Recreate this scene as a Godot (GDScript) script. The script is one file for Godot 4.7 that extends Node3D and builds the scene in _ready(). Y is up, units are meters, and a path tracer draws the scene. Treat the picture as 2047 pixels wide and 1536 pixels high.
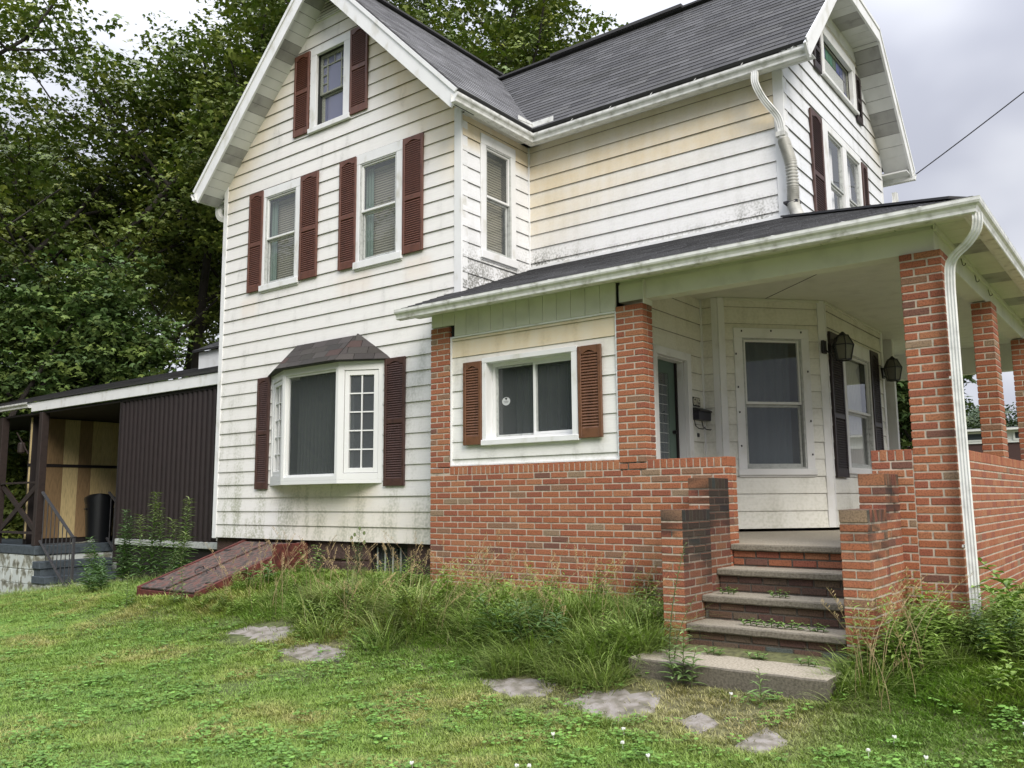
extends Node3D
# A weathered white house with a brick porch, seen from its overgrown side lawn under an overcast sky.

const E := 0.2032          # exposure of one siding board
const BC := 0.0674         # height of one brick course
const XL := -5.21          # left end of the front gable wall, whose face is z = 0 and right end x = 0
const D1 := 1.459          # depth of the recessed wall behind the front gable wall
const XG := 3.715          # face of the right gable wall
const ZP := 0.525          # face of the brick porch
const XP := 5.623          # right face of the brick porch
const YW := 2.078          # top of the porch walls
const CAM := Vector3(6.986, 1.699, 8.083)

var rng := RandomNumberGenerator.new()
var M := {}
var noise_bytes := {}

# ---------------------------------------------------------------- mesh builder
class MB:
	var v := PackedVector3Array()
	var n := PackedVector3Array()
	var uv := PackedVector2Array()
	var c := PackedColorArray()
	var ix := PackedInt32Array()
	var col := Color.WHITE
	var free_form := false
	var xf := Transform3D()

	func quad(a: Vector3, b: Vector3, d: Vector3, e: Vector3) -> void:   # counter-clockwise seen from outside
		a = xf * a; b = xf * b; d = xf * d; e = xf * e
		var nn := (d - a).cross(e - b)
		if nn.length_squared() < 1e-16:
			return
		nn = nn.normalized()
		var s := v.size()
		v.append_array([a, b, d, e])
		n.append_array([nn, nn, nn, nn])
		c.append_array([col, col, col, col])
		uv.append_array([Vector2(0, 0), Vector2(1, 0), Vector2(1, 1), Vector2(0, 1)])
		ix.append_array([s, s + 2, s + 1, s, s + 3, s + 2])

	func tri(a: Vector3, b: Vector3, d: Vector3) -> void:
		a = xf * a; b = xf * b; d = xf * d
		var nn := (b - a).cross(d - a)
		if nn.length_squared() < 1e-16:
			return
		nn = nn.normalized()
		var s := v.size()
		v.append_array([a, b, d])
		n.append_array([nn, nn, nn])
		c.append_array([col, col, col])
		uv.append_array([Vector2(0, 0), Vector2(1, 0), Vector2(1, 1)])
		ix.append_array([s, s + 2, s + 1])

	func vert(p: Vector3, nn: Vector3, u := Vector2.ZERO) -> int:
		free_form = true
		v.append(xf * p)
		n.append((xf.basis * nn).normalized())
		c.append(col)
		uv.append(u)
		return v.size() - 1

	func box(lo: Vector3, hi: Vector3, b := 0.0) -> void:
		if b <= 0.0:
			var p := [Vector3(lo.x, lo.y, lo.z), Vector3(hi.x, lo.y, lo.z), Vector3(hi.x, hi.y, lo.z), Vector3(lo.x, hi.y, lo.z),
				Vector3(lo.x, lo.y, hi.z), Vector3(hi.x, lo.y, hi.z), Vector3(hi.x, hi.y, hi.z), Vector3(lo.x, hi.y, hi.z)]
			quad(p[4], p[5], p[6], p[7]); quad(p[1], p[0], p[3], p[2])
			quad(p[5], p[1], p[2], p[6]); quad(p[0], p[4], p[7], p[3])
			quad(p[7], p[6], p[2], p[3]); quad(p[0], p[1], p[5], p[4])
			return
		# every edge and corner chamfered: 44 triangles
		var il := lo + Vector3.ONE * b
		var ih := hi - Vector3.ONE * b
		var g := func(sx: int, sy: int, sz: int, axis: int) -> Vector3:
			var q := Vector3(ih.x if sx > 0 else il.x, ih.y if sy > 0 else il.y, ih.z if sz > 0 else il.z)
			if axis == 0: q.x = hi.x if sx > 0 else lo.x
			elif axis == 1: q.y = hi.y if sy > 0 else lo.y
			else: q.z = hi.z if sz > 0 else lo.z
			return q
		for s: int in [-1, 1]:
			_face(g.call(s, -1, -1, 0), g.call(s, 1, -1, 0), g.call(s, 1, 1, 0), g.call(s, -1, 1, 0), Vector3(s, 0, 0))
			_face(g.call(-1, s, -1, 1), g.call(1, s, -1, 1), g.call(1, s, 1, 1), g.call(-1, s, 1, 1), Vector3(0, s, 0))
			_face(g.call(-1, -1, s, 2), g.call(1, -1, s, 2), g.call(1, 1, s, 2), g.call(-1, 1, s, 2), Vector3(0, 0, s))
			for t: int in [-1, 1]:
				_face(g.call(-1, s, t, 1), g.call(1, s, t, 1), g.call(1, s, t, 2), g.call(-1, s, t, 2), Vector3(0, s, t))
				_face(g.call(s, -1, t, 0), g.call(s, 1, t, 0), g.call(s, 1, t, 2), g.call(s, -1, t, 2), Vector3(s, 0, t))
				_face(g.call(s, t, -1, 0), g.call(s, t, 1, 0), g.call(s, t, 1, 1), g.call(s, t, -1, 1), Vector3(s, t, 0))
				for r: int in [-1, 1]:
					var a: Vector3 = g.call(s, t, r, 0)
					var d: Vector3 = g.call(s, t, r, 1)
					var e: Vector3 = g.call(s, t, r, 2)
					if (d - a).cross(e - a).dot(Vector3(s, t, r)) > 0: tri(a, d, e)
					else: tri(a, e, d)

	func _face(a: Vector3, b: Vector3, d: Vector3, e: Vector3, out: Vector3) -> void:
		if (d - a).cross(e - b).dot(out) > 0: quad(a, b, d, e)
		else: quad(e, d, b, a)

	func prism(poly: PackedVector2Array, z0: float, z1: float) -> void:   # polygon in x,y pushed from z0 to z1
		if poly.size() < 3:
			return
		if Geometry2D.is_polygon_clockwise(poly):
			poly = poly.duplicate()
			poly.reverse()
		var t := Geometry2D.triangulate_polygon(poly)
		for k in range(0, t.size(), 3):
			var a := poly[t[k]]
			var b := poly[t[k + 1]]
			var d := poly[t[k + 2]]
			if (b - a).cross(d - a) < 0:
				var w := b
				b = d
				d = w
			tri(Vector3(a.x, a.y, z1), Vector3(b.x, b.y, z1), Vector3(d.x, d.y, z1))
			tri(Vector3(d.x, d.y, z0), Vector3(b.x, b.y, z0), Vector3(a.x, a.y, z0))
		for k in poly.size():
			var a := poly[k]
			var b := poly[(k + 1) % poly.size()]
			quad(Vector3(a.x, a.y, z0), Vector3(b.x, b.y, z0), Vector3(b.x, b.y, z1), Vector3(a.x, a.y, z1))

	func bar(a: Vector3, b: Vector3, w: float, h: float, up := Vector3.UP) -> void:   # a square bar between two points
		var f := (b - a).normalized()
		var side := f.cross(up).normalized()
		var top := side.cross(f).normalized()
		var keep := xf
		xf = xf * Transform3D(Basis(side, top, -f), a)
		box(Vector3(-w / 2, -h / 2, -(b - a).length()), Vector3(w / 2, h / 2, 0))
		xf = keep

	func tube(path: PackedVector3Array, rad: PackedFloat32Array, sides := 8, caps := true, squash := 1.0) -> void:
		var prev := Vector3.ZERO
		var first := v.size()
		for k in path.size():
			var f := (path[mini(k + 1, path.size() - 1)] - path[maxi(k - 1, 0)]).normalized()
			var s: Vector3
			if k == 0:
				s = f.cross(Vector3.UP if absf(f.y) < 0.9 else Vector3.RIGHT).normalized()
			else:
				s = (prev - f * prev.dot(f)).normalized()
			prev = s
			var t := f.cross(s)
			for j in sides:
				var a := TAU * j / sides
				var d := s * cos(a) + t * sin(a) * squash
				vert(path[k] + d * rad[k], d, Vector2(float(j) / sides, k))
		for k in path.size() - 1:
			for j in sides:
				var a := first + k * sides + j
				var b := first + k * sides + (j + 1) % sides
				ix.append_array([a, b, a + sides, b, b + sides, a + sides])
		if caps:
			for e: int in [0, path.size() - 1]:
				var o := first + e * sides
				for j in range(1, sides - 1):
					if e == 0: ix.append_array([o, o + j, o + j + 1])
					else: ix.append_array([o, o + j + 1, o + j])

	func sweep(profile: PackedVector2Array, path: PackedVector3Array, caps := true) -> void:
		# a profile (x outwards to the right of the way, y up) along a level path, mitred at its corners
		var rings := []
		for k in path.size():
			var d0 := (path[k] - path[maxi(k - 1, 0)])
			var d1 := (path[mini(k + 1, path.size() - 1)] - path[k])
			if k == 0: d0 = d1
			if k == path.size() - 1: d1 = d0
			var s0 := d0.normalized().cross(Vector3.UP).normalized()
			var s1 := d1.normalized().cross(Vector3.UP).normalized()
			var m := (s0 + s1).normalized()
			m /= maxf(0.3, m.dot(s0))
			var ring := PackedVector3Array()
			for q in profile:
				ring.append(path[k] + m * q.x + Vector3.UP * q.y)
			rings.append(ring)
		var cnt := profile.size()
		for k in path.size() - 1:
			for j in cnt:
				var a: Vector3 = rings[k][j]
				var b: Vector3 = rings[k][(j + 1) % cnt]
				var d: Vector3 = rings[k + 1][(j + 1) % cnt]
				var e: Vector3 = rings[k + 1][j]
				quad(a, b, d, e)
		if caps:
			for e: int in [0, path.size() - 1]:
				var t := Geometry2D.triangulate_polygon(profile)
				for k in range(0, t.size(), 3):
					tri(rings[e][t[k]], rings[e][t[k + 1]], rings[e][t[k + 2]])

	func mesh(mat: Material = null) -> ArrayMesh:
		var m := ArrayMesh.new()
		if v.is_empty():
			return m
		if free_form:      # turn every triangle so that it faces the way its normals point
			for k in range(0, ix.size(), 3):
				var p := v[ix[k]]
				if (v[ix[k + 1]] - p).cross(v[ix[k + 2]] - p).dot(n[ix[k]] + n[ix[k + 1]] + n[ix[k + 2]]) > 0:
					var w := ix[k + 1]
					ix[k + 1] = ix[k + 2]
					ix[k + 2] = w
		var a := []
		a.resize(Mesh.ARRAY_MAX)
		a[Mesh.ARRAY_VERTEX] = v
		a[Mesh.ARRAY_NORMAL] = n
		a[Mesh.ARRAY_COLOR] = c
		a[Mesh.ARRAY_TEX_UV] = uv
		a[Mesh.ARRAY_INDEX] = ix
		m.add_surface_from_arrays(Mesh.PRIMITIVE_TRIANGLES, a)
		if mat:
			m.surface_set_material(0, mat)
		return m

# ---------------------------------------------------------------- nodes
func put(called: String, mb: MB, mat: Material, parent: Node = self, at := Transform3D()) -> MeshInstance3D:
	return put_mesh(called, mb.mesh(mat), null, parent, at)

func put_mesh(called: String, mesh: Mesh, mat: Material, parent: Node = self, at := Transform3D()) -> MeshInstance3D:
	var o := MeshInstance3D.new()
	o.name = called
	o.mesh = mesh
	if mat:
		o.material_override = mat
	o.transform = at
	parent.add_child(o, true)
	return o

func hold(called: String, parent: Node = self, at := Transform3D()) -> Node3D:
	var o := Node3D.new()
	o.name = called
	o.transform = at
	parent.add_child(o, true)
	return o

func tag(o: Node, label: String, category: String, group := "", kind := "") -> Node:
	o.set_meta("label", label)
	o.set_meta("category", category)
	if group: o.set_meta("group", group)
	if kind: o.set_meta("kind", kind)
	return o

func many(called: String, mesh: Mesh, where: Array, tints: Array, parent: Node = self) -> MultiMeshInstance3D:
	var mm := MultiMesh.new()
	mm.transform_format = MultiMesh.TRANSFORM_3D
	mm.use_colors = true
	mm.mesh = mesh
	mm.instance_count = where.size()
	var buf := PackedFloat32Array()
	buf.resize(where.size() * 16)
	var k := 0
	for i in where.size():
		var t: Transform3D = where[i]
		var q: Color = tints[i]
		buf[k] = t.basis.x.x; buf[k + 1] = t.basis.y.x; buf[k + 2] = t.basis.z.x; buf[k + 3] = t.origin.x
		buf[k + 4] = t.basis.x.y; buf[k + 5] = t.basis.y.y; buf[k + 6] = t.basis.z.y; buf[k + 7] = t.origin.y
		buf[k + 8] = t.basis.x.z; buf[k + 9] = t.basis.y.z; buf[k + 10] = t.basis.z.z; buf[k + 11] = t.origin.z
		buf[k + 12] = q.r; buf[k + 13] = q.g; buf[k + 14] = q.b; buf[k + 15] = 1.0
		k += 16
	mm.buffer = buf
	var o := MultiMeshInstance3D.new()
	o.name = called
	o.multimesh = mm
	o.set_meta("kind", "stuff")
	parent.add_child(o, true)
	return o

# ---------------------------------------------------------------- materials
func lin(r: float, g: float, b: float) -> Color:
	return Color(r, g, b).linear_to_srgb()

func noise(freq: float, octaves := 4, sd := 1, kind := FastNoiseLite.TYPE_SIMPLEX_SMOOTH) -> FastNoiseLite:
	var f := FastNoiseLite.new()
	f.noise_type = kind
	f.seed = sd
	f.frequency = freq
	f.fractal_octaves = octaves
	return f

func ramp_tex(freq: float, octaves: int, sd: int, stops: Array, size := 512) -> NoiseTexture2D:
	var t := NoiseTexture2D.new()
	t.width = size
	t.height = size
	t.seamless = true
	t.noise = noise(freq, octaves, sd)
	var g := Gradient.new()
	var at := PackedFloat32Array()
	var cs := PackedColorArray()
	for s in stops:
		at.append(s[0])
		cs.append(s[1])
	g.offsets = at
	g.colors = cs
	t.color_ramp = g
	return t

func bump_tex(freq: float, octaves: int, sd: int, size := 512) -> NoiseTexture2D:
	var t := NoiseTexture2D.new()
	t.width = size
	t.height = size
	t.seamless = true
	t.noise = noise(freq, octaves, sd)
	return t

func mat(called: String, color: Color, rough: float, tex: Texture2D = null, scale := Vector3.ONE, bump: Texture2D = null, bump_cm := 0.2, vcol := false, world := true) -> StandardMaterial3D:
	var m := StandardMaterial3D.new()
	m.resource_name = called
	m.albedo_color = color
	m.roughness = rough
	m.vertex_color_use_as_albedo = vcol
	if tex or bump:
		m.uv1_triplanar = true
		m.uv1_world_triplanar = world
		m.uv1_scale = scale
		m.albedo_texture = tex
	if bump:
		m.heightmap_enabled = true
		m.heightmap_texture = bump
		m.heightmap_scale = bump_cm
	M[called] = m
	return m

func g(a: float) -> Color:
	return Color(a, a, a)

func make_materials() -> void:
	var mottle := ramp_tex(0.012, 5, 3, [[0.0, g(0.72)], [0.45, g(0.95)], [1.0, g(1.0)]])
	var even := ramp_tex(0.012, 5, 4, [[0.0, g(0.92)], [0.45, g(0.985)], [1.0, g(1.0)]])
	var grit := ramp_tex(0.09, 4, 5, [[0.0, g(0.5)], [0.5, g(0.85)], [1.0, g(1.0)]])
	var fine := bump_tex(0.12, 4, 8)
	var soft := bump_tex(0.02, 5, 9)
	mat("white_trim", lin(0.78, 0.79, 0.79), 0.5, ramp_tex(0.01, 5, 11, [[0.0, Color(0.86, 0.85, 0.81)], [0.35, g(0.97)], [1.0, g(1.0)]]), Vector3(0.6, 0.35, 0.6))
	mat("soffit_white", lin(0.66, 0.67, 0.66), 0.5, even, Vector3(0.5, 0.5, 0.5))
	mat("soffit_vent", lin(0.40, 0.40, 0.39), 0.6, mottle, Vector3(0.5, 0.5, 0.5))
	mat("porch_paint", lin(0.66, 0.67, 0.58), 0.55, even, Vector3(0.4, 0.4, 0.4))
	mat("gutter_white", lin(0.72, 0.73, 0.71), 0.35, ramp_tex(0.015, 5, 21, [[0.0, Color(0.66, 0.66, 0.6)], [0.3, g(0.92)], [0.6, g(1.0)]]), Vector3(0.8, 0.8, 0.8))
	mat("window_white", lin(0.72, 0.73, 0.72), 0.4)
	mat("sash_grey", lin(0.50, 0.52, 0.50), 0.45, mottle, Vector3(2, 2, 2))
	mat("old_sash", lin(0.36, 0.38, 0.32), 0.8, ramp_tex(0.05, 4, 31, [[0.0, Color(0.3, 0.28, 0.22)], [0.4, g(0.85)], [1.0, g(1.0)]]), Vector3(2, 2, 2))
	mat("shutter_red", lin(0.128, 0.047, 0.028), 0.5, mottle, Vector3(1.3, 1.3, 1.3))
	mat("shutter_brown", lin(0.072, 0.034, 0.026), 0.5, mottle, Vector3(1.3, 1.3, 1.3))
	mat("shutter_tan", lin(0.155, 0.068, 0.032), 0.5, mottle, Vector3(1.3, 1.3, 1.3))
	mat("shutter_dark", lin(0.024, 0.014, 0.014), 0.5, mottle, Vector3(1.3, 1.3, 1.3))
	mat("brick", Color.WHITE, 0.9, ramp_tex(0.05, 5, 41, [[0.0, g(0.62)], [0.5, g(0.92)], [1.0, g(1.0)]]), Vector3(2.2, 2.2, 2.2), fine, 0.12, true)
	mat("mortar", lin(0.51, 0.44, 0.355), 0.95, mottle, Vector3(2, 2, 2), fine, 0.15)
	mat("stained_mortar", Color.WHITE, 0.95, mottle, Vector3(2, 2, 2), fine, 0.15, true)
	mat("dark_mortar", lin(0.16, 0.14, 0.115), 0.95, grit, Vector3(2, 2, 2), fine, 0.15)
	mat("concrete", lin(0.46, 0.41, 0.33), 0.92, ramp_tex(0.07, 6, 51, [[0.0, Color(0.66, 0.66, 0.62)], [0.45, g(0.9)], [0.75, g(1.0)]]), Vector3(1.1, 1.1, 1.1), fine, 0.2, true)
	mat("flagstone", lin(0.28, 0.255, 0.23), 0.92, ramp_tex(0.011, 7, 52, [[0.0, Color(0.55, 0.57, 0.48)], [0.4, Color(0.84, 0.83, 0.79)], [0.6, g(0.97)], [1.0, g(1.0)]]), Vector3(1.1, 1.1, 1.1), fine, 0.3)
	mat("roof_shingle", Color.WHITE, 0.95, ramp_tex(0.16, 3, 61, [[0.0, g(0.5)], [0.5, g(0.85)], [1.0, g(1.0)]]), Vector3(1.6, 1.6, 1.6), fine, 0.2, true)
	mat("roof_deck", lin(0.055, 0.055, 0.058), 0.95)
	mat("foundation_stone", lin(0.105, 0.062, 0.052), 0.9, grit, Vector3(1.2, 1.2, 1.2), soft, 1.0)
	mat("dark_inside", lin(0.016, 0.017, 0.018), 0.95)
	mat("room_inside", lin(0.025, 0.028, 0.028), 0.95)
	mat("blind", lin(0.20, 0.19, 0.14), 0.6)
	mat("curtain_green", lin(0.10, 0.15, 0.125), 0.9)
	mat("curtain_white", lin(0.55, 0.57, 0.56), 0.9)
	mat("curtain_dark", lin(0.012, 0.016, 0.015), 0.9)
	mat("curtain_grey", lin(0.03, 0.045, 0.06), 0.9)
	mat("lace", lin(0.78, 0.79, 0.80), 0.9)
	mat("black_iron", lin(0.012, 0.012, 0.014), 0.45)
	mat("black_plastic", lin(0.006, 0.007, 0.009), 0.35)
	mat("navy_box", lin(0.012, 0.012, 0.022), 0.4)
	mat("corrugated", lin(0.019, 0.012, 0.0125), 0.5, mottle, Vector3(0.7, 0.7, 0.7))
	mat("brown_wood", lin(0.030, 0.019, 0.016), 0.6, mottle, Vector3(1, 1, 1))
	mat("dark_wood", lin(0.012, 0.008, 0.008), 0.7)
	mat("rail_grey", lin(0.055, 0.055, 0.06), 0.4)
	mat("deck_blue", lin(0.068, 0.088, 0.105), 0.75, mottle, Vector3(1.2, 1.2, 1.2), fine, 0.1)
	mat("block_white", lin(0.55, 0.60, 0.58), 0.9, ramp_tex(0.008, 6, 71, [[0.0, Color(0.42, 0.40, 0.35)], [0.38, Color(0.7, 0.68, 0.63)], [0.55, g(0.97)], [1.0, g(1.0)]]), Vector3(0.8, 0.8, 0.8), fine, 0.2)
	mat("oxide_red", lin(0.16, 0.038, 0.028), 0.75, ramp_tex(0.02, 6, 72, [[0.0, Color(0.45, 0.4, 0.36)], [0.5, g(0.8)], [1.0, g(1.0)]]), Vector3(0.9, 0.9, 0.9), fine, 0.15)
	mat("worn_hatch", lin(0.135, 0.100, 0.086), 0.85, ramp_tex(0.02, 6, 73, [[0.0, Color(0.4, 0.42, 0.42)], [0.42, Color(0.72, 0.72, 0.72)], [0.58, Color(1, 1, 1)], [0.72, Color(1, 0.72, 0.66)], [1.0, Color(1, 0.6, 0.55)]]), Vector3(0.9, 0.9, 0.9), fine, 0.25)
	for k in 3:
		var w: Array = [[0.62, 0.49, 0.25], [0.29, 0.19, 0.095], [0.58, 0.45, 0.22]][k]
		mat("plank_%d" % k, lin(w[0], w[1], w[2]), 0.6, ramp_tex(0.02, 4, 80 + k, [[0.0, g(0.72)], [0.5, g(0.94)], [1.0, g(1.0)]]), Vector3(6, 0.35, 6))
	mat("bark", lin(0.045, 0.038, 0.032), 0.95, grit, Vector3(1.2, 0.5, 1.2), soft, 2.0)
	mat("wire", lin(0.02, 0.02, 0.025), 0.6)
	mat("pvc", lin(0.60, 0.60, 0.56), 0.45, mottle, Vector3(1, 1, 1))
	mat("neighbor_brick", lin(0.10, 0.055, 0.048), 0.9, grit, Vector3(1, 1, 1))
	mat("neighbor_white", lin(0.62, 0.64, 0.60), 0.7)
	mat("neighbor_window", lin(0.05, 0.06, 0.065), 0.15)
	mat("leaf", Color.WHITE, 0.55, null, Vector3.ONE, null, 0, true)
	M.leaf.backlight_enabled = true
	M.leaf.backlight = lin(0.14, 0.21, 0.03)
	mat("grass", Color.WHITE, 0.6, null, Vector3.ONE, null, 0, true)
	M.grass.backlight_enabled = true
	M.grass.backlight = lin(0.24, 0.33, 0.05)
	mat("petal", lin(0.7, 0.7, 0.66), 0.8)
	mat("soil", Color.WHITE, 1.0, ramp_tex(0.03, 6, 91, [[0.0, g(0.55)], [0.5, g(0.85)], [1.0, g(1.0)]], 512), Vector3(0.9, 0.9, 0.9), soft, 1.0, true)
	for k in 5:
		var w: Array = [[0.10, 0.12, 0.30], [0.07, 0.20, 0.14], [0.16, 0.17, 0.20], [0.08, 0.10, 0.22], [0.10, 0.16, 0.12]][k]
		mat("stained_glass_%d" % k, lin(w[0], w[1], w[2]), 0.12)
	mat("pearl_glass", lin(0.66, 0.69, 0.69), 0.2, null, Vector3(3, 3, 3), bump_tex(0.08, 2, 77), 0.8)
	var gl := mat("glass", Color(0.9, 0.95, 0.95, 0.06), 0.02)
	gl.transparency = BaseMaterial3D.TRANSPARENCY_ALPHA
	gl.metallic_specular = 0.58
	var mg := mat("lantern_glass", Color(0.42, 0.42, 0.38, 0.75), 0.2)
	mg.transparency = BaseMaterial3D.TRANSPARENCY_ALPHA
	var ol := mat("old_glass", Color(0.55, 0.57, 0.68, 0.55), 0.08)
	ol.transparency = BaseMaterial3D.TRANSPARENCY_ALPHA
	mat("sticker", lin(0.5, 0.52, 0.52), 0.5)
	mat("print_black", lin(0.01, 0.01, 0.012), 0.5)
	mat("digit", lin(0.5, 0.48, 0.40), 0.4)

func bytes_of(freq: float, w: int, h: int, sd: int, oct := 4) -> PackedByteArray:
	return noise(freq, oct, sd).get_image(w, h).get_data()

# siding paint: emboss grain, grime and the stains that fn(u, y) returns as (tan, mildew, rust)
func siding_mat(called: String, w: float, h: float, y0: float, ppm: float, sd: int, fn: Callable, base := Color(0.905, 0.905, 0.90), row0 := 0.0) -> void:
	var pw := int(w * ppm)
	var ph := int(h * ppm)
	var grain := bytes_of(0.22, 512, 512, sd, 3)
	var blot := bytes_of(0.02, 512, 512, sd + 1, 5)
	var speck := bytes_of(0.11, 512, 512, sd + 2, 4)
	var data := PackedByteArray()
	data.resize(pw * ph * 3)
	var k := 0
	for j in ph:
		var y := y0 + h * (1.0 - (j + 0.5) / ph)
		var fr := fposmod((y - row0) / E, 1.0)
		var edge := clampf(1.0 - fr * 5.0, 0.0, 1.0)      # dirt gathers just above each lap
		for i in pw:
			var u := w * (i + 0.5) / pw
			var gr := grain[((j * 3) % 512) * 512 + (i >> 3) % 512] / 255.0
			var bl := blot[((j / 3) % 512) * 512 + ((i * 2) % 512)] / 255.0 * 0.6 + blot[((j + 200) % 512) * 512 + (i % 512)] / 255.0 * 0.4
			var sp := speck[((j * 2) % 512) * 512 + (i * 2) % 512] / 255.0
			var s: Vector4 = fn.call(u, y, bl, sp)
			var f := 0.955 + 0.045 * gr - 0.08 * maxf(0.0, bl - 0.5) - 0.05 * edge * bl
			var r := base.r * f
			var gg := base.g * f
			var b := base.b * f
			var t := clampf(s.x * (0.6 + 0.8 * bl) * (0.75 + 0.35 * gr), 0, 1)
			r = lerpf(r, 0.86, t); gg = lerpf(gg, 0.785, t); b = lerpf(b, 0.64, t)
			t = clampf(s.z * (0.5 + bl), 0, 1)
			r = lerpf(r, 0.84, t); gg = lerpf(gg, 0.72, t); b = lerpf(b, 0.60, t)
			t = clampf(s.y * smoothstep(0.45, 0.85, sp * 0.6 + bl * 0.5), 0, 1) * 0.9
			r = lerpf(r, 0.34, t); gg = lerpf(gg, 0.34, t); b = lerpf(b, 0.32, t)
			t = clampf(s.w * smoothstep(0.35, 0.8, sp * 0.6 + bl * 0.4), 0, 1)
			r = lerpf(r, 0.66, t); gg = lerpf(gg, 0.67, t); b = lerpf(b, 0.60, t)
			data[k] = int(clampf(r, 0, 1) * 255)
			data[k + 1] = int(clampf(gg, 0, 1) * 255)
			data[k + 2] = int(clampf(b, 0, 1) * 255)
			k += 3
	var m := StandardMaterial3D.new()
	m.resource_name = called
	m.vertex_color_use_as_albedo = true
	m.albedo_texture = ImageTexture.create_from_image(Image.create_from_data(pw, ph, false, Image.FORMAT_RGB8, data))
	m.texture_repeat = false
	m.roughness = 0.55
	m.set_meta("w", w)
	m.set_meta("h", h)
	m.set_meta("y0", y0)
	M[called] = m

# ---------------------------------------------------------------- frames: x along the wall, y up, z out of it
func frame(at: Vector3, along: Vector3) -> Transform3D:
	var u := along.normalized()
	return Transform3D(Basis(u, Vector3.UP, u.cross(Vector3.UP)), at)

func poly(pts: Array) -> PackedVector2Array:
	var p := PackedVector2Array()
	for q in pts: p.append(Vector2(q[0], q[1]))
	return p

func rect(x0: float, y0: float, x1: float, y1: float) -> PackedVector2Array:
	return PackedVector2Array([Vector2(x0, y0), Vector2(x1, y0), Vector2(x1, y1), Vector2(x0, y1)])

# lap siding over an outline, board by board, cut round the openings; each piece is a siding_board of the wall
func siding(wall: Node3D, outline: PackedVector2Array, row0: float, holes: Array, m: StandardMaterial3D, exposure := E, proud := 0.020) -> void:
	var lo := 1e9
	var hi := -1e9
	for p in outline:
		lo = minf(lo, p.y)
		hi = maxf(hi, p.y)
	var w: float = m.get_meta("w")
	var h: float = m.get_meta("h")
	var ty: float = m.get_meta("y0")
	var k := int(floor((lo - row0) / exposure - 0.01))
	while row0 + k * exposure < hi - 0.004:
		var y0 := row0 + k * exposure
		k += 1
		var pieces: Array = Geometry2D.intersect_polygons(outline, rect(-50, y0, 50, y0 + exposure))
		for q in holes:
			var next := []
			for p in pieces:
				for r in Geometry2D.clip_polygons(p, q):
					if not Geometry2D.is_polygon_clockwise(r) or true:
						next.append(r)
			pieces = next
		var cut := []
		for p: PackedVector2Array in pieces:
			var xa := 1e9
			var xb := -1e9
			for q in p:
				xa = minf(xa, q.x)
				xb = maxf(xb, q.x)
			if xb - xa > 2.4:
				var xc := xa + (xb - xa) * rng.randf_range(0.22, 0.78)
				for r: PackedVector2Array in [rect(xa - 1, y0 - 1, xc - 0.0008, y0 + 1), rect(xc + 0.0008, y0 - 1, xb + 1, y0 + 1)]:
					cut.append_array(Geometry2D.intersect_polygons(p, r))
			else:
				cut.append(p)
		for p: PackedVector2Array in cut:
			if p.size() < 3:
				continue
			if Geometry2D.is_polygon_clockwise(p): p.reverse()
			var mb := MB.new()
			var jig := rng.randf_range(-0.0018, 0.0018)
			var at := func(q: Vector2) -> Vector3:
				return Vector3(q.x, q.y, lerpf(proud, 0.003, (q.y - y0) / exposure) + jig)
			var t := Geometry2D.triangulate_polygon(p)
			var nn := Vector3(0, (proud - 0.003) / exposure, 1).normalized()
			var s := 0
			for q in p:
				mb.vert(at.call(q), nn, Vector2(q.x / w, 1.0 - (q.y - ty) / h))
			for i in range(0, t.size(), 3):
				var a := t[i]; var b := t[i + 1]; var d := t[i + 2]
				if (p[b] - p[a]).cross(p[d] - p[a]) < 0: mb.ix.append_array([a, b, d])
				else: mb.ix.append_array([a, d, b])
			for i in p.size():            # the edges turn back to the sheathing
				var a := p[i]
				var b := p[(i + 1) % p.size()]
				if absf(a.y - b.y) < 0.0005 and a.y > y0 + exposure * 0.5:
					continue
				var n2 := Vector3(b.y - a.y, a.x - b.x, 0).normalized()
				var A: Vector3 = at.call(a)
				var B: Vector3 = at.call(b)
				s = mb.v.size()
				# lap shadow line, with some grime, painted dark on the underside
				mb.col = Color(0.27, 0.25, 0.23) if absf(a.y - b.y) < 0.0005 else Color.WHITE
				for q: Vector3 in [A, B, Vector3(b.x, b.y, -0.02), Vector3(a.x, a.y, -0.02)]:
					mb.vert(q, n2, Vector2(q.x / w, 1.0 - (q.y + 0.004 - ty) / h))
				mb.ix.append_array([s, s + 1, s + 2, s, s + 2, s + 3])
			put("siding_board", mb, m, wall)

# ---------------------------------------------------------------- windows, shutters
func plate(mb: MB, x0: float, y0: float, x1: float, y1: float, z0: float, z1: float, b := 0.003) -> void:
	mb.box(Vector3(x0, y0, z0), Vector3(x1, y1, z1), b)

func ring(mb: MB, x0: float, y0: float, x1: float, y1: float, w: float, z0: float, z1: float, top := -1.0, bottom := -1.0) -> void:   # a frame butted at its corners
	var wt := w if top < 0 else top
	var wb := w if bottom < 0 else bottom
	plate(mb, x0, y0, x0 + w, y1, z0, z1)
	plate(mb, x1 - w, y0, x1, y1, z0, z1)
	plate(mb, x0 + w, y1 - wt, x1 - w, y1, z0, z1 - 0.001)
	plate(mb, x0 + w, y0, x1 - w, y0 + wb, z0, z1 - 0.001)

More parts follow.
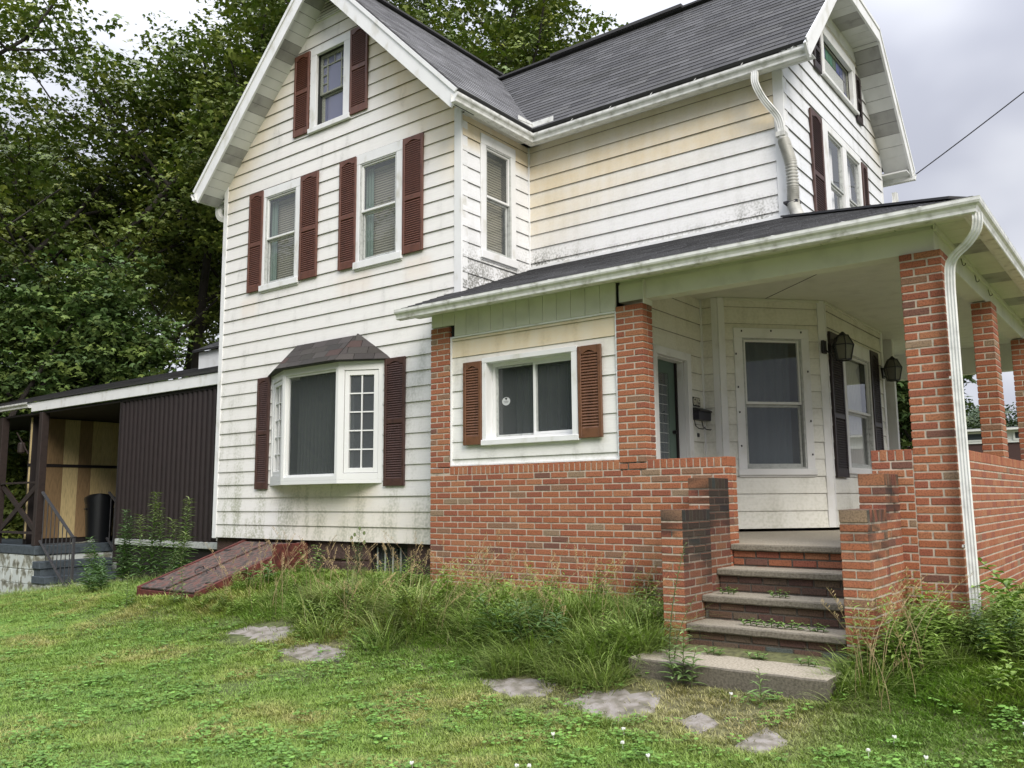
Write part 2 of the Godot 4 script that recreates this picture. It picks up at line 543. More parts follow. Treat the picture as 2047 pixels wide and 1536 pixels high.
func well(parent: Node3D, x0: float, y0: float, x1: float, y1: float, z0: float, z1: float, m: Material, called := "interior") -> void:   # five sides of the room behind
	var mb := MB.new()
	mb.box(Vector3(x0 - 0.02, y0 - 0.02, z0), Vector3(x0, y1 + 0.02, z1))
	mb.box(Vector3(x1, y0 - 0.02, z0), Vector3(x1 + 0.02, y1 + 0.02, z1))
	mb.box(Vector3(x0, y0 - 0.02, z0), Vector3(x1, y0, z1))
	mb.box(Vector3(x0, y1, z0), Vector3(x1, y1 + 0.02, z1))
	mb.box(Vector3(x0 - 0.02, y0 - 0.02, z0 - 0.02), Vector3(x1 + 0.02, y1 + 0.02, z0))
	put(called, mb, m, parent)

func pane(parent: Node3D, x0: float, y0: float, x1: float, y1: float, z: float, m: Material) -> void:
	var mb := MB.new()
	mb.quad(Vector3(x0, y0, z), Vector3(x1, y0, z), Vector3(x1, y1, z), Vector3(x0, y1, z))
	put("pane", mb, m, parent)

func mini_blind(parent: Node3D, x0: float, y0: float, x1: float, y1: float, z: float) -> void:
	var mb := MB.new()
	var y := y1
	while y > y0:
		var a := deg_to_rad(72)
		var t := 0.019
		mb.quad(Vector3(x0, y - t * sin(a), z + t * cos(a)), Vector3(x1, y - t * sin(a), z + t * cos(a)), Vector3(x1, y + t * sin(a), z - t * cos(a)), Vector3(x0, y + t * sin(a), z - t * cos(a)))
		y -= 0.036
	mb.box(Vector3(x0, y1, z - 0.02), Vector3(x1, y1 + 0.03, z + 0.02))
	var o := put("blind", mb, M.blind, parent)
	o.set_meta("kind", "stuff")

func drape(parent: Node3D, x0: float, y0: float, x1: float, y1: float, z: float, m: Material, pleat := 0.09, amp := 0.025, called := "curtain", fall := 0.0) -> MeshInstance3D:
	var mb := MB.new()
	var cnt := int((x1 - x0) / pleat * 8) + 2
	for k in cnt:
		var t := float(k) / (cnt - 1)
		var x := lerpf(x0, x1, t)
		var ph := x / pleat * TAU + 1.3 * sin(x * 7.0)
		var zz := z + amp * sin(ph)
		var nn := Vector3(-amp * TAU / pleat * cos(ph), 0, 1)
		mb.vert(Vector3(x + fall, y0, zz), nn)
		mb.vert(Vector3(x, y1, zz * 0.5 + z * 0.5), nn)
		if k:
			var s := mb.v.size() - 4
			mb.ix.append_array([s, s + 1, s + 2, s + 2, s + 1, s + 3])
	return put(called, mb, m, parent)

# a double-hung window under a storm frame; the opening is x0..x1, y0..y1 in the frame of its wall
func hung_window(house: Node3D, fr: Transform3D, x0: float, y0: float, x1: float, y1: float, cl: float, cr: float, ct: float, cb: float, rail: float, label := "", inside := "blind") -> Node3D:
	var mb := MB.new()
	plate(mb, x0 - cl, y0, x0, y1, -0.02, 0.03)
	plate(mb, x1, y0, x1 + cr, y1, -0.02, 0.03)
	plate(mb, x0 - cl, y1, x1 + cr, y1 + ct, -0.02, 0.032)
	plate(mb, x0 - cl - 0.015, y0 - cb, x1 + cr + 0.015, y0, -0.02, 0.055, 0.006)
	plate(mb, x0 - cl, y0 - cb - 0.02, x1 + cr, y0 - cb, -0.02, 0.03)
	var w := put("window", mb, M.white_trim, house, fr)
	if label: w.set_meta("label", label)
	mb = MB.new()
	ring(mb, x0, y0, x1, y1, 0.022, -0.03, 0.024)
	put("storm_frame", mb, M.sash_grey, w)
	mb = MB.new()
	ring(mb, x0 + 0.022, rail - 0.012, x1 - 0.022, y1 - 0.022, 0.024, -0.03, 0.008, -1, 0.032)
	put("sash", mb, M.window_white, w)
	pane(w, x0 + 0.04, rail + 0.01, x1 - 0.04, y1 - 0.04, -0.006, M.glass)
	mb = MB.new()
	ring(mb, x0 + 0.022, y0 + 0.022, x1 - 0.022, rail - 0.014, 0.03, -0.055, -0.03, 0.03, 0.04)
	put("sash", mb, M.sash_grey, w)
	pane(w, x0 + 0.045, y0 + 0.05, x1 - 0.045, rail - 0.04, -0.042, M.glass)
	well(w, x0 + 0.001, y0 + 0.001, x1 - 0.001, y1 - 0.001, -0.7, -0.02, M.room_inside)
	if inside == "blind":
		mini_blind(w, x0 + 0.13, y0 + 0.05, x1 - 0.03, y1 - 0.10, -0.13)
		drape(w, x0 + 0.01, y0 + 0.02, x0 + 0.16, y1 - 0.05, -0.10, M.curtain_green, 0.06, 0.015)
	elif inside == "white":
		drape(w, x0 + 0.01, y0 + 0.02, x1 - 0.01, y1 - 0.03, -0.12, M.curtain_white, 0.07, 0.02)
	elif inside == "grey":
		drape(w, x0 + 0.01, y0 + 0.02, x1 - 0.10, y1 - 0.03, -0.12, M.curtain_grey, 0.16, 0.02, "curtain", -0.01)
	return w

# a louvred shutter: stiles, arched top rail, middle and bottom rails, and slats
func shutter(house: Node3D, fr: Transform3D, x0: float, y0: float, x1: float, y1: float, m: Material, own_slats: bool, mid := 0.47, label := "") -> Node3D:
	var z0 := 0.018
	var z1 := 0.048
	var st := 0.042
	var h := y1 - y0
	var ym := y0 + h * mid
	var mb := MB.new()
	plate(mb, x0, y0, x0 + st, y1, z0, z1, 0.004)
	plate(mb, x1 - st, y0, x1, y1, z0, z1, 0.004)
	plate(mb, x0 + st, y0, x1 - st, y0 + 0.10, z0, z1 - 0.002, 0.004)
	if mid > 0: plate(mb, x0 + st, ym - 0.03, x1 - st, ym + 0.03, z0, z1 - 0.002, 0.004)
	var arch := PackedVector2Array([Vector2(x1 - st, y1), Vector2(x0 + st, y1)])
	for k in 9:
		var t := k / 8.0
		arch.append(Vector2(lerpf(x0 + st, x1 - st, t), y1 - 0.085 + 0.035 * sin(PI * clampf((t - 0.12) / 0.76, 0, 1))))
	mb.prism(arch, z0, z1 - 0.002)
	mb.box(Vector3(x0 + st * 0.5, y0 + 0.05, z0 - 0.012), Vector3(x1 - st * 0.5, y1 - 0.03, z0 + 0.002))
	var s := put("shutter", mb, m, house, fr)
	if label: s.set_meta("label", label)
	var slat := MB.new()
	var pitch := 0.0305
	var join := MB.new()
	slat.prism(PackedVector2Array([Vector2(-0.001, -0.016), Vector2(0.022, -0.020), Vector2(0.022, -0.014), Vector2(0.004, 0.014), Vector2(-0.001, 0.014)]), -(x1 - x0 - 2 * st), 0)
	# the profile's x runs out of the wall and its y upwards; the push runs along the wall
	var turn := Basis(Vector3(0, 0, 1), Vector3(0, 1, 0), Vector3(-1, 0, 0))
	var mesh := slat.mesh(m)
	for part: Array in ([[y0 + 0.10, ym - 0.03], [ym + 0.03, y1 - 0.055]] if mid > 0 else [[y0 + 0.10, y1 - 0.055]]):
		var n := int((part[1] - part[0]) / pitch)
		for k in n:
			var y: float = part[0] + 0.02 + k * (part[1] - part[0] - 0.005) / n
			var at := Transform3D(turn, Vector3(x0 + st, y, z0 + 0.003))
			if own_slats:
				put_mesh("slat", mesh, null, s, at)
			else:
				join.xf = at
				join.prism(PackedVector2Array([Vector2(-0.001, -0.016), Vector2(0.022, -0.020), Vector2(0.022, -0.014), Vector2(0.004, 0.014), Vector2(-0.001, 0.014)]), -(x1 - x0 - 2 * st), 0)
	if not own_slats:
		put("slats", join, m, s).set_meta("kind", "stuff")
	return s

# ---------------------------------------------------------------- bricks
const TONES := [Vector3(0.375, 0.128, 0.066), Vector3(0.405, 0.152, 0.078), Vector3(0.325, 0.106, 0.062), Vector3(0.39, 0.138, 0.066), Vector3(0.42, 0.180, 0.088), Vector3(0.29, 0.160, 0.096), Vector3(0.31, 0.215, 0.137), Vector3(0.20, 0.092, 0.064)]
const JOINT := 0.0135
const BL := 0.205
const BH := 0.100
var bricks := []
var brick_cache := {}

func tone(odd := 0.10, warm := 0.12) -> int:
	var r := rng.randf()
	if r < odd: return [5, 6, 5, 7][rng.randi() % 4]
	if r < odd + warm: return 4
	return [0, 1, 2, 3][rng.randi() % 4]

func brick(part: Node3D, lo: Vector3, hi: Vector3, t := -1, stain: Variant = null) -> void:
	bricks.append({"part": part, "lo": lo, "hi": hi, "t": tone() if t < 0 else t, "stain": stain})

# uneven arrises: every corner of a brick a millimetre or two out of true
func chip(mb: MB, first: int, mid: Vector3, variant: int) -> void:
	for k in range(first, mb.v.size()):
		var q := mb.v[k] - mid
		var key := Vector3(roundf(q.x * 250), roundf(q.y * 250), roundf(q.z * 250))
		var a := sin(key.x * 12.9 + key.y * 78.2 + key.z * 37.7 + variant * 5.1) * 437.5
		var b := sin(key.x * 39.3 + key.y * 11.1 + key.z * 83.1 + variant * 2.7) * 571.3
		a -= floorf(a)
		b -= floorf(b)
		mb.v[k] -= q.normalized() * 0.0026 * a * a + Vector3(0, (b - 0.5) * 0.002, 0)

# makes the bricks gathered so far: the 300 that show largest as bricks of their own, the rest of each part as one
func lay_bricks(most := 300) -> void:
	for b in bricks:
		var s: Vector3 = b.hi - b.lo
		var mid: Vector3 = (b.hi + b.lo) / 2.0
		var d := CAM - mid
		var show := absf(d.x) * s.y * s.z + absf(d.z) * s.x * s.y
		b.size = show / pow(d.length(), 3)
	bricks.sort_custom(func(p, q): return p.size > q.size)
	var rest := {}
	for i in bricks.size():
		var b: Dictionary = bricks[i]
		var s: Vector3 = b.hi - b.lo
		var mid: Vector3 = (b.hi + b.lo) / 2.0
		var tv: Vector3 = TONES[b.t]
		var col := Color(tv.x, tv.y, tv.z)
		var stained: bool = b.stain != null
		if i < most:
			var key := "%d %d %d %d %d" % [roundi(s.x * 500), roundi(s.y * 500), roundi(s.z * 500), b.t, i % 3]
			var mesh: ArrayMesh
			if not stained and brick_cache.has(key):
				mesh = brick_cache[key]
			else:
				var mb := MB.new()
				mb.col = col
				mb.box(-s / 2, s / 2, 0.004)
				chip(mb, 0, Vector3.ZERO, i % 3)
				if stained:
					for k in mb.v.size(): mb.c[k] = mb.c[k] * b.stain.call(mb.v[k] + mid, mb.n[k])
				mesh = mb.mesh(M.brick)
				if not stained: brick_cache[key] = mesh
			var o := put_mesh("brick", mesh, null, b.part, Transform3D(Basis(Vector3.UP, 0.0), mid))
			if not stained: o.rotation.x = rng.randf_range(-0.006, 0.006)
		else:
			if not rest.has(b.part): rest[b.part] = MB.new()
			var mb: MB = rest[b.part]
			var first := mb.v.size()
			mb.col = col
			mb.box(b.lo, b.hi, 0.003)
			chip(mb, first, mid, i % 3)
			if stained:
				for k in range(first, mb.v.size()): mb.c[k] = mb.c[k] * b.stain.call(mb.v[k], mb.n[k])
	for part in rest:
		put("bricks", rest[part], M.brick, part).set_meta("kind", "stuff")
	bricks.clear()

# running bond along x or z on a face; courses counted down from top
func bond(part: Node3D, axis: int, a0: float, a1: float, top: float, bottom: float, face: float, inward: float, shift := 0.0, odd := 0.10, stain: Variant = null) -> void:
	var k := 0
	var y := top
	while y - BC > bottom - BC:
		var off := shift + (0.5 * (BL + JOINT) if k % 2 else 0.0)
		var a := a0 - fposmod(off, BL + JOINT)
		while a < a1 - 0.02:
			var l := maxf(a, a0)
			var r := minf(a + BL, a1)
			if r - l > 0.025:
				var lo: Vector3
				var hi: Vector3
				var w := rng.randf_range(-0.0015, 0.0015)
				if axis == 0:
					lo = Vector3(l, y - BC + JOINT / 2, minf(face, face + inward) + w)
					hi = Vector3(r, y - JOINT / 2, maxf(face, face + inward) + w)
				else:
					lo = Vector3(minf(face, face + inward) + w, y - BC + JOINT / 2, l)
					hi = Vector3(maxf(face, face + inward) + w, y - JOINT / 2, r)
				brick(part, lo, hi, tone(odd), stain)
			a += BL + JOINT
		k += 1
		y -= BC

func rowlocks(part: Node3D, axis: int, a0: float, a1: float, y0: float, y1: float, f0: float, f1: float, stain: Variant = null, odd := 0.05) -> void:
	var n := maxi(1, roundi((a1 - a0) / BC))
	var w := (a1 - a0) / n
	for k in n:
		var l := a0 + k * w + (JOINT * 0.4 if k > 0 else 0.0)
		var r := a0 + (k + 1) * w - (JOINT * 0.4 if k < n - 1 else 0.0)
		if axis == 0: brick(part, Vector3(l, y0, f0), Vector3(r, y1, f1), tone(odd, 0.3), stain)
		else: brick(part, Vector3(f0, y0, l), Vector3(f1, y1, r), tone(odd, 0.3), stain)

# a brick-and-a-half square column
func column_bricks(part: Node3D, x0: float, z1: float, top: float, bottom: float, parity := 0) -> void:
	var y := top
	var k := parity
	var s := BL + JOINT + BH + 0.004
	while y > bottom:
		var lo := y - BC + JOINT / 2
		var hi := y - JOINT / 2
		if k % 2:
			brick(part, Vector3(x0, lo, z1 - BH), Vector3(x0 + BL, hi, z1))
			brick(part, Vector3(x0 + BL + JOINT, lo, z1 - BL), Vector3(x0 + s, hi, z1))
			brick(part, Vector3(x0 + BH + JOINT, lo, z1 - s), Vector3(x0 + s, hi, z1 - BL - JOINT))
			brick(part, Vector3(x0, lo, z1 - s), Vector3(x0 + BH, hi, z1 - BH - JOINT))
		else:
			brick(part, Vector3(x0 + BH + JOINT, lo, z1 - BH), Vector3(x0 + s, hi, z1))
			brick(part, Vector3(x0, lo, z1 - BL), Vector3(x0 + BH, hi, z1))
			brick(part, Vector3(x0 + s - BH, lo, z1 - s), Vector3(x0 + s, hi, z1 - BH - JOINT))
			brick(part, Vector3(x0, lo, z1 - s), Vector3(x0 + s - BH - JOINT, hi, z1 - BL - JOINT))
		y -= BC
		k += 1

# a pier one brick wide (x) and d deep (z), capped with rowlocks
func pier_bricks(part: Node3D, x0: float, z0: float, z1: float, top: float, bottom: float, parity: int, stain: Variant) -> void:
	rowlocks(part, 2, z0, z1, top - 0.095, top, x0, x0 + BL, stain, 0.2)
	var y := top - 0.095 - JOINT / 2
	var k := parity
	while y > bottom:
		var lo := y - BC + JOINT / 2
		var hi := y - JOINT / 2
		var z := z1
		if k % 2:
			brick(part, Vector3(x0, lo, z1 - BH), Vector3(x0 + BL, hi, z1), -1, stain)
			z = z1 - BH - JOINT
		while z > z0 + 0.03:
			var zz := maxf(z - BL, z0)
			brick(part, Vector3(x0, lo, zz), Vector3(x0 + BH - 0.002, hi, z), -1, stain)
			brick(part, Vector3(x0 + BH + 0.004, lo, zz), Vector3(x0 + BL, hi, z), -1, stain)
			z -= BL + JOINT
		y -= BC
		k += 1

# ---------------------------------------------------------------- roofs
# overlapping shingle tabs laid over an outline in the plane of a slope (x along the eave, y up the slope); returns [transform, mesh] of each tab
func shingles(parent: Node3D, at: Transform3D, outline: PackedVector2Array, most: int, greyness := 0.055, expo := 0.140, tab := 0.305) -> void:
	var deck := MB.new()
	deck.prism(outline, -0.035, 0.0)
	put("roof_deck", deck, M.roof_deck, parent, at)
	var lo := Vector2(1e9, 1e9)
	var hi := Vector2(-1e9, -1e9)
	for p in outline:
		lo = lo.min(p)
		hi = hi.max(p)
	var list := []
	var row := 0
	var y := lo.y - 0.01
	while y < hi.y:
		var x := lo.x - tab * fposmod(row * 0.5 + 0.13 * (row % 3), 1.0)
		while x < hi.x:
			var r := rect(x + 0.0025, y, x + tab - 0.0025, y + expo + 0.012)
			for p: PackedVector2Array in Geometry2D.intersect_polygons(outline, r):
				if p.size() >= 3:
					list.append([p, y, rng.randf()])
			x += tab
		y += expo
		row += 1
	for e in list:
		var mid: Vector2 = Vector2.ZERO
		for q: Vector2 in e[0]: mid += q
		e.append((at * Vector3(mid.x / e[0].size(), mid.y / e[0].size(), 0)).distance_to(CAM))
	list.sort_custom(func(p, q): return p[3] < q[3])
	var rest := MB.new()
	for i in list.size():
		var e: Array = list[i]
		var mb: MB = rest if i >= most else MB.new()
		var f: float = greyness * (0.72 + 0.5 * e[2] + 0.18 * sin(e[2] * 91.0))
		mb.col = Color(f, f * 1.0, f * 1.03)
		var p: PackedVector2Array = e[0]
		if Geometry2D.is_polygon_clockwise(p): p.reverse()
		var t := Geometry2D.triangulate_polygon(p)
		var y0: float = e[1]
		var lift := func(q: Vector2) -> Vector3:
			return Vector3(q.x, q.y, lerpf(0.0105, 0.003, clampf((q.y - y0) / expo, 0, 1.1)) + 0.0015 * e[2])
		for k in range(0, t.size(), 3):
			var a := p[t[k]]; var b := p[t[k + 1]]; var d := p[t[k + 2]]
			if (b - a).cross(d - a) < 0: mb.tri(lift.call(a), lift.call(d), lift.call(b))
			else: mb.tri(lift.call(a), lift.call(b), lift.call(d))
		for k in p.size():
			var a := p[k]
			var b := p[(k + 1) % p.size()]
			mb.quad(Vector3(a.x, a.y, -0.001), Vector3(b.x, b.y, -0.001), lift.call(b), lift.call(a))
		if i < most:
			put("shingle", mb, M.roof_shingle, parent, at)
	if rest.v.size():
		put("shingles", rest, M.roof_shingle, parent, at).set_meta("kind", "stuff")

func slope(origin: Vector3, along: Vector3, up: Vector3) -> Transform3D:
	var u := along.normalized()
	var s := up.normalized()
	return Transform3D(Basis(u, s, u.cross(s)), origin)

# soffit panels side by side along a strip (x along, y across, seen from below); every few are vented
func soffit(parent: Node3D, at: Transform3D, length: float, width: float, pitch: float, vent_from: int, vent_every: int, m: Material, mv: Material) -> void:
	var k := 0
	var x := 0.0
	while x < length - 0.01:
		var w := minf(pitch, length - x)
		var mb := MB.new()
		mb.box(Vector3(x + 0.003, 0, -0.012), Vector3(x + w - 0.003, width, 0.0), 0.002)
		var vent := vent_every > 0 and posmod(k - vent_from, vent_every) < 2
		put("soffit_panel", mb, mv if vent else m, parent, at)
		x += pitch
		k += 1
	var back := MB.new()
	back.box(Vector3(0, 0, -0.02), Vector3(length, width, -0.013))
	put("soffit_backing", back, M.dark_inside, parent, at)

func gutter_profile() -> PackedVector2Array:
	return PackedVector2Array([Vector2(0, -0.115), Vector2(0.075, -0.115), Vector2(0.082, -0.108), Vector2(0.084, -0.085), Vector2(0.095, -0.062), Vector2(0.114, -0.045), Vector2(0.121, -0.028), Vector2(0.121, -0.006), Vector2(0.1225, 0.0), Vector2(0.104, 0.0), Vector2(0.104, -0.008), Vector2(0.114, -0.010), Vector2(0.112, -0.032), Vector2(0.094, -0.050), Vector2(0.076, -0.075), Vector2(0.072, -0.104), Vector2(0.008, -0.104), Vector2(0.008, 0.0), Vector2(0, 0)])

# a ribbed rectangular downspout along a path
func spout(mb: MB, path: PackedVector3Array, w: float, d: float, out: Vector3) -> void:
	var prof := []
	for e in [[-1, -1], [1, -1], [1, 1], [-1, 1]]: prof.append(Vector2(e[0] * w / 2, e[1] * d / 2))
	var cs := PackedVector2Array()
	for k in 4:
		var a: Vector2 = prof[k]
		var b: Vector2 = prof[(k + 1) % 4]
		for j in 6:
			var t := j / 6.0
			var q := a.lerp(b, t)
			var o := Vector2((b - a).y, -(b - a).x).normalized()
			cs.append(q - o * (0.004 if j % 2 == 1 else 0.0))
	var rings := []
	var prev := out
	for k in path.size():
		var f := (path[mini(k + 1, path.size() - 1)] - path[maxi(k - 1, 0)]).normalized()
		var t := (prev - f * prev.dot(f)).normalized()
		prev = t
		var s := t.cross(f)
		var r := PackedVector3Array()
		for q in cs: r.append(path[k] + s * q.x + t * q.y)
		rings.append(r)
	for k in path.size() - 1:
		for j in cs.size():
			mb.quad(rings[k][j], rings[k + 1][j], rings[k + 1][(j + 1) % cs.size()], rings[k][(j + 1) % cs.size()])

func curve_points(ctrl: Array, step := 0.02) -> PackedVector3Array:
	var c := Curve3D.new()
	c.bake_interval = step
	for k in ctrl.size():
		var a: Vector3 = ctrl[maxi(k - 1, 0)]
		var b: Vector3 = ctrl[mini(k + 1, ctrl.size() - 1)]
		var p: Vector3 = ctrl[k]
		var d := (b - a).normalized()
		c.add_point(p, -d * 0.3 * p.distance_to(a), d * 0.3 * p.distance_to(b))
	return c.get_baked_points()

# ---------------------------------------------------------------- the place
func ground_y(x: float, z: float) -> float:
	var prof := [[-60.0, 1.2], [-8.0, 0.85], [0.5, 0.70], [1.2, 0.56], [1.7, 0.47], [2.1, 0.335], [2.6, 0.235], [3.3, 0.165], [4.2, 0.11], [6.0, 0.07], [9.0, 0.05], [60.0, -0.4]]
	var y: float = prof[0][1]
	for k in prof.size() - 1:
		if z >= prof[k][0]:
			var t := clampf((z - prof[k][0]) / (prof[k + 1][0] - prof[k][0]), 0, 1)
			y = lerpf(prof[k][1], prof[k + 1][1], t)
	var fall := 0.105 * clampf(-3.7 - x, 0, 12) * lerpf(1.0, 0.35, clampf((z - 0.5) / 6.0, 0, 1))
	if x > 6.0: y += 0.02 * minf(x - 6.0, 5.0)
	return y - fall

func setup_view() -> void:
	var cam := Camera3D.new()
	cam.name = "camera"
	cam.transform = Transform3D(Basis(Vector3(0.7927981, -0.0084258, -0.6094261), Vector3(0.0876354, 0.9910901, 0.1003017), Vector3(0.6031511, -0.1329263, 0.7864728)), CAM)
	cam.fov = rad_to_deg(2.0 * atan(768.0 / 1718.7))
	cam.near = 0.05
	cam.far = 800.0
	add_child(cam)
	cam.current = true
	# overcast: brighter overhead than at the horizon, with soft grey-lavender cloud
	var w := 1024
	var h := 512
	var big := noise(0.006, 5, 7)
	var img := Image.create(w, h, false, Image.FORMAT_RGBF)
	for j in h:
		var el := (0.5 - (j + 0.5) / h) * PI
		for i in w:
			var az := TAU * (i + 0.5) / w
			var d := Vector3(cos(el) * sin(az), sin(el), cos(el) * cos(az))
			var up := maxf(d.y, 0.0)
			var base := (0.30 + 2.6 * pow(maxf(up - 0.3, 0.0), 2.0)) * (1.0 if d.y > 0 else 0.25)
			var q := d / (0.35 + up) * 230.0
			var cl := big.get_noise_3d(q.x, q.y * 0.5, q.z)
			var f := clampf(0.5 + cl * 2.2, 0, 1)
			var side := 0.5 + 0.5 * d.dot(Vector3(-0.95, 0, -0.3))     # which way the thinner cloud lies
			base *= lerpf(0.86, 1.15, f) * lerpf(0.92, 1.35, side)
			var tint := Color(0.90, 0.94, 1.10).lerp(Color(0.96, 0.99, 1.08), f)
			img.set_pixel(i, j, Color(base * tint.r, base * tint.g, base * tint.b))
	var pano := PanoramaSkyMaterial.new()
	pano.panorama = ImageTexture.create_from_image(img)
	var sky := Sky.new()
	sky.sky_material = pano
	var env := Environment.new()
	env.background_mode = Environment.BG_SKY
	env.sky = sky
	env.tonemap_mode = Environment.TONE_MAPPER_LINEAR
	env.tonemap_exposure = 2.15
	env.sdfgi_enabled = true
	env.ssao_enabled = true
	env.ssil_enabled = true
	var we := WorldEnvironment.new()
	we.name = "environment"
	we.environment = env
	add_child(we)
	var sun := DirectionalLight3D.new()
	sun.name = "sun"
	sun.light_energy = 0.50
	sun.light_color = Color(1.0, 0.97, 0.93)
	sun.light_angular_distance = 30.0
	sun.shadow_enabled = true
	sun.transform = Transform3D().looking_at(-Vector3(0.76, 0.66, 0.50), Vector3(0, 0, 1))
	add_child(sun)

func make_ground() -> void:
	var xs := [-400.0, -200.0, -100.0, -60.0, -40.0, -30.0, -24.0, -20.0]
	var zs := [-400.0, -200.0, -100.0, -60.0, -40.0, -28.0, -20.0, -15.0]
	var q := -17.0
	while q < 12.0:
		xs.append(q)
		q += 0.22
	xs.append_array([14.0, 18.0, 25.0, 40.0, 80.0, 200.0, 400.0])
	q = -11.0
	while q < 10.0:
		zs.append(q)
		q += 0.22
	zs.append_array([12.0, 15.0, 20.0, 30.0, 60.0, 150.0, 400.0])
	var mb := MB.new()
	var f := noise(0.35, 4, 17)
	var f2 := noise(1.6, 3, 18)
	for z: float in zs:
		for x: float in xs:
			var a := f.get_noise_2d(x, z)
			var y := ground_y(x, z) + 0.018 * a + 0.008 * f2.get_noise_2d(x, z)
			var t := clampf(0.5 + a * 1.3, 0, 1)
			mb.col = Color(0.20, 0.185, 0.085).lerp(Color(0.125, 0.155, 0.048), t)
			mb.vert(Vector3(x, y, z), Vector3(0, 1, 0))
	var cnt := xs.size()
	for j in zs.size() - 1:
		for i in cnt - 1:
			var a := j * cnt + i
			mb.ix.append_array([a, a + 1, a + cnt, a + 1, a + cnt + 1, a + cnt])
	var o := put("ground", mb, M.soil)
	tag(o, "sloping lawn ground that rises to the house", "ground", "", "structure")

# ---------------------------------------------------------------- the house
func make_house() -> void:
	var house := hold("house")
	tag(house, "white two-storey house with brown louvred shutters and steep grey gables", "house")
	var F1 := frame(Vector3(0, 0, 0), Vector3(1, 0, 0))
	var FR := frame(Vector3(0, 0, -D1), Vector3(1, 0, 0))
	var FS := frame(Vector3(0, 0, 0), Vector3(0, 0, -1))
	var FG := frame(Vector3(XG, 0, 0), Vector3(0, 0, -1))
	var tilt := 1.017
	var apex := 6.80 + 2.606 * tilt
	# stains of each wall
	var stain1 := func(u: float, y: float, bl: float, sp: float) -> Vector4:
		var tan_ := 0.0
		var top := 6.80 + tilt * minf(u, 5.21 - u)
		tan_ += 0.80 * smoothstep(1.5, 0.2, top - y) * smoothstep(2.4, 4.2, u)
		tan_ += 0.42 * smoothstep(0.8, 0.1, top - y) * (1.0 - smoothstep(1.0, 2.2, u))
		tan_ += 0.35 * smoothstep(1.5, 1.9, y) * smoothstep(2.0, 1.85, y) * smoothstep(1.2, 1.7, u) * smoothstep(4.0, 3.5, u)
		tan_ += 0.22 * smoothstep(1.9, 1.4, y) * smoothstep(1.4, 2.4, u)
		var mil := 0.10 * smoothstep(4.2, 2.2, y) * (0.3 + bl * 0.7) + 0.75 * smoothstep(4.6, 5.1, u) * smoothstep(4.55, 4.2, y) * smoothstep(3.7, 4.1, y)
		mil += 0.14 * smoothstep(0.6, 0.85, bl)
		var rust := 0.17 * smoothstep(4.95, 4.85, y) * smoothstep(4.45, 4.75, y) * (smoothstep(0.35, 0.12, absf(u - 4.45)) + smoothstep(0.5, 0.2, absf(u - 3.2)) + smoothstep(0.3, 0.1, absf(u - 0.75)))
		var alg := (0.45 * smoothstep(3.0, 1.4, y) * smoothstep(2.6, 0.6, u) + 0.28 * smoothstep(2.2, 1.3, y) + 0.18 * smoothstep(4.4, 3.3, y)) * smoothstep(0.35, 0.65, bl) * 1.3
		return Vector4(tan_, mil, rust, alg)
	siding_mat("siding_front", 5.21, 8.5, 1.10, 92.0, 101, stain1, Color(0.905, 0.90, 0.885), 1.146)
	var stain2 := func(u: float, y: float, bl: float, sp: float) -> Vector4:
		var k := floorf((y - 4.989) / E)
		var fr := (y - 4.989) / E - k
		var tan_ := 0.0
		if k >= 5: tan_ = 0.68 if k < 7 else 0.5
		elif k == 4: tan_ = 0.62 * (1.0 - 0.5 * fr) * smoothstep(3.6, 0.6, u)
		elif k == 3: tan_ = 0.45 * smoothstep(2.4, 0.2, u)
		elif k == 2: tan_ = 0.38 * smoothstep(1.9, 0.1, u)
		elif k == 1: tan_ = 0.2 * smoothstep(1.5, 0.1, u)
		tan_ *= 0.75 + 0.35 * (1.0 - absf(fr - 0.5))
		var mil := 0.85 * smoothstep(1.1, 0.1, u) * smoothstep(5.25, 4.95, y) + 0.65 * smoothstep(2.7, 3.4, u) * smoothstep(5.32, 5.0, y) + 0.35 * smoothstep(5.1, 4.9, y)
		return Vector4(tan_, mil, 0.0, 0.12)
	siding_mat("siding_recess", 3.715, 2.1, 4.72, 110.0, 111, stain2, Color(0.905, 0.905, 0.90), 4.989)
	var stain3 := func(u: float, y: float, bl: float, sp: float) -> Vector4:
		return Vector4(0.75 * smoothstep(6.2, 6.45, y), 0.9 * smoothstep(5.1, 4.5, y) + 0.4 * smoothstep(1.0, 1.45, u) * smoothstep(5.6, 4.8, y), 0.0, 0.1)
	siding_mat("siding_return", 1.459, 2.7, 4.15, 110.0, 121, stain3, Color(0.90, 0.905, 0.91), 4.989)
	var stain4 := func(u: float, y: float, bl: float, sp: float) -> Vector4:
		return Vector4(0.5 * smoothstep(7.7, 8.2, y) + 0.4 * smoothstep(3.5, 4.1, u) * smoothstep(6.6, 7.2, y), 0.15 * smoothstep(0.55, 0.8, bl), 0.0, 0.1)
	siding_mat("siding_gable", 4.33, 3.7, 4.68, 90.0, 131, stain4, Color(0.895, 0.905, 0.92), 4.989)
	# front gable wall
	var wall := hold("front_wall", house, F1)
	var holes := [rect(-3.05, 7.26, -2.16, 8.61), rect(-4.13, 4.98, -3.27, 6.60), rect(-1.97, 4.96, -1.08, 6.60), rect(-3.81, 1.94, -1.395, 3.62)]
	var outline := PackedVector2Array([Vector2(XL, 1.146), Vector2(0, 1.146), Vector2(0, 6.84), Vector2(-2.606, apex + 0.04), Vector2(XL, 6.84)])
	# the siding textures start at the wall's left end
	var shifted := PackedVector2Array()
	for q in outline: shifted.append(q - Vector2(XL, 0))
	var moved := []
	for hq: PackedVector2Array in holes:
		var p := PackedVector2Array()
		for q in hq: p.append(q - Vector2(XL, 0))
		moved.append(p)
	wall.position.x = XL
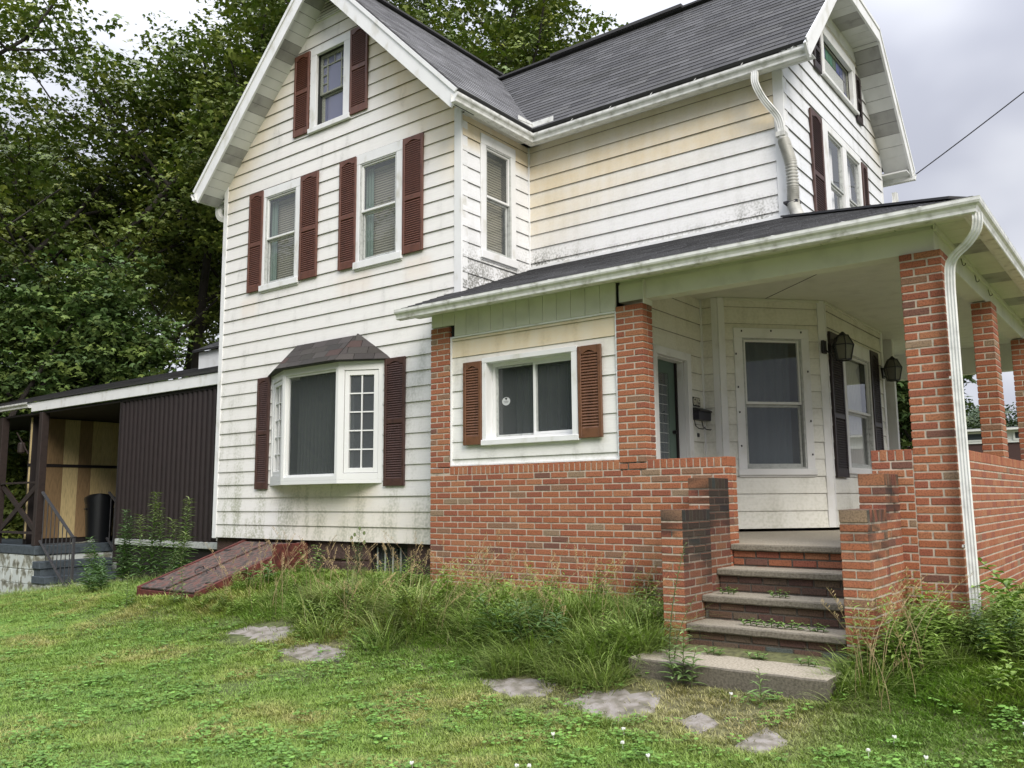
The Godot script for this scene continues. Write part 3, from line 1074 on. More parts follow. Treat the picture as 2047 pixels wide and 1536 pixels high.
	siding(wall, shifted, 1.146, moved, M.siding_front)
	var mb := MB.new()
	mb.box(Vector3(-0.115, 1.13, -0.01), Vector3(0.012, 6.80, 0.024), 0.003)
	mb.box(Vector3(-0.005, 4.2, -0.10), Vector3(0.0125, 6.72, -0.0102), 0.002)
	put("corner_board", mb, M.white_trim, house)
	mb = MB.new()
	mb.box(Vector3(XL - 0.012, 1.13, -0.11), Vector3(XL + 0.09, 6.92, 0.024), 0.003)
	put("corner_board", mb, M.white_trim, house)
	# gable vent under the peak
	mb = MB.new()
	var vb := 9.10
	var half := (apex - vb) / tilt
	ring(mb, -2.606 - half, vb - 0.06, -2.606 + half, vb, 0.02, -0.02, 0.03)
	var vent := put("gable_vent", mb, M.soffit_white, house)
	mb = MB.new()
	for k in 7:
		var y := vb + k * 0.05
		var hw := (apex - y) / tilt - 0.02
		if hw > 0.02:
			mb.quad(Vector3(-2.606 - hw, y, 0.028), Vector3(-2.606 + hw, y, 0.028), Vector3(-2.606 + hw - 0.04, y + 0.045, 0.0), Vector3(-2.606 - hw + 0.04, y + 0.045, 0.0))
	put("louvre", mb, M.black_iron, vent)
	# recess and gable walls
	wall = hold("recessed_wall", house, FR)
	siding(wall, rect(0, 4.76, 3.715, 6.74), 4.989, [], M.siding_recess)
	wall = hold("return_wall", house, FS)
	siding(wall, rect(0, 4.18, 1.459, 6.74), 4.989, [rect(0.355, 4.83, 1.115, 6.56)], M.siding_return)
	wall = hold("side_gable_wall", house, FG.translated(Vector3(0, 0, -1.459)))
	var gp := poly([[0, 4.7], [4.329, 4.7], [4.329, 7.06], [3.03, 8.32], [1.29, 8.32], [0, 7.06]])
	siding(wall, gp, 4.989, [rect(1.53, 7.25, 3.06, 7.99), rect(1.40, 5.06, 3.07, 6.59)], M.siding_gable)
	mb = MB.new()
	mb.box(Vector3(3.605, 4.74, -D1 - 0.02), Vector3(3.727, 6.72, -D1 + 0.024), 0.003)
	mb.box(Vector3(3.70, 4.74, -D1 - 0.10), Vector3(3.7275, 6.90, -D1 - 0.0202), 0.003)
	put("corner_board", mb, M.white_trim, house)
	mb = MB.new()
	mb.box(Vector3(3.64, 4.7, -5.80), Vector3(3.73, 7.0, -5.71), 0.003)
	put("corner_board", mb, M.white_trim, house)
	mb = MB.new()
	mb.box(Vector3(0.0, 4.8, -D1), Vector3(0.032, 6.72, -D1 + 0.03), 0.004)
	put("corner_strip", mb, M.white_trim, house)
	mb = MB.new()      # back and left shell of the house, out of sight
	mb.box(Vector3(XL, 0.6, -7.0), Vector3(XL + 0.1, 6.8, -0.12))
	mb.box(Vector3(XL, 0.6, -7.1), Vector3(0.0, 6.8, -7.0))
	mb.box(Vector3(0.0, 0.6, -5.9), Vector3(3.70, 6.9, -5.80))
	mb.box(Vector3(-0.1, 0.6, -7.0), Vector3(0.0, 6.8, -5.9))
	put("back_wall", mb, M.white_trim, house)
	mb = MB.new()      # attic floor keeps the roof space dark
	mb.box(Vector3(XL + 0.1, 6.60, -7.0), Vector3(-0.14, 6.66, -0.9))
	put("attic_floor", mb, M.dark_inside, house)
	# foundation
	mb = MB.new()
	mb.box(Vector3(XL + 0.02, -0.3, -0.3), Vector3(-1.70, 1.15, -0.06))
	mb.box(Vector3(-0.985, 0.2, -0.3), Vector3(0.0, 1.15, -0.06))
	mb.box(Vector3(-1.70, 0.2, -0.3), Vector3(-0.985, 0.52, -0.06))
	var fnd := put("foundation", mb, M.foundation_stone, house)
	for k in 26:
		var col := k % 13
		var row := k / 13
		var x := -4.9 + col * 0.38 + row * 0.17 + rng.randf_range(-0.03, 0.03)
		if x + 0.36 > -0.02 or (x > -2.0 and x < -1.0) or x < -3.05: continue
		mb = MB.new()
		mb.box(Vector3(x, 0.62 + row * 0.27, -0.1), Vector3(x + 0.35 + rng.randf_range(-0.03, 0.02), 0.87 + row * 0.27, -0.055 + rng.randf_range(0.0, 0.03)), 0.02)
		put("stone", mb, M.foundation_stone, fnd)
	mb = MB.new()
	ring(mb, -1.70, 0.52, -0.985, 1.13, 0.05, -0.18, -0.10)
	var cw := put("cellar_window", mb, M.dark_wood, house)
	mb = MB.new()
	for k in 5: mb.box(Vector3(-1.62 + k * 0.145, 0.56, -0.14), Vector3(-1.605 + k * 0.145, 1.09, -0.125))
	put("bars", mb, M.sash_grey, cw).set_meta("kind", "stuff")
	pane(cw, -1.66, 0.56, -1.02, 1.09, -0.17, M.glass)
	well(cw, -1.65, 0.57, -1.03, 1.08, -0.6, -0.18, M.dark_inside)
	# windows of the front wall
	var w := hung_window(house, F1, -4.085, 5.05, -3.335, 6.48, 0.075, 0.095, 0.135, 0.095, 5.79, "", "blind")
	w = hung_window(house, F1, -1.905, 5.04, -1.17, 6.48, 0.085, 0.115, 0.145, 0.105, 5.77, "", "blind")
	attic_window(house, F1)
	for s in [[-4.495, 4.985, -4.135, 6.605], [-3.215, 4.985, -2.81, 6.61], [-2.33, 4.98, -1.97, 6.61]]:
		shutter(house, F1, s[0], s[1], s[2], s[3], M.shutter_red, false)
	shutter(house, F1, -1.037, 4.985, -0.66, 6.615, M.shutter_red, true)
	shutter(house, F1, -3.43, 7.285, -3.073, 8.61, M.shutter_red, false, 0.53)
	shutter(house, F1, -2.145, 7.285, -1.77, 8.615, M.shutter_red, false, 0.53)
	shutter(house, F1, -4.133, 1.88, -3.83, 3.58, M.shutter_brown, true, 0.50)
	shutter(house, F1, -1.345, 1.885, -0.963, 3.59, M.shutter_brown, true, 0.50)
	bay_window(house)
	# window of the return wall
	hung_window(house, FS, 0.46, 4.95, 1.015, 6.42, 0.10, 0.10, 0.14, 0.11, 5.72, "", "blind")
	# windows of the side gable: a pair below, stained glass above
	mb = MB.new()
	plate(mb, 2.85, 5.05, 3.03, 6.59, -0.02, 0.03)
	var dw := put("window", mb, M.white_trim, house, FG)
	dw.set_meta("label", "paired windows with lace curtains, mirroring the sky")
	mb = MB.new()
	plate(mb, 3.68, 5.05, 3.84, 6.48, -0.02, 0.03)
	plate(mb, 4.48, 5.05, 4.54, 6.48, -0.02, 0.03)
	plate(mb, 3.03, 6.48, 4.54, 6.59, -0.02, 0.031)
	plate(mb, 2.83, 4.98, 4.56, 5.05, -0.02, 0.05)
	put("casing", mb, M.white_trim, dw)
	for x: float in [3.03, 3.84]:
		mb = MB.new()
		ring(mb, x, 5.79, x + 0.64, 6.48, 0.028, -0.03, 0.012)
		put("sash", mb, M.sash_grey, dw)
		mb = MB.new()
		ring(mb, x, 5.05, x + 0.64, 5.789, 0.028, -0.05, -0.005)
		put("sash", mb, M.sash_grey, dw)
		pane(dw, x + 0.02, 5.81, x + 0.62, 6.46, -0.01, M.glass)
		pane(dw, x + 0.02, 5.07, x + 0.62, 5.77, -0.03, M.glass)
		drape(dw, x + 0.01, 5.06, x + 0.63, 6.46, -0.12, M.lace, 0.21, 0.012)
		well(dw, x + 0.001, 5.051, x + 0.639, 6.479, -0.6, -0.05, M.room_inside)
	shutter(house, FG, 2.32, 5.08, 2.755, 6.54, M.shutter_brown, false, 0.43)
	shutter(house, FG, 4.55, 5.08, 4.82, 6.53, M.shutter_brown, false, 0.43)
	shutter(house, FG, 2.62, 7.21, 2.89, 7.88, M.shutter_dark, false, 0.45)
	shutter(house, FG, 4.50, 7.15, 4.76, 7.875, M.shutter_dark, false, 0.47)
	stained_window(house, FG)
	mb = MB.new()
	mb.box(Vector3(2.6, 8.10, -0.01), Vector3(4.62, 8.28, 0.03), 0.004)
	put("frieze_board", mb, M.white_trim, house, FG)
	house_roof(house)
	# downspouts and the flexible pipe
	mb = MB.new()
	var c := Vector3(3.50, 6.62, -1.17)
	spout(mb, curve_points([c, Vector3(3.50, 6.48, -1.17), Vector3(3.56, 6.30, -1.24), Vector3(3.68, 6.08, -1.36), Vector3(3.70, 5.95, -1.39), Vector3(3.70, 5.88, -1.39)], 0.025), 0.072, 0.055, Vector3(0, 0, 1))
	var ds := put("downspout", mb, M.gutter_white, house)
	mb = MB.new()
	mb.box(Vector3(3.645, 5.84, -1.45), Vector3(3.755, 5.90, -1.335), 0.004)
	put("collar", mb, M.pvc, ds)
	mb = MB.new()
	var path := curve_points([Vector3(3.70, 5.86, -1.39), Vector3(3.745, 5.70, -1.39), Vector3(3.79, 5.50, -1.39), Vector3(3.80, 5.2, -1.39), Vector3(3.80, 5.02, -1.38), Vector3(3.84, 4.90, -1.34), Vector3(3.89, 4.80, -1.28)], 0.005)
	var rad := PackedFloat32Array()
	for k in path.size():
		rad.append((0.050 if k < 18 else 0.056) + (0.015 * sin(k * TAU / 8.0) if k > 18 else 0.0))
	mb.tube(path, rad, 16)
	put("flexible_pipe", mb, M.pvc, ds)
	mb = MB.new()
	mb.box(Vector3(3.70, 5.02, -1.46), Vector3(3.86, 5.045, -1.325))
	put("strap", mb, M.wire, ds)
	mb = MB.new()
	spout(mb, curve_points([Vector3(-5.46, 6.63, -0.04), Vector3(-5.46, 6.52, -0.04), Vector3(-5.42, 6.44, -0.06), Vector3(-5.30, 6.38, -0.10), Vector3(-5.26, 6.30, -0.12), Vector3(-5.25, 6.1, -0.13), Vector3(-5.25, 3.9, -0.13)], 0.04), 0.07, 0.09, Vector3(0, 0, 1))
	put("downspout", mb, M.gutter_white, house)
	mb = MB.new()
	spout(mb, curve_points([Vector3(3.85, 6.45, -6.0), Vector3(3.85, 6.30, -6.0), Vector3(3.80, 6.15, -5.93), Vector3(3.66, 6.02, -5.88), Vector3(3.64, 5.8, -5.87), Vector3(3.64, 4.6, -5.87)], 0.04), 0.09, 0.07, Vector3(1, 0, 0))
	put("downspout", mb, M.gutter_white, house)
	mb = MB.new()      # outside tap
	mb.tube(PackedVector3Array([Vector3(-0.13, 1.20, 0.0), Vector3(-0.13, 1.20, 0.09), Vector3(-0.13, 1.185, 0.11), Vector3(-0.13, 1.15, 0.115)]), PackedFloat32Array([0.014, 0.014, 0.013, 0.012]), 8)
	mb.tube(PackedVector3Array([Vector3(-0.13, 1.20, 0.085), Vector3(-0.13, 1.245, 0.095)]), PackedFloat32Array([0.008, 0.008]), 6)
	mb.box(Vector3(-0.165, 1.243, 0.088), Vector3(-0.095, 1.253, 0.102))
	put("garden_tap", mb, M.black_iron, house)

func attic_window(house: Node3D, fr: Transform3D) -> void:
	var mb := MB.new()
	var x0 := -2.925; var x1 := -2.30; var y0 := 7.33; var y1 := 8.50
	plate(mb, -3.055, y0, x0, y1, -0.02, 0.03)
	plate(mb, x1, y0, -2.15, y1, -0.02, 0.03)
	plate(mb, -3.055, y1, -2.15, 8.62, -0.02, 0.032)
	plate(mb, -3.075, 7.25, -2.13, y0, -0.02, 0.055, 0.006)
	var w := put("window", mb, M.white_trim, house, fr)
	w.set_meta("label", "attic window with peeling sashes and small leaded border panes")
	mb = MB.new()
	ring(mb, x0, 7.86, x1, y1, 0.05, -0.10, -0.06, 0.05, 0.03)
	for x: float in [x0 + 0.155, x1 - 0.155]: mb.box(Vector3(x - 0.010, 7.89, -0.095), Vector3(x + 0.010, 8.45, -0.065))
	mb.box(Vector3(x0 + 0.05, 8.31, -0.094), Vector3(x1 - 0.05, 8.33, -0.066))
	mb.box(Vector3(x0 + 0.305, 8.33, -0.094), Vector3(x0 + 0.32, 8.45, -0.066))
	for y: float in [8.03, 8.17]:
		mb.box(Vector3(x0 + 0.05, y - 0.008, -0.094), Vector3(x0 + 0.145, y + 0.008, -0.066))
		mb.box(Vector3(x1 - 0.145, y - 0.008, -0.094), Vector3(x1 - 0.05, y + 0.008, -0.066))
	put("sash", mb, M.old_sash, w)
	mb = MB.new()
	ring(mb, x0, y0, x1, 7.86, 0.055, -0.14, -0.10, 0.03, 0.06)
	put("sash", mb, M.old_sash, w)
	pane(w, x0 + 0.04, 7.88, x1 - 0.04, y1 - 0.04, -0.08, M.old_glass)
	pane(w, x0 + 0.05, y0 + 0.05, x1 - 0.05, 7.84, -0.12, M.old_glass)
	well(w, x0 + 0.001, y0 + 0.001, x1 - 0.001, y1 - 0.001, -0.8, -0.02, M.room_inside)

func stained_window(house: Node3D, fr: Transform3D) -> void:
	var x0 := 3.05; var x1 := 4.36; var y0 := 7.285; var y1 := 7.86
	var mb := MB.new()
	plate(mb, 2.97, y0, x0, y1, -0.02, 0.04)
	plate(mb, x1, y0, 4.52, y1, -0.02, 0.04)
	plate(mb, 2.97, y1, 4.52, 8.0, -0.02, 0.042)
	plate(mb, 2.95, 7.235, 4.54, y0, -0.02, 0.06, 0.006)
	var w := put("window", mb, M.white_trim, house, fr)
	w.set_meta("label", "wide attic window with a border of coloured glass panes")
	mb = MB.new()
	ring(mb, x0, y0, x1, y1, 0.03, -0.07, -0.03)
	put("sash", mb, M.old_sash, w)
	pane(w, x0 + 0.03, y0 + 0.03, x1 - 0.17, y1 - 0.20, -0.05, M.pearl_glass)
	var k := 0
	var n := 8
	for i in n:
		var l := lerpf(x0 + 0.035, x1 - 0.035, float(i) / n)
		var r := lerpf(x0 + 0.035, x1 - 0.035, float(i + 1) / n)
		pane(w, l + 0.004, y1 - 0.195, r - 0.004, y1 - 0.035, -0.047, M["stained_glass_%d" % [0, 3, 1, 1, 4, 0, 3, 2][i]])
	for s: float in [x1 - 0.165]:
		for i in 2:
			pane(w, s, y0 + 0.035 + i * 0.17, s + 0.13, y0 + 0.20 + i * 0.17, -0.047, M["stained_glass_%d" % [0, 2, 3, 4][k % 4]])
			k += 1
	well(w, x0 + 0.001, y0 + 0.001, x1 - 0.001, y1 - 0.001, -0.5, -0.02, M.dark_inside)

func bay_window(house: Node3D) -> void:
	var yb := 1.93; var yt := 3.60
	var pts := [Vector2(-3.825, 0.0), Vector2(-3.165, 0.30), Vector2(-1.97, 0.30), Vector2(-1.383, 0.0)]   # x, z
	var mb := MB.new()
	for y: float in [yb, yt - 0.05]:
		mb.xf = Transform3D(Basis(Vector3(1, 0, 0), Vector3(0, 0, 1), Vector3(0, -1, 0)), Vector3(0, y + 0.05, 0))
		mb.prism(PackedVector2Array([pts[0], pts[1], pts[2], pts[3], Vector2(-1.383, -0.35), Vector2(-3.825, -0.35)]), 0.0, 0.05)
	mb.xf = Transform3D()
	mb.box(Vector3(-3.83, yb, -0.35), Vector3(-3.80, yt, -0.02))
	mb.box(Vector3(-1.41, yb, -0.35), Vector3(-1.38, yt, -0.02))
	var bay := put("bay_window", mb, M.window_white, house)
	bay.set_meta("label", "projecting bay window with picture pane and gridded side casements")
	mb = MB.new()
	mb.box(Vector3(-3.80, yb, -0.95), Vector3(-1.41, yt, -0.93))
	mb.box(Vector3(-3.82, yb, -0.94), Vector3(-3.80, yt, -0.35))
	mb.box(Vector3(-1.41, yb, -0.94), Vector3(-1.39, yt, -0.35))
	mb.box(Vector3(-3.82, yb - 0.02, -0.94), Vector3(-1.39, yb, -0.3505))
	mb.box(Vector3(-3.82, yt, -0.94), Vector3(-1.39, yt + 0.02, -0.3505))
	put("interior", mb, M.dark_inside, bay)
	for k in 3:
		var a: Vector2 = pts[k]
		var b: Vector2 = pts[k + 1]
		var fr := frame(Vector3(a.x, 0, a.y), Vector3(b.x - a.x, 0, b.y - a.y))
		var l := (b - a).length()
		var lo := yb + 0.05; var hi := yt - 0.05
		mb = MB.new()
		mb.xf = fr
		if k == 1:
			ring(mb, 0.0, lo, l, hi, 0.055, -0.09, 0.0)
			ring(mb, 0.055, lo + 0.055, l - 0.055, hi - 0.055, 0.03, -0.07, -0.025)
			put("frame", mb, M.window_white, bay)
			mb = MB.new()
			mb.xf = fr
			mb.quad(Vector3(0.08, lo + 0.08, -0.05), Vector3(l - 0.08, lo + 0.08, -0.05), Vector3(l - 0.08, hi - 0.08, -0.05), Vector3(0.08, hi - 0.08, -0.05))
			put("pane", mb, M.glass, bay)
			drape(bay, 0.02, lo + 0.03, l - 0.02, hi - 0.03, -0.30, M.curtain_dark, 0.075, 0.03).transform = fr
		else:
			ring(mb, 0.0, lo, l, hi, 0.085, -0.09, 0.0)
			ring(mb, 0.09, lo + 0.09, l - 0.09, hi - 0.09, 0.065, -0.07, -0.015)
			put("frame", mb, M.window_white, bay)
			mb = MB.new()
			mb.xf = fr
			var x0 := 0.15; var x1 := l - 0.15; var y0 := lo + 0.15; var y1 := hi - 0.15
			mb.box(Vector3((x0 + x1) / 2 - 0.009, y0, -0.047), Vector3((x0 + x1) / 2 + 0.009, y1, -0.03))
			for i in range(1, 5):
				var y := lerpf(y0, y1, i / 5.0)
				mb.box(Vector3(x0, y - 0.009, -0.0465), Vector3(x1, y + 0.009, -0.031))
			put("muntins", mb, M.window_white, bay)
			for i in 5:
				for j in 2:
					mb = MB.new()
					mb.xf = fr
					var pa := Vector3(lerpf(x0, x1, j / 2.0) + 0.003, lerpf(y0, y1, i / 5.0) + 0.003, -0.05 + rng.randf_range(-0.001, 0.001))
					var pb := Vector3(lerpf(x0, x1, (j + 1) / 2.0) - 0.003, lerpf(y0, y1, (i + 1) / 5.0) - 0.003, -0.05 + rng.randf_range(-0.001, 0.001))
					mb.quad(pa, Vector3(pb.x, pa.y, pa.z), pb, Vector3(pa.x, pb.y, pb.z))
					put("pane", mb, M.glass, bay)
	# its hipped shingle roof
	var e := 3.585
	var o := 0.11
	var q := [Vector3(-3.93, e, 0.0), Vector3(-3.165 - 0.05, e, 0.30 + o), Vector3(-1.97 + 0.05, e, 0.30 + o), Vector3(-1.25, e, 0.0)]
	var r0 := Vector3(-3.137, 3.985, 0.005)
	var r1 := Vector3(-1.911, 3.985, 0.005)
	mb = MB.new()
	mb.quad(q[1], q[2], r1, r0)
	mb.tri(q[0], q[1], r0)
	mb.tri(q[2], q[3], r1)
	mb.quad(q[3], q[2], q[1], q[0])
	var roof := put("bay_roof", mb, M.roof_deck, bay)
	for f in [[q[1], q[2], r1, r0], [q[0], q[1], r0, r0], [q[2], q[3], r1, r1]]:
		var along: Vector3 = f[1] - f[0]
		var up: Vector3 = (f[3] - f[0])
		up -= along.normalized() * up.dot(along.normalized())
		var at := slope(f[0], along, up)
		var inv := at.affine_inverse()
		var op := PackedVector2Array()
		for v3: Vector3 in f:
			var loc := inv * v3
			if op.is_empty() or op[op.size() - 1].distance_to(Vector2(loc.x, loc.y)) > 0.01: op.append(Vector2(loc.x, loc.y))
		for row in 4:
			var x := -0.6 - 0.11 * row
			while x < 2.4:
				for p: PackedVector2Array in Geometry2D.intersect_polygons(op, rect(x + 0.003, row * 0.13 - 0.02, x + 0.28, row * 0.13 + 0.125)):
					if p.size() < 3: continue
					mb = MB.new()
					var t := rng.randf()
					var fcol := 0.05 + 0.04 * t
					mb.col = Color(fcol * 1.12, fcol, fcol * 0.92) if rng.randf() > 0.12 else Color(0.10, 0.065, 0.055)
					mb.xf = at * Transform3D(Basis(Vector3.RIGHT, 0.05), Vector3(0, 0, 0.004 + 0.002 * row))
					mb.prism(p, 0.002, 0.012)
					put("shingle", mb, M.roof_shingle, bay)
				x += 0.285
	roof.name = "roof"

func house_roof(house: Node3D) -> void:
	var roof := hold("roof", house)
	var s := 1.0 / sqrt(2.0)
	var rt := slope(Vector3(0, 6.86, -1.21), Vector3(1, 0, 0), Vector3(0, 1.0136, -1.0))
	shingles(roof, rt, poly([[0.31, -0.085], [4.122, -0.085], [4.122, 2.19], [3.25, 3.43], [-2.19, 3.43]]), 300, 0.098)
	rt = slope(Vector3(0.25, 6.86, 0.412), Vector3(0, 0, -1), Vector3(-1, 1, 0))
	shingles(roof, rt, poly([[0, -0.085], [1.56, -0.085], [4.03, 3.45], [7.2, 3.45], [7.2, 4.04], [0, 4.04]]), 0, 0.26)  # this slope coloured paler to stand for its sheen at a grazing view
	rt = slope(Vector3(-5.462, 6.86, -6.8), Vector3(0, 0, 1), Vector3(1, 1, 0))
	shingles(roof, rt, poly([[0, -0.08], [7.212, -0.08], [7.212, 4.035], [0, 4.035]]), 0, 0.07, 0.28, 0.6)
	rt = slope(Vector3(4.122, 6.86, -6.03), Vector3(-1, 0, 0), Vector3(0, 1.0136, 1.0))
	shingles(roof, rt, poly([[0, 0], [6.3, 0], [6.3, 3.42], [0.89, 3.42], [0, 2.19]]), 0, 0.07, 0.28, 0.6)
	rt = slope(Vector3(4.122, 8.419, -2.75), Vector3(0, 0, -1), Vector3(-0.89, 0.88, 0))
	shingles(roof, rt, poly([[0, 0], [1.74, 0], [0.87, 1.25]]), 0, 0.06)
	var mb := MB.new()
	mb.bar(Vector3(-2.606, 9.72, 0.45), Vector3(-2.606, 9.72, -6.8), 0.22, 0.03)
	mb.bar(Vector3(-2.25, 9.315, -3.62), Vector3(3.25, 9.315, -3.62), 0.03, 0.20, Vector3(0, 0, 1))
	mb.bar(Vector3(-1.0, 9.335, -3.62), Vector3(1.5, 9.335, -3.62), 0.05, 0.26, Vector3(0, 0, 1))
	put("ridge_cap", mb, M.roof_deck, roof)
	mb = MB.new()      # flashing of the valley at the eave
	mb.quad(Vector3(0.10, 6.92, -0.86), Vector3(0.27, 6.86, -0.86), Vector3(0.27, 6.90, -1.2), Vector3(0.10, 6.99, -1.2))
	mb.bar(Vector3(0.26, 6.875, -0.88), Vector3(0.26, 6.875, -1.19), 0.008, 0.11)
	mb.bar(Vector3(0.26, 6.875, -1.20), Vector3(0.62, 6.875, -1.20), 0.008, 0.11)
	put("flashing", mb, M.gutter_white, roof)
	# rakes of the front gable
	for sx: int in [1, -1]:
		var f := func(x: float, y: float) -> Vector2: return Vector2(-2.606 + sx * x, y)
		mb = MB.new()
		mb.prism(PackedVector2Array([f.call(0, 9.36), f.call(2.78, 6.58), f.call(2.90, 6.74), f.call(0, 9.655)]), 0.388, 0.42)
		put("rake_board", mb, M.white_trim, roof)
		mb = MB.new()
		mb.prism(PackedVector2Array([f.call(0, 9.615), f.call(2.86, 6.755), f.call(2.90, 6.79), f.call(0, 9.69)]), 0.4202, 0.438)
		put("rake_moulding", mb, M.white_trim, roof)
	var len := 2.80 * sqrt(1.0 + 1.017 * 1.017)
	soffit(roof, slope(Vector3(-2.606 - 2.80, 9.455 - 2.80 * 1.017, 0.0), Vector3(1, 1.017, 0), Vector3(0, 0, 1)), len, 0.388, 0.158, 5, 6, M.soffit_white, M.soffit_vent)
	soffit(roof, slope(Vector3(-2.606, 9.455, 0.0), Vector3(1, -1.017, 0), Vector3(0, 0, 1)), len, 0.388, 0.158, 5, 6, M.soffit_white, M.soffit_vent)
	# eave soffits
	soffit(roof, slope(Vector3(0.0, 6.70, 0.0), Vector3(0, 0, -1), Vector3(1, 0, 0)), 1.459, 0.20, 0.3, 0, 0, M.soffit_white, M.soffit_vent)
	soffit(roof, slope(Vector3(4.12, 6.70, -1.26), Vector3(-1, 0, 0), Vector3(0, 0, -1)), 4.12, 0.20, 0.3, 0, 0, M.soffit_white, M.soffit_vent)
	soffit(roof, slope(Vector3(-5.41, 6.70, 0.0), Vector3(0, 0, -1), Vector3(1, 0, 0)), 6.8, 0.20, 0.3, 0, 0, M.soffit_white, M.soffit_vent)
	# the clipped side gable: rakes, level eave, sloped soffits
	for sz: int in [1, -1]:
		mb = MB.new()
		mb.xf = Transform3D(Basis(Vector3(0, 0, -sz), Vector3(0, 1, 0), Vector3(sz, 0, 0)), Vector3(4.10, 0, -3.62))
		mb.prism(poly([[-2.42, 6.60], [-2.53, 6.74], [-0.87, 8.42], [-0.87, 8.23]]), minf(0, 0.03 * sz), maxf(0, 0.03 * sz))
		put("rake_board", mb, M.white_trim, roof)
		mb = MB.new()
		mb.xf = Transform3D(Basis(Vector3(0, 0, -sz), Vector3(0, 1, 0), Vector3(sz, 0, 0)), Vector3(4.131, 0, -3.62))
		mb.prism(poly([[-2.50, 6.75], [-2.54, 6.79], [-0.87, 8.46], [-0.87, 8.41]]), minf(0, 0.012 * sz), maxf(0, 0.012 * sz))
		put("rake_moulding", mb, M.white_trim, roof)
	mb = MB.new()
	mb.box(Vector3(4.10, 8.24, -4.49), Vector3(4.13, 8.42, -2.75), 0.003)
	put("eave_board", mb, M.white_trim, roof)
	mb = MB.new()
	mb.box(Vector3(4.1312, 8.41, -4.50), Vector3(4.143, 8.455, -2.74))
	put("eave_moulding", mb, M.white_trim, roof)
	soffit(roof, slope(Vector3(4.10, 6.935, -5.80), Vector3(0, 1.0136, 1.0), Vector3(-1, 0, 0)), 1.865, 0.386, 0.20, 2, 5, M.soffit_white, M.soffit_vent)
	soffit(roof, slope(Vector3(3.715, 6.935, -1.45), Vector3(0, 1.0136, -1.0), Vector3(1, 0, 0)), 1.865, 0.386, 0.20, 2, 5, M.soffit_white, M.soffit_vent)
	soffit(roof, slope(Vector3(3.715, 8.27, -2.72), Vector3(0, 0, -1), Vector3(1, 0, 0)), 1.80, 0.386, 0.20, 4, 7, M.soffit_white, M.soffit_vent)
	mb = MB.new()
	mb.box(Vector3(3.70, 6.68, -6.10), Vector3(4.10, 6.70, -5.75))
	mb.quad(Vector3(4.10, 6.70, -6.08), Vector3(3.72, 6.70, -6.08), Vector3(3.72, 6.95, -5.78), Vector3(4.10, 6.95, -5.78))
	put("soffit_return", mb, M.soffit_white, roof)
	# gutters
	var gp := gutter_profile()
	for p: Array in [[Vector3(0.2, 6.74, 0.45), Vector3(0.2, 6.74, -1.26), Vector3(4.13, 6.74, -1.26)], [Vector3(-5.412, 6.74, -6.8), Vector3(-5.412, 6.74, 0.45)], [Vector3(4.16, 6.72, -6.0), Vector3(-0.2, 6.72, -6.0)]]:
		mb = MB.new()
		mb.sweep(gp, PackedVector3Array(p))
		var gt := put("gutter", mb, M.gutter_white, house)
		if p.size() == 3:
			mb = MB.new()
			for k in 6:
				var x := 0.95 + k * 0.6
				mb.bar(Vector3(x, 6.745, -1.14), Vector3(x + 0.03, 6.86, -1.235), 0.012, 0.004)
			put("gutter_strap", mb, M.gutter_white, gt)
	for z: float in [-1.2595, -6.001]:
		mb = MB.new()
		mb.box(Vector3(0.2, 6.62, z - 0.015), Vector3(4.10, 6.80, z - 0.0005))
		put("fascia", mb, M.white_trim, roof)
	mb = MB.new()
	mb.box(Vector3(0.185, 6.62, -1.27), Vector3(0.1995, 6.80, 0.387))
	put("fascia", mb, M.white_trim, roof)

# ---------------------------------------------------------------- the brick porch
const ZB := 0.465          # face of the porch beam

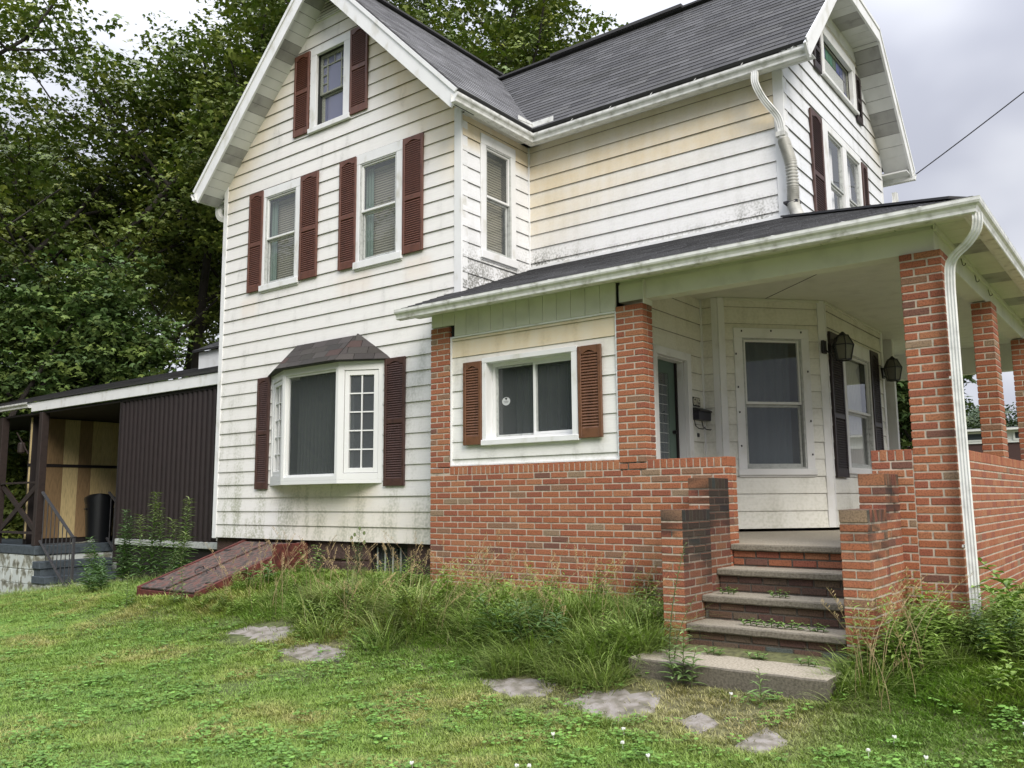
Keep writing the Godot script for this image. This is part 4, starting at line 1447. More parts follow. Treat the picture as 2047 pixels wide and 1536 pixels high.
func make_porch() -> void:
	var porch := hold("front_porch")
	tag(porch, "brick porch with enclosed room, square brick columns and low dark roof", "porch")
	var y0 := 0.30
	var base := 2.0505 - BC
	# brick wall below the enclosed room and beside the steps
	var wall := hold("brick_wall", porch)
	var mb := MB.new()
	mb.box(Vector3(-0.04, y0, 0.34), Vector3(3.695, YW - 0.012, ZP - 0.0055))
	put("mortar", mb, M.mortar, wall)
	bond(wall, 0, -0.047, 3.703, base, y0 + 0.1, ZP, -BH, 0.0, 0.13)
	rowlocks(wall, 0, 0.262, 2.540, base + JOINT * 0.4, YW + 0.004, 0.335, ZP)
	rowlocks(wall, 0, 2.862, 3.703, base + JOINT * 0.4, YW, 0.335, ZP)
	for k in 26:
		var y := base - k * BC
		if y < 0.9: break
		brick(wall, Vector3(3.703 - BH, y - BC + JOINT / 2, 0.335), Vector3(3.703, y - JOINT / 2, ZP - BH - JOINT))
	# stub right of the steps
	mb = MB.new()
	mb.box(Vector3(4.98, y0, 0.34), Vector3(5.31, YW - 0.012, ZP - 0.0055))
	put("mortar", mb, M.mortar, wall)
	bond(wall, 0, 4.973, 5.292, base, y0 + 0.1, ZP, -BH, 0.06)
	rowlocks(wall, 0, 4.973, 5.292, base + JOINT * 0.4, YW, 0.335, ZP)
	# columns
	var post := hold("brick_column", porch)
	mb = MB.new()
	mb.box(Vector3(-0.04, YW, 0.34), Vector3(0.24, 3.755, ZP - 0.0055))
	put("mortar", mb, M.mortar, post)
	bond(post, 0, -0.047, 0.253, 3.756, base + BC, ZP, -BH, 0.109, 0.06)
	post = hold("brick_column", porch)
	mb = MB.new()
	mb.box(Vector3(2.553, YW - 0.11, 0.33), Vector3(2.849, 3.66, ZP - 0.0055))
	put("mortar", mb, M.mortar, post)
	column_like(post, 2.545, 2.858, 0.322, ZP, 3.667, base)
	post = hold("brick_column", porch)
	mb = MB.new()
	mb.box(Vector3(5.308, y0, 0.21), Vector3(5.6175, 3.70, ZP - 0.0055))
	put("mortar", mb, M.mortar, post)
	column_bricks(post, 5.2987, ZP, 3.709, y0, 0)
	for z: float in [-1.88, -4.62]:
		post = hold("brick_column", porch)
		mb = MB.new()
		mb.box(Vector3(5.439, YW - 0.05, z - 0.315), Vector3(5.6175, 3.70, z - 0.0055))
		put("mortar", mb, M.mortar, post)
		column_like(post, 5.43, XP, z - 0.324, z, 3.70, YW)
	# long wall down the right side
	wall = hold("brick_wall", porch)
	mb = MB.new()
	mb.box(Vector3(5.43, y0, -7.6), Vector3(5.6175, YW - 0.012, 0.20))
	put("mortar", mb, M.mortar, wall)
	bond(wall, 2, -7.6, 0.195, base, 0.6, XP, -BH, 0.03, 0.05)
	rowlocks(wall, 2, -7.6, 0.195, base + JOINT * 0.4, YW, 5.43, XP)
	lay_bricks(300)
	# floor and ceiling
	mb = MB.new()
	mb.box(Vector3(2.3, 0.9, -7.6), Vector3(5.43, 1.30, -1.44))
	mb.quad(Vector3(2.3, 1.276, 0.34), Vector3(5.43, 1.276, 0.34), Vector3(5.43, 1.3005, -1.44), Vector3(2.3, 1.3005, -1.44))
	mb.box(Vector3(2.3, 0.9, -1.44), Vector3(5.43, 1.2, 0.34))
	mb.col = Color(0.95, 0.95, 0.95)
	put("floor_slab", mb, M.concrete, porch)
	mb = MB.new()
	mb.box(Vector3(2.0, 4.095, -7.6), Vector3(5.45, 4.12, 0.36))
	var ceil := put("ceiling", mb, M.porch_paint, porch)
	for k in 32:
		mb = MB.new()
		var z := 0.34 - k * 0.25
		mb.box(Vector3(2.0, 4.088, z - 0.248), Vector3(5.44, 4.0948, z), 0.002)
		put("ceiling_panel", mb, M.porch_paint, ceil)
	mb = MB.new()
	mb.bar(Vector3(3.23, 4.087, -1.885), Vector3(4.6, 4.087, -0.69), 0.008, 0.004)
	put("ceiling_seam", mb, M.dark_inside, ceil)
	# beams
	var beam := hold("beam", porch)
	mb = MB.new()
	mb.box(Vector3(2.55, 3.714, 0.30), Vector3(5.565, 3.90, ZB), 0.004)
	mb.box(Vector3(2.56, 3.9002, 0.30), Vector3(5.555, 4.10, ZB - 0.01), 0.002)
	mb.box(Vector3(2.865, 3.655, 0.34), Vector3(2.875, 3.90, ZB + 0.06))
	put("beam_cover", mb, M.porch_paint, beam)
	mb = MB.new()
	mb.box(Vector3(5.40, 3.714, -7.8), Vector3(5.566, 3.90, 0.2995), 0.004)
	mb.box(Vector3(5.40, 3.9002, -7.8), Vector3(5.555, 4.10, 0.2995), 0.002)
	mb.box(Vector3(5.5662, 3.88, -7.8), Vector3(5.59, 3.93, ZB + 0.02), 0.002)
	put("beam_cover", mb, M.porch_paint, beam)
	mb = MB.new()
	mb.box(Vector3(2.0, 3.66, -7.6), Vector3(5.3995, 4.087, -7.45), 0.004)
	put("beam_cover", mb, M.porch_paint, beam)
	for p in [[5.58, 3.88, -0.62], [5.58, 3.86, -1.30], [5.58, 3.86, -2.06], [5.40, 3.70, -0.5], [5.40, 3.70, -2.6]]:
		mb = MB.new()
		var o := Vector3(p[0], p[1], p[2])
		mb.tube(PackedVector3Array([o, o + Vector3(0.006, -0.04, 0), o + Vector3(0.008, -0.06, 0.0), o + Vector3(0.020, -0.073, 0.006), o + Vector3(0.034, -0.067, 0.012), o + Vector3(0.037, -0.052, 0.013)]), PackedFloat32Array([0.004, 0.004, 0.004, 0.004, 0.004, 0.004]), 6)
		put("plant_hook", mb, M.black_iron, beam)
	# soffits
	soffit_down(porch, Vector3(-0.30, 3.925, ZP - 0.06), Vector3(1, 0, 0), Vector3(0, 0, 1), 6.17, 0.305, 0.31, 0)
	soffit_down(porch, Vector3(5.5905, 3.925, 0.46), Vector3(0, 0, -1), Vector3(1, 0, 0), 8.2, 0.28, 0.23, 6)
	# vertical board frieze over the enclosed room
	var frieze := hold("board_frieze", porch)
	for k in 14:
		mb = MB.new()
		var x := -0.045 + k * 0.1845
		var lo := 3.765 if x < 0.14 else 3.625
		mb.box(Vector3(x + 0.002, lo, ZP - 0.04), Vector3(x + 0.1825, 3.925, ZP - 0.006), 0.004)
		put("plank", mb, M.porch_paint, frieze)
	mb = MB.new()
	mb.box(Vector3(-0.045, 3.60, ZP - 0.05), Vector3(2.54, 3.925, ZP - 0.0405))
	put("backing", mb, M.dark_inside, frieze)
	# siding and window of the enclosed room
	var stain := func(u: float, y: float, bl: float, sp: float) -> Vector4:
		return Vector4((0.75 if y > 3.372 else 0.18) * smoothstep(2.9, 3.35, y), 0.12 * smoothstep(0.5, 0.8, bl), 0.0, 0.25 * smoothstep(2.25, 2.09, y))
	siding_mat("siding_room", 2.4, 1.6, 2.05, 110.0, 141, stain, Color(0.905, 0.905, 0.89), 2.168)
	var fr := frame(Vector3(0.253, 0, ZP - 0.045), Vector3(1, 0, 0))
	var sw := hold("room_wall", porch, fr)
	siding(sw, rect(0.0, 2.09, 2.292, 3.60), 2.168, [rect(0.51, 2.33, 1.80, 3.30)], M.siding_room, 0.2005, 0.016)
	mb = MB.new()
	ring(mb, 0.0, 2.084, 2.292, 3.625, 0.022, -0.02, 0.032)
	put("trim", mb, M.white_trim, sw)
	sliding_window(porch)
	for s in [[0.478, 2.32, 0.752, 3.284], [2.072, 2.325, 2.362, 3.296]]:
		shutter(porch, frame(Vector3(0, 0, ZP - 0.03), Vector3(1, 0, 0)), s[0], s[1], s[2], s[3], M.shutter_tan, true, 0.0)
	inner_walls(porch)
	porch_roof(porch)

func column_like(part: Node3D, x0: float, x1: float, z0: float, z1: float, top: float, bottom: float) -> void:
	var y := top
	var k := 0
	var narrow := x1 - x0 < 0.25
	while y > bottom + 0.02:
		var lo := maxf(bottom + 0.004, y - BC + JOINT / 2)
		var hi := y - JOINT / 2
		if narrow:
			if k % 2:
				brick(part, Vector3(x0, lo, z1 - BH), Vector3(x1, hi, z1))
				brick(part, Vector3(x0, lo, z0), Vector3(x1, hi, z1 - BH - JOINT))
			else:
				var m := (x0 + x1) / 2
				brick(part, Vector3(x0, lo, z1 - BL), Vector3(m - JOINT / 2, hi, z1))
				brick(part, Vector3(m + JOINT / 2, lo, z1 - BL), Vector3(x1, hi, z1))
				brick(part, Vector3(x0, lo, z0), Vector3(x1, hi, z1 - BL - JOINT))
		else:
			var a := x0 + (BL if k % 2 else BH)
			brick(part, Vector3(x0, lo, z0), Vector3(a - JOINT / 2, hi, z1))
			brick(part, Vector3(a + JOINT / 2, lo, z1 - BH), Vector3(x1, hi, z1))
			brick(part, Vector3(a + JOINT / 2, lo, z0), Vector3(x1, hi, z1 - BH - JOINT))
		y -= BC
		k += 1

# level soffit panels, seen from below, starting at o and reaching width along wide
func soffit_down(parent: Node3D, o: Vector3, along: Vector3, wide: Vector3, length: float, width: float, pitch: float, vents: int) -> void:
	var part := hold("soffit", parent)
	var x := 0.0
	var k := 0
	while x < length - 0.02:
		var a := o + along * (x + 0.003)
		var b := o + along * minf(x + pitch - 0.003, length) + wide * width + Vector3(0, 0.012, 0)
		var mb := MB.new()
		mb.box(a.min(b), a.max(b), 0.002)
		var vent := vents > 0 and k % vents in [3, 4]
		put("soffit_panel", mb, M.soffit_vent if vent else M.porch_paint, part)
		x += pitch
		k += 1

func sliding_window(porch: Node3D) -> void:
	var fr := frame(Vector3(0, 0, ZP - 0.03), Vector3(1, 0, 0))
	var mb := MB.new()
	var x0 := 0.815; var x1 := 1.985; var y0 := 2.37; var y1 := 3.255
	plate(mb, 0.755, y0, x0, y1, -0.12, 0.034)
	plate(mb, x1, y0, 2.06, y1, -0.12, 0.034)
	plate(mb, 0.755, y1, 2.06, 3.312, -0.12, 0.036)
	plate(mb, 0.745, 2.305, 2.075, y0, -0.12, 0.05, 0.006)
	var w := put("window", mb, M.white_trim, porch, fr)
	w.set_meta("label", "sliding window with dark panes and a small round sticker")
	mb = MB.new()
	ring(mb, x0, y0, x1, y1, 0.035, -0.16, -0.085)
	put("frame", mb, M.window_white, w)
	mb = MB.new()
	ring(mb, x0 + 0.036, y0 + 0.036, 1.43, y1 - 0.036, 0.022, -0.135, -0.112)
	put("sash", mb, M.sash_grey, w)
	mb = MB.new()
	ring(mb, 1.392, y0 + 0.036, x1 - 0.036, y1 - 0.036, 0.03, -0.111, -0.09)
	put("sash", mb, M.window_white, w)
	pane(w, x0 + 0.05, y0 + 0.05, 1.42, y1 - 0.05, -0.124, M.glass)
	pane(w, 1.41, y0 + 0.05, x1 - 0.05, y1 - 0.05, -0.10, M.glass)
	well(w, x0 + 0.001, y0 + 0.001, x1 - 0.001, y1 - 0.001, -1.2, -0.16, M.dark_inside)
	drape(w, x0 + 0.02, y0 + 0.02, x1 - 0.3, y1 - 0.02, -0.5, M.curtain_dark, 0.12, 0.03)
	# the sticker: a pale disc with a dark wedge and a printed line
	mb = MB.new()
	var d := PackedVector2Array()
	for k in 24: d.append(Vector2(0.988 + 0.058 * cos(TAU * k / 24), 2.81 + 0.048 * sin(TAU * k / 24)))
	mb.prism(d, -0.1215, -0.1205)
	var st := put("sticker", mb, M.sticker, w)
	mb = MB.new()
	mb.prism(poly([[0.967, 2.85], [1.009, 2.85], [0.991, 2.822], [0.985, 2.822]]), -0.1204, -0.1198)
	mb.box(Vector3(0.953, 2.806, -0.1204), Vector3(1.023, 2.810, -0.1198))
	mb.box(Vector3(0.962, 2.792, -0.1204), Vector3(1.014, 2.796, -0.1198))
	put("print", mb, M.print_black, st)

func inner_walls(porch: Node3D) -> void:
	var stain := func(u: float, y: float, bl: float, sp: float) -> Vector4:
		return Vector4(0.12 * smoothstep(2.6, 3.6, y) + 0.06 * bl, 0.05 * smoothstep(0.5, 0.8, bl), 0.0, 0.2 + 0.2 * smoothstep(1.7, 1.4, y))
	siding_mat("siding_porch", 3.0, 2.85, 1.30, 90.0, 151, stain, Color(0.91, 0.912, 0.885), 1.335)
	var row := 1.335
	# door wall
	var fd := frame(Vector3(2.56, 0, 0.20), Vector3(0, 0, -1))
	var w := hold("door_wall", porch, fd)
	siding(w, rect(0, 1.335, 1.659, 4.09), row, [rect(0.44, 1.3, 1.30, 3.35)], M.siding_porch)
	var mb := MB.new()
	plate(mb, 0.40, 1.335, 0.48, 3.28, -0.02, 0.03)
	plate(mb, 1.21, 1.335, 1.31, 3.28, -0.02, 0.03)
	plate(mb, 0.40, 3.28, 1.31, 3.37, -0.02, 0.032)
	mb.box(Vector3(1.195, 1.335, -0.16), Vector3(1.2095, 3.28, -0.021))
	mb.box(Vector3(0.48, 1.335, -0.16), Vector3(0.495, 3.28, -0.021))
	mb.box(Vector3(0.495, 3.265, -0.16), Vector3(1.195, 3.28, -0.021))
	var door := put("door", mb, M.white_trim, porch, fd)
	mb = MB.new()
	mb.box(Vector3(1.02, 1.335, -0.17), Vector3(1.1945, 3.264, -0.125))
	mb.box(Vector3(0.4955, 1.335, -0.17), Vector3(1.02, 1.45, -0.125))
	mb.box(Vector3(0.4955, 3.12, -0.17), Vector3(1.02, 3.264, -0.125))
	mb.box(Vector3(0.4955, 1.45, -0.17), Vector3(0.58, 3.12, -0.125))
	put("door_leaf", mb, M.curtain_green, door)
	mb = MB.new()
	mb.box(Vector3(1.165, 1.34, -0.124), Vector3(1.193, 3.26, -0.10))
	put("weather_strip", mb, M.dark_wood, door)
	pane(door, 0.58, 1.45, 1.02, 3.12, -0.13, M.glass)
	drape(door, 0.585, 1.46, 1.018, 3.0, -0.155, M.curtain_grey, 0.08, 0.006)
	mb = MB.new()
	for k in 14: mb.box(Vector3(0.58, 1.55 + k * 0.11, -0.1495), Vector3(1.02, 1.556 + k * 0.11, -0.1445))
	put("lattice", mb, M.sash_grey, door)
	mb = MB.new()
	mb.tube(PackedVector3Array([Vector3(1.10, 2.45, -0.125), Vector3(1.10, 2.45, -0.09), Vector3(1.10, 2.45, -0.085)]), PackedFloat32Array([0.02, 0.024, 0.012]), 10)
	put("handle", mb, M.black_iron, door)
	mb = MB.new()
	mb.box(Vector3(0.4, 1.30, -0.8), Vector3(1.31, 3.3, -0.2))
	put("interior", mb, M.dark_inside, door)
	mb = MB.new()
	mb.box(Vector3(1.625, 1.335, 0.0), Vector3(1.66, 4.085, 0.032), 0.003)
	put("corner_strip", mb, M.white_trim, w)
	# narrow wall, slanted wall with a window, and the wall facing the side
	var fn := frame(Vector3(2.56, 0, -D1), Vector3(1, 0, 0))
	w = hold("narrow_wall", porch, fn)
	siding(w, rect(0.0, 1.335, 0.24, 4.09), row, [], M.siding_porch)
	var a := Vector3(2.79, 0, -D1)
	var b := Vector3(3.715, 0, -2.47)
	var fc := frame(a, b - a)
	var l := (b - a).length()
	w = hold("slanted_wall", porch, fc)
	siding(w, rect(0.0, 1.335, l, 4.09), row, [rect(0.20, 1.99, 1.13, 3.71)], M.siding_porch)
	mb = MB.new()
	mb.box(Vector3(-0.01, 1.335, -0.02), Vector3(0.072, 4.085, 0.026), 0.003)
	mb.box(Vector3(l - 0.085, 1.335, -0.02), Vector3(l + 0.008, 4.085, 0.026), 0.003)
	mb.xf = fc.affine_inverse() * fn
	mb.box(Vector3(0.155, 1.335, -0.02), Vector3(0.229, 4.085, 0.026), 0.003)
	put("corner_board", mb, M.white_trim, w)
	mb = MB.new()
	mb.box(Vector3(0.06, 4.055, 0.0), Vector3(l - 0.06, 4.087, 0.035), 0.004)
	put("crown_strip", mb, M.porch_paint, w)
	var win := hung_window(porch, fc, 0.285, 2.03, 1.05, 3.60, 0.105, 0.10, 0.12, 0.075, 2.81, "porch window, its panes mirroring porch roof and trees", "grey")
	mb = MB.new()
	for p in [[0.2, 3.4], [0.21, 3.0], [0.215, 2.7], [0.22, 2.3], [1.115, 3.2], [1.12, 2.6], [1.12, 2.2], [0.35, 1.985], [0.62, 1.975], [0.9, 1.98], [0.28, 3.68], [0.66, 3.69], [1.05, 3.68]]:
		mb.box(Vector3(p[0] - 0.008, p[1] - 0.012, 0.028), Vector3(p[0] + 0.006, p[1] + 0.010, 0.040))
	put("light_clips", mb, M.black_iron, win).set_meta("kind", "stuff")
	var fx := frame(Vector3(XG, 0, -2.47), Vector3(0, 0, -1))
	w = hold("side_wall", porch, fx)
	siding(w, rect(0.0, 1.335, 2.6, 4.09), row, [rect(0.62, 1.97, 1.95, 3.62)], M.siding_porch)
	mb = MB.new()
	mb.box(Vector3(2.53, 1.335, -0.02), Vector3(2.62, 4.085, 0.026), 0.003)
	mb.box(Vector3(0.012, 1.335, -0.02), Vector3(0.05, 4.085, 0.026), 0.003)
	put("corner_board", mb, M.white_trim, w)
	mb = MB.new()
	mb.box(Vector3(0.0, 4.055, 0.0), Vector3(2.6, 4.087, 0.035), 0.004)
	put("crown_strip", mb, M.porch_paint, w)
	hung_window(porch, fx, 0.72, 2.06, 1.84, 3.55, 0.16, 0.12, 0.17, 0.08, 2.80, "porch side window with pale curtains between dark shutters", "white")
	shutter(porch, fx, 0.085, 1.93, 0.56, 3.72, M.shutter_dark, false, 0.42)
	shutter(porch, fx, 1.87, 1.93, 2.26, 3.72, M.shutter_dark, false, 0.42)
	mb = MB.new()
	mb.box(Vector3(2.0, 1.3, -5.25), Vector3(XG - 0.02, 4.09, -5.075))
	put("end_wall", mb, M.porch_paint, porch)

func porch_roof(porch: Node3D) -> void:
	var roof := hold("roof", porch)
	var k := 0.40
	var rt := slope(Vector3(0, 3.985, 0.83), Vector3(1, 0, 0), Vector3(0, k, -1))
	var n := sqrt(1 + k * k)
	shingles(roof, rt, poly([[-0.26, 0], [5.928, 0], [3.64, 2.288 * n], [0.005, 2.288 * n], [0.005, 0.83 * n], [-0.26, 0.83 * n]]), 0, 0.125)
	rt = slope(Vector3(5.928, 3.985, 0.83), Vector3(0, 0, -1), Vector3(-1, k, 0))
	shingles(roof, rt, poly([[0, 0], [8.6, 0], [8.6, 2.212 * n], [2.212, 2.212 * n]]), 0, 0.125)
	var mb := MB.new()
	mb.bar(Vector3(5.84, 4.025, 0.742), Vector3(3.76, 4.858, -1.34), 0.22, 0.02)
	put("hip_cap", mb, M.roof_deck, roof)
	mb = MB.new()
	mb.box(Vector3(0.0, 4.86, -D1 + 0.0005), Vector3(3.72, 4.93, -D1 + 0.035))
	put("flashing", mb, M.white_trim, roof)
	mb = MB.new()
	var mesh_path := PackedVector3Array([Vector3(-0.27, 3.90, 0.765), Vector3(XP + 0.24, 3.90, 0.765), Vector3(XP + 0.24, 3.90, -7.8)])
	mb.sweep(PackedVector2Array([Vector2(-0.03, -0.02), Vector2(-0.0005, -0.02), Vector2(-0.0005, 0.08), Vector2(-0.03, 0.08)]), mesh_path)
	put("fascia", mb, M.white_trim, roof)
	mb = MB.new()
	mb.sweep(gutter_profile(), PackedVector3Array([Vector3(-0.32, 3.973, 0.765), Vector3(XP + 0.24, 3.973, 0.765), Vector3(XP + 0.24, 3.973, -7.8)]))
	var gut := put("gutter", mb, M.gutter_white, porch)
	mb = MB.new()
	for i in 10:
		var x := 0.15 + i * 0.6
		mb.bar(Vector3(x, 3.975, 0.885), Vector3(x + 0.05, 4.01, 0.74), 0.012, 0.004)
	put("gutter_strap", mb, M.gutter_white, gut)
	mb = MB.new()
	var o := Vector3(5.945, 3.86, 0.80)
	spout(mb, curve_points([o, o + Vector3(0.0, -0.06, 0.0), o + Vector3(-0.02, -0.13, -0.02), o + Vector3(-0.09, -0.20, -0.075), o + Vector3(-0.19, -0.255, -0.15), Vector3(5.70, 3.545, 0.60), Vector3(5.685, 3.44, 0.585), Vector3(5.68, 3.3, 0.58), Vector3(5.68, 2.0, 0.58), Vector3(5.69, 0.72, 0.60)], 0.02), 0.068, 0.050, Vector3(0, 0, 1))
	var ds := put("downspout", mb, M.gutter_white, porch)
	mb = MB.new()
	for y: float in [2.62, 1.3]: mb.box(Vector3(5.625, y, 0.50), Vector3(5.64, y + 0.02, 0.60))
	put("strap", mb, M.gutter_white, ds)

# ---------------------------------------------------------------- front steps
func make_steps() -> void:
	var steps := hold("front_steps")
	tag(steps, "concrete-topped brick steps between stepped, mildewed brick cheek walls", "steps")
	var f := noise(5.0, 3, 71)
	var stain := func(p: Vector3, n: Vector3) -> Color:
		var a := 0.0
		var dn := f.get_noise_3dv(p * 0.8) * 0.5
		var right := p.x > 4.5
		var top := 1.876 if p.z < 0.943 else 1.602
		var below := top - p.y
		if n.x > 0.5 and not right:
			a = maxf(smoothstep(0.85, 0.30, below + dn * 0.6), 0.5 + 0.3 * dn)
			a = maxf(a, 0.9 * smoothstep(0.22, 0.02, absf(p.z - 1.0) + dn * 0.5) * smoothstep(1.2, 0.4, below))
		elif n.x > 0.5:
			a = 0.95 * smoothstep(0.62, 0.10, below + dn * 0.9) * clampf(0.75 + 1.2 * f.get_noise_2d(p.z * 9.0, p.y * 1.2), 0, 1)
		else:
			a = smoothstep(0.34, 0.0, below + dn * 1.2) * (0.85 if not right else 0.45)
		if n.y > 0.5: a = 0.6
		return Color(1, 1, 1).lerp(Color(0.075, 0.16, 0.24), clampf(a, 0, 0.97))
	for x0: float in [3.495, 4.973]:
		var part := hold("cheek_wall", steps)
		var mb := MB.new()
		stained_core(mb, Vector3(x0 + 0.005, 0.2, 0.515), Vector3(x0 + 0.2005, 1.866, 0.9385), stain)
		stained_core(mb, Vector3(x0 + 0.005, 0.2, 0.9387), Vector3(x0 + 0.2005, 1.592, 1.479), stain)
		put("mortar", mb, M.stained_mortar, part)
		pier_bricks(part, x0, ZP + 0.004, 0.943, 1.876, 1.0, 0, stain)
		pier_bricks(part, x0, 0.945, 1.484, 1.602, 0.28, 1, stain)
		bond(part, 2, ZP + 0.004, 0.943, 1.0 + 0.016, 0.3, x0 + BL, -BH, 0.07, 0.1, stain)
	var riser_stain := func(p: Vector3, n: Vector3) -> Color:
		return Color(1, 1, 1).lerp(Color(0.25, 0.52, 0.78), (0.15 if p.y > 1.07 else 0.88) + 0.12 * f.get_noise_2d(p.x * 1.5, p.y * 3.0))
	for k in 4:
		var part := hold("riser", steps)
		var top := 1.277 - k * 0.199
		var z := 0.537 + k * 0.317
		var bot := top - 0.199 if k < 3 else 0.478
		bond(part, 0, 3.706, 4.97, top - 0.057, bot + 0.004, z - 0.045, -0.08, 0.04 * k, 0.1, riser_stain)
		var mb := MB.new()
		mb.box(Vector3(3.706, bot - 0.1, z - 0.14), Vector3(4.97, top - 0.06, z - 0.055))
		put("mortar", mb, M.dark_mortar, part)
		part = hold("tread", steps)
		mb = MB.new()
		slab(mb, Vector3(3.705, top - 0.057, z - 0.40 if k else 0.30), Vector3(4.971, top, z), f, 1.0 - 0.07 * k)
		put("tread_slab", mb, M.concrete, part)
	lay_bricks(280)
	var mb := MB.new()
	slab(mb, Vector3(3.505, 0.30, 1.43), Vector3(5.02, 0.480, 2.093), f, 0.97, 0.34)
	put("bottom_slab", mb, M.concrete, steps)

# mortar core of a pier, grimy where its bricks are
func stained_core(mb: MB, lo: Vector3, hi: Vector3, stain: Callable) -> void:
	var base := Color(0.51, 0.44, 0.355)
	var ny := int((hi.y - lo.y) / 0.05)
	for i in ny:
		var y0 := lerpf(lo.y, hi.y, float(i) / ny)
		var y1 := lerpf(lo.y, hi.y, float(i + 1) / ny)
		for j in 6:
			var z0 := lerpf(lo.z, hi.z, j / 6.0)
			var z1 := lerpf(lo.z, hi.z, (j + 1) / 6.0)
			var c: Color = stain.call(Vector3(hi.x, (y0 + y1) / 2, (z0 + z1) / 2), Vector3(1, 0, 0))
			mb.col = base * ((c.r + c.g) * 0.5)
			mb.quad(Vector3(hi.x, y0, z1), Vector3(hi.x, y0, z0), Vector3(hi.x, y1, z0), Vector3(hi.x, y1, z1))
			mb.quad(Vector3(lo.x, y0, z0), Vector3(lo.x, y0, z1), Vector3(lo.x, y1, z1), Vector3(lo.x, y1, z0))
		var cf: Color = stain.call(Vector3((lo.x + hi.x) / 2, (y0 + y1) / 2, hi.z), Vector3(0, 0, 1))
		mb.col = base * ((cf.r + cf.g) * 0.5)
		mb.quad(Vector3(lo.x, y0, hi.z), Vector3(hi.x, y0, hi.z), Vector3(hi.x, y1, hi.z), Vector3(lo.x, y1, hi.z))
	mb.col = base * 0.3
	mb.quad(Vector3(lo.x, hi.y, hi.z), Vector3(hi.x, hi.y, hi.z), Vector3(hi.x, hi.y, lo.z), Vector3(lo.x, hi.y, lo.z))

# a cast slab with worn, uneven edges
func slab(mb: MB, lo: Vector3, hi: Vector3, f: FastNoiseLite, light: float, front := 0.5) -> void:
	var n := 26
	var b := 0.010
	var rows := []
	for i in n + 1:
		var x := lerpf(lo.x, hi.x, float(i) / n)
		var w := 0.006 * f.get_noise_2d(x * 3.0, hi.z * 7.0)
		var w2 := 0.006 * f.get_noise_2d(x * 4.0 + 9.0, hi.z * 5.0)
		rows.append([Vector3(x, hi.y + w * 0.4, lo.z), Vector3(x, hi.y + w * 0.4, hi.z - 0.06), Vector3(x, hi.y + w * 0.3, hi.z - b * 1.2 + w2), Vector3(x, hi.y - b + w, hi.z + w2), Vector3(x, lo.y + b + w, hi.z + w2), Vector3(x, lo.y + w * 0.5, hi.z - b + w2), Vector3(x, lo.y, lo.z)])
	for i in n:
		for j in 6:
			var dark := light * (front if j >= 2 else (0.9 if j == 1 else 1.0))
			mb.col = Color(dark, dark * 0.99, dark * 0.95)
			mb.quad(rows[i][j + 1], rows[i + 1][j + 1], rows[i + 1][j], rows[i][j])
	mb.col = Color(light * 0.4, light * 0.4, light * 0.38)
	for e in [rows[0], rows[n]]:
		for j in range(1, 6):
			mb.tri(e[0], e[j], e[j + 1])

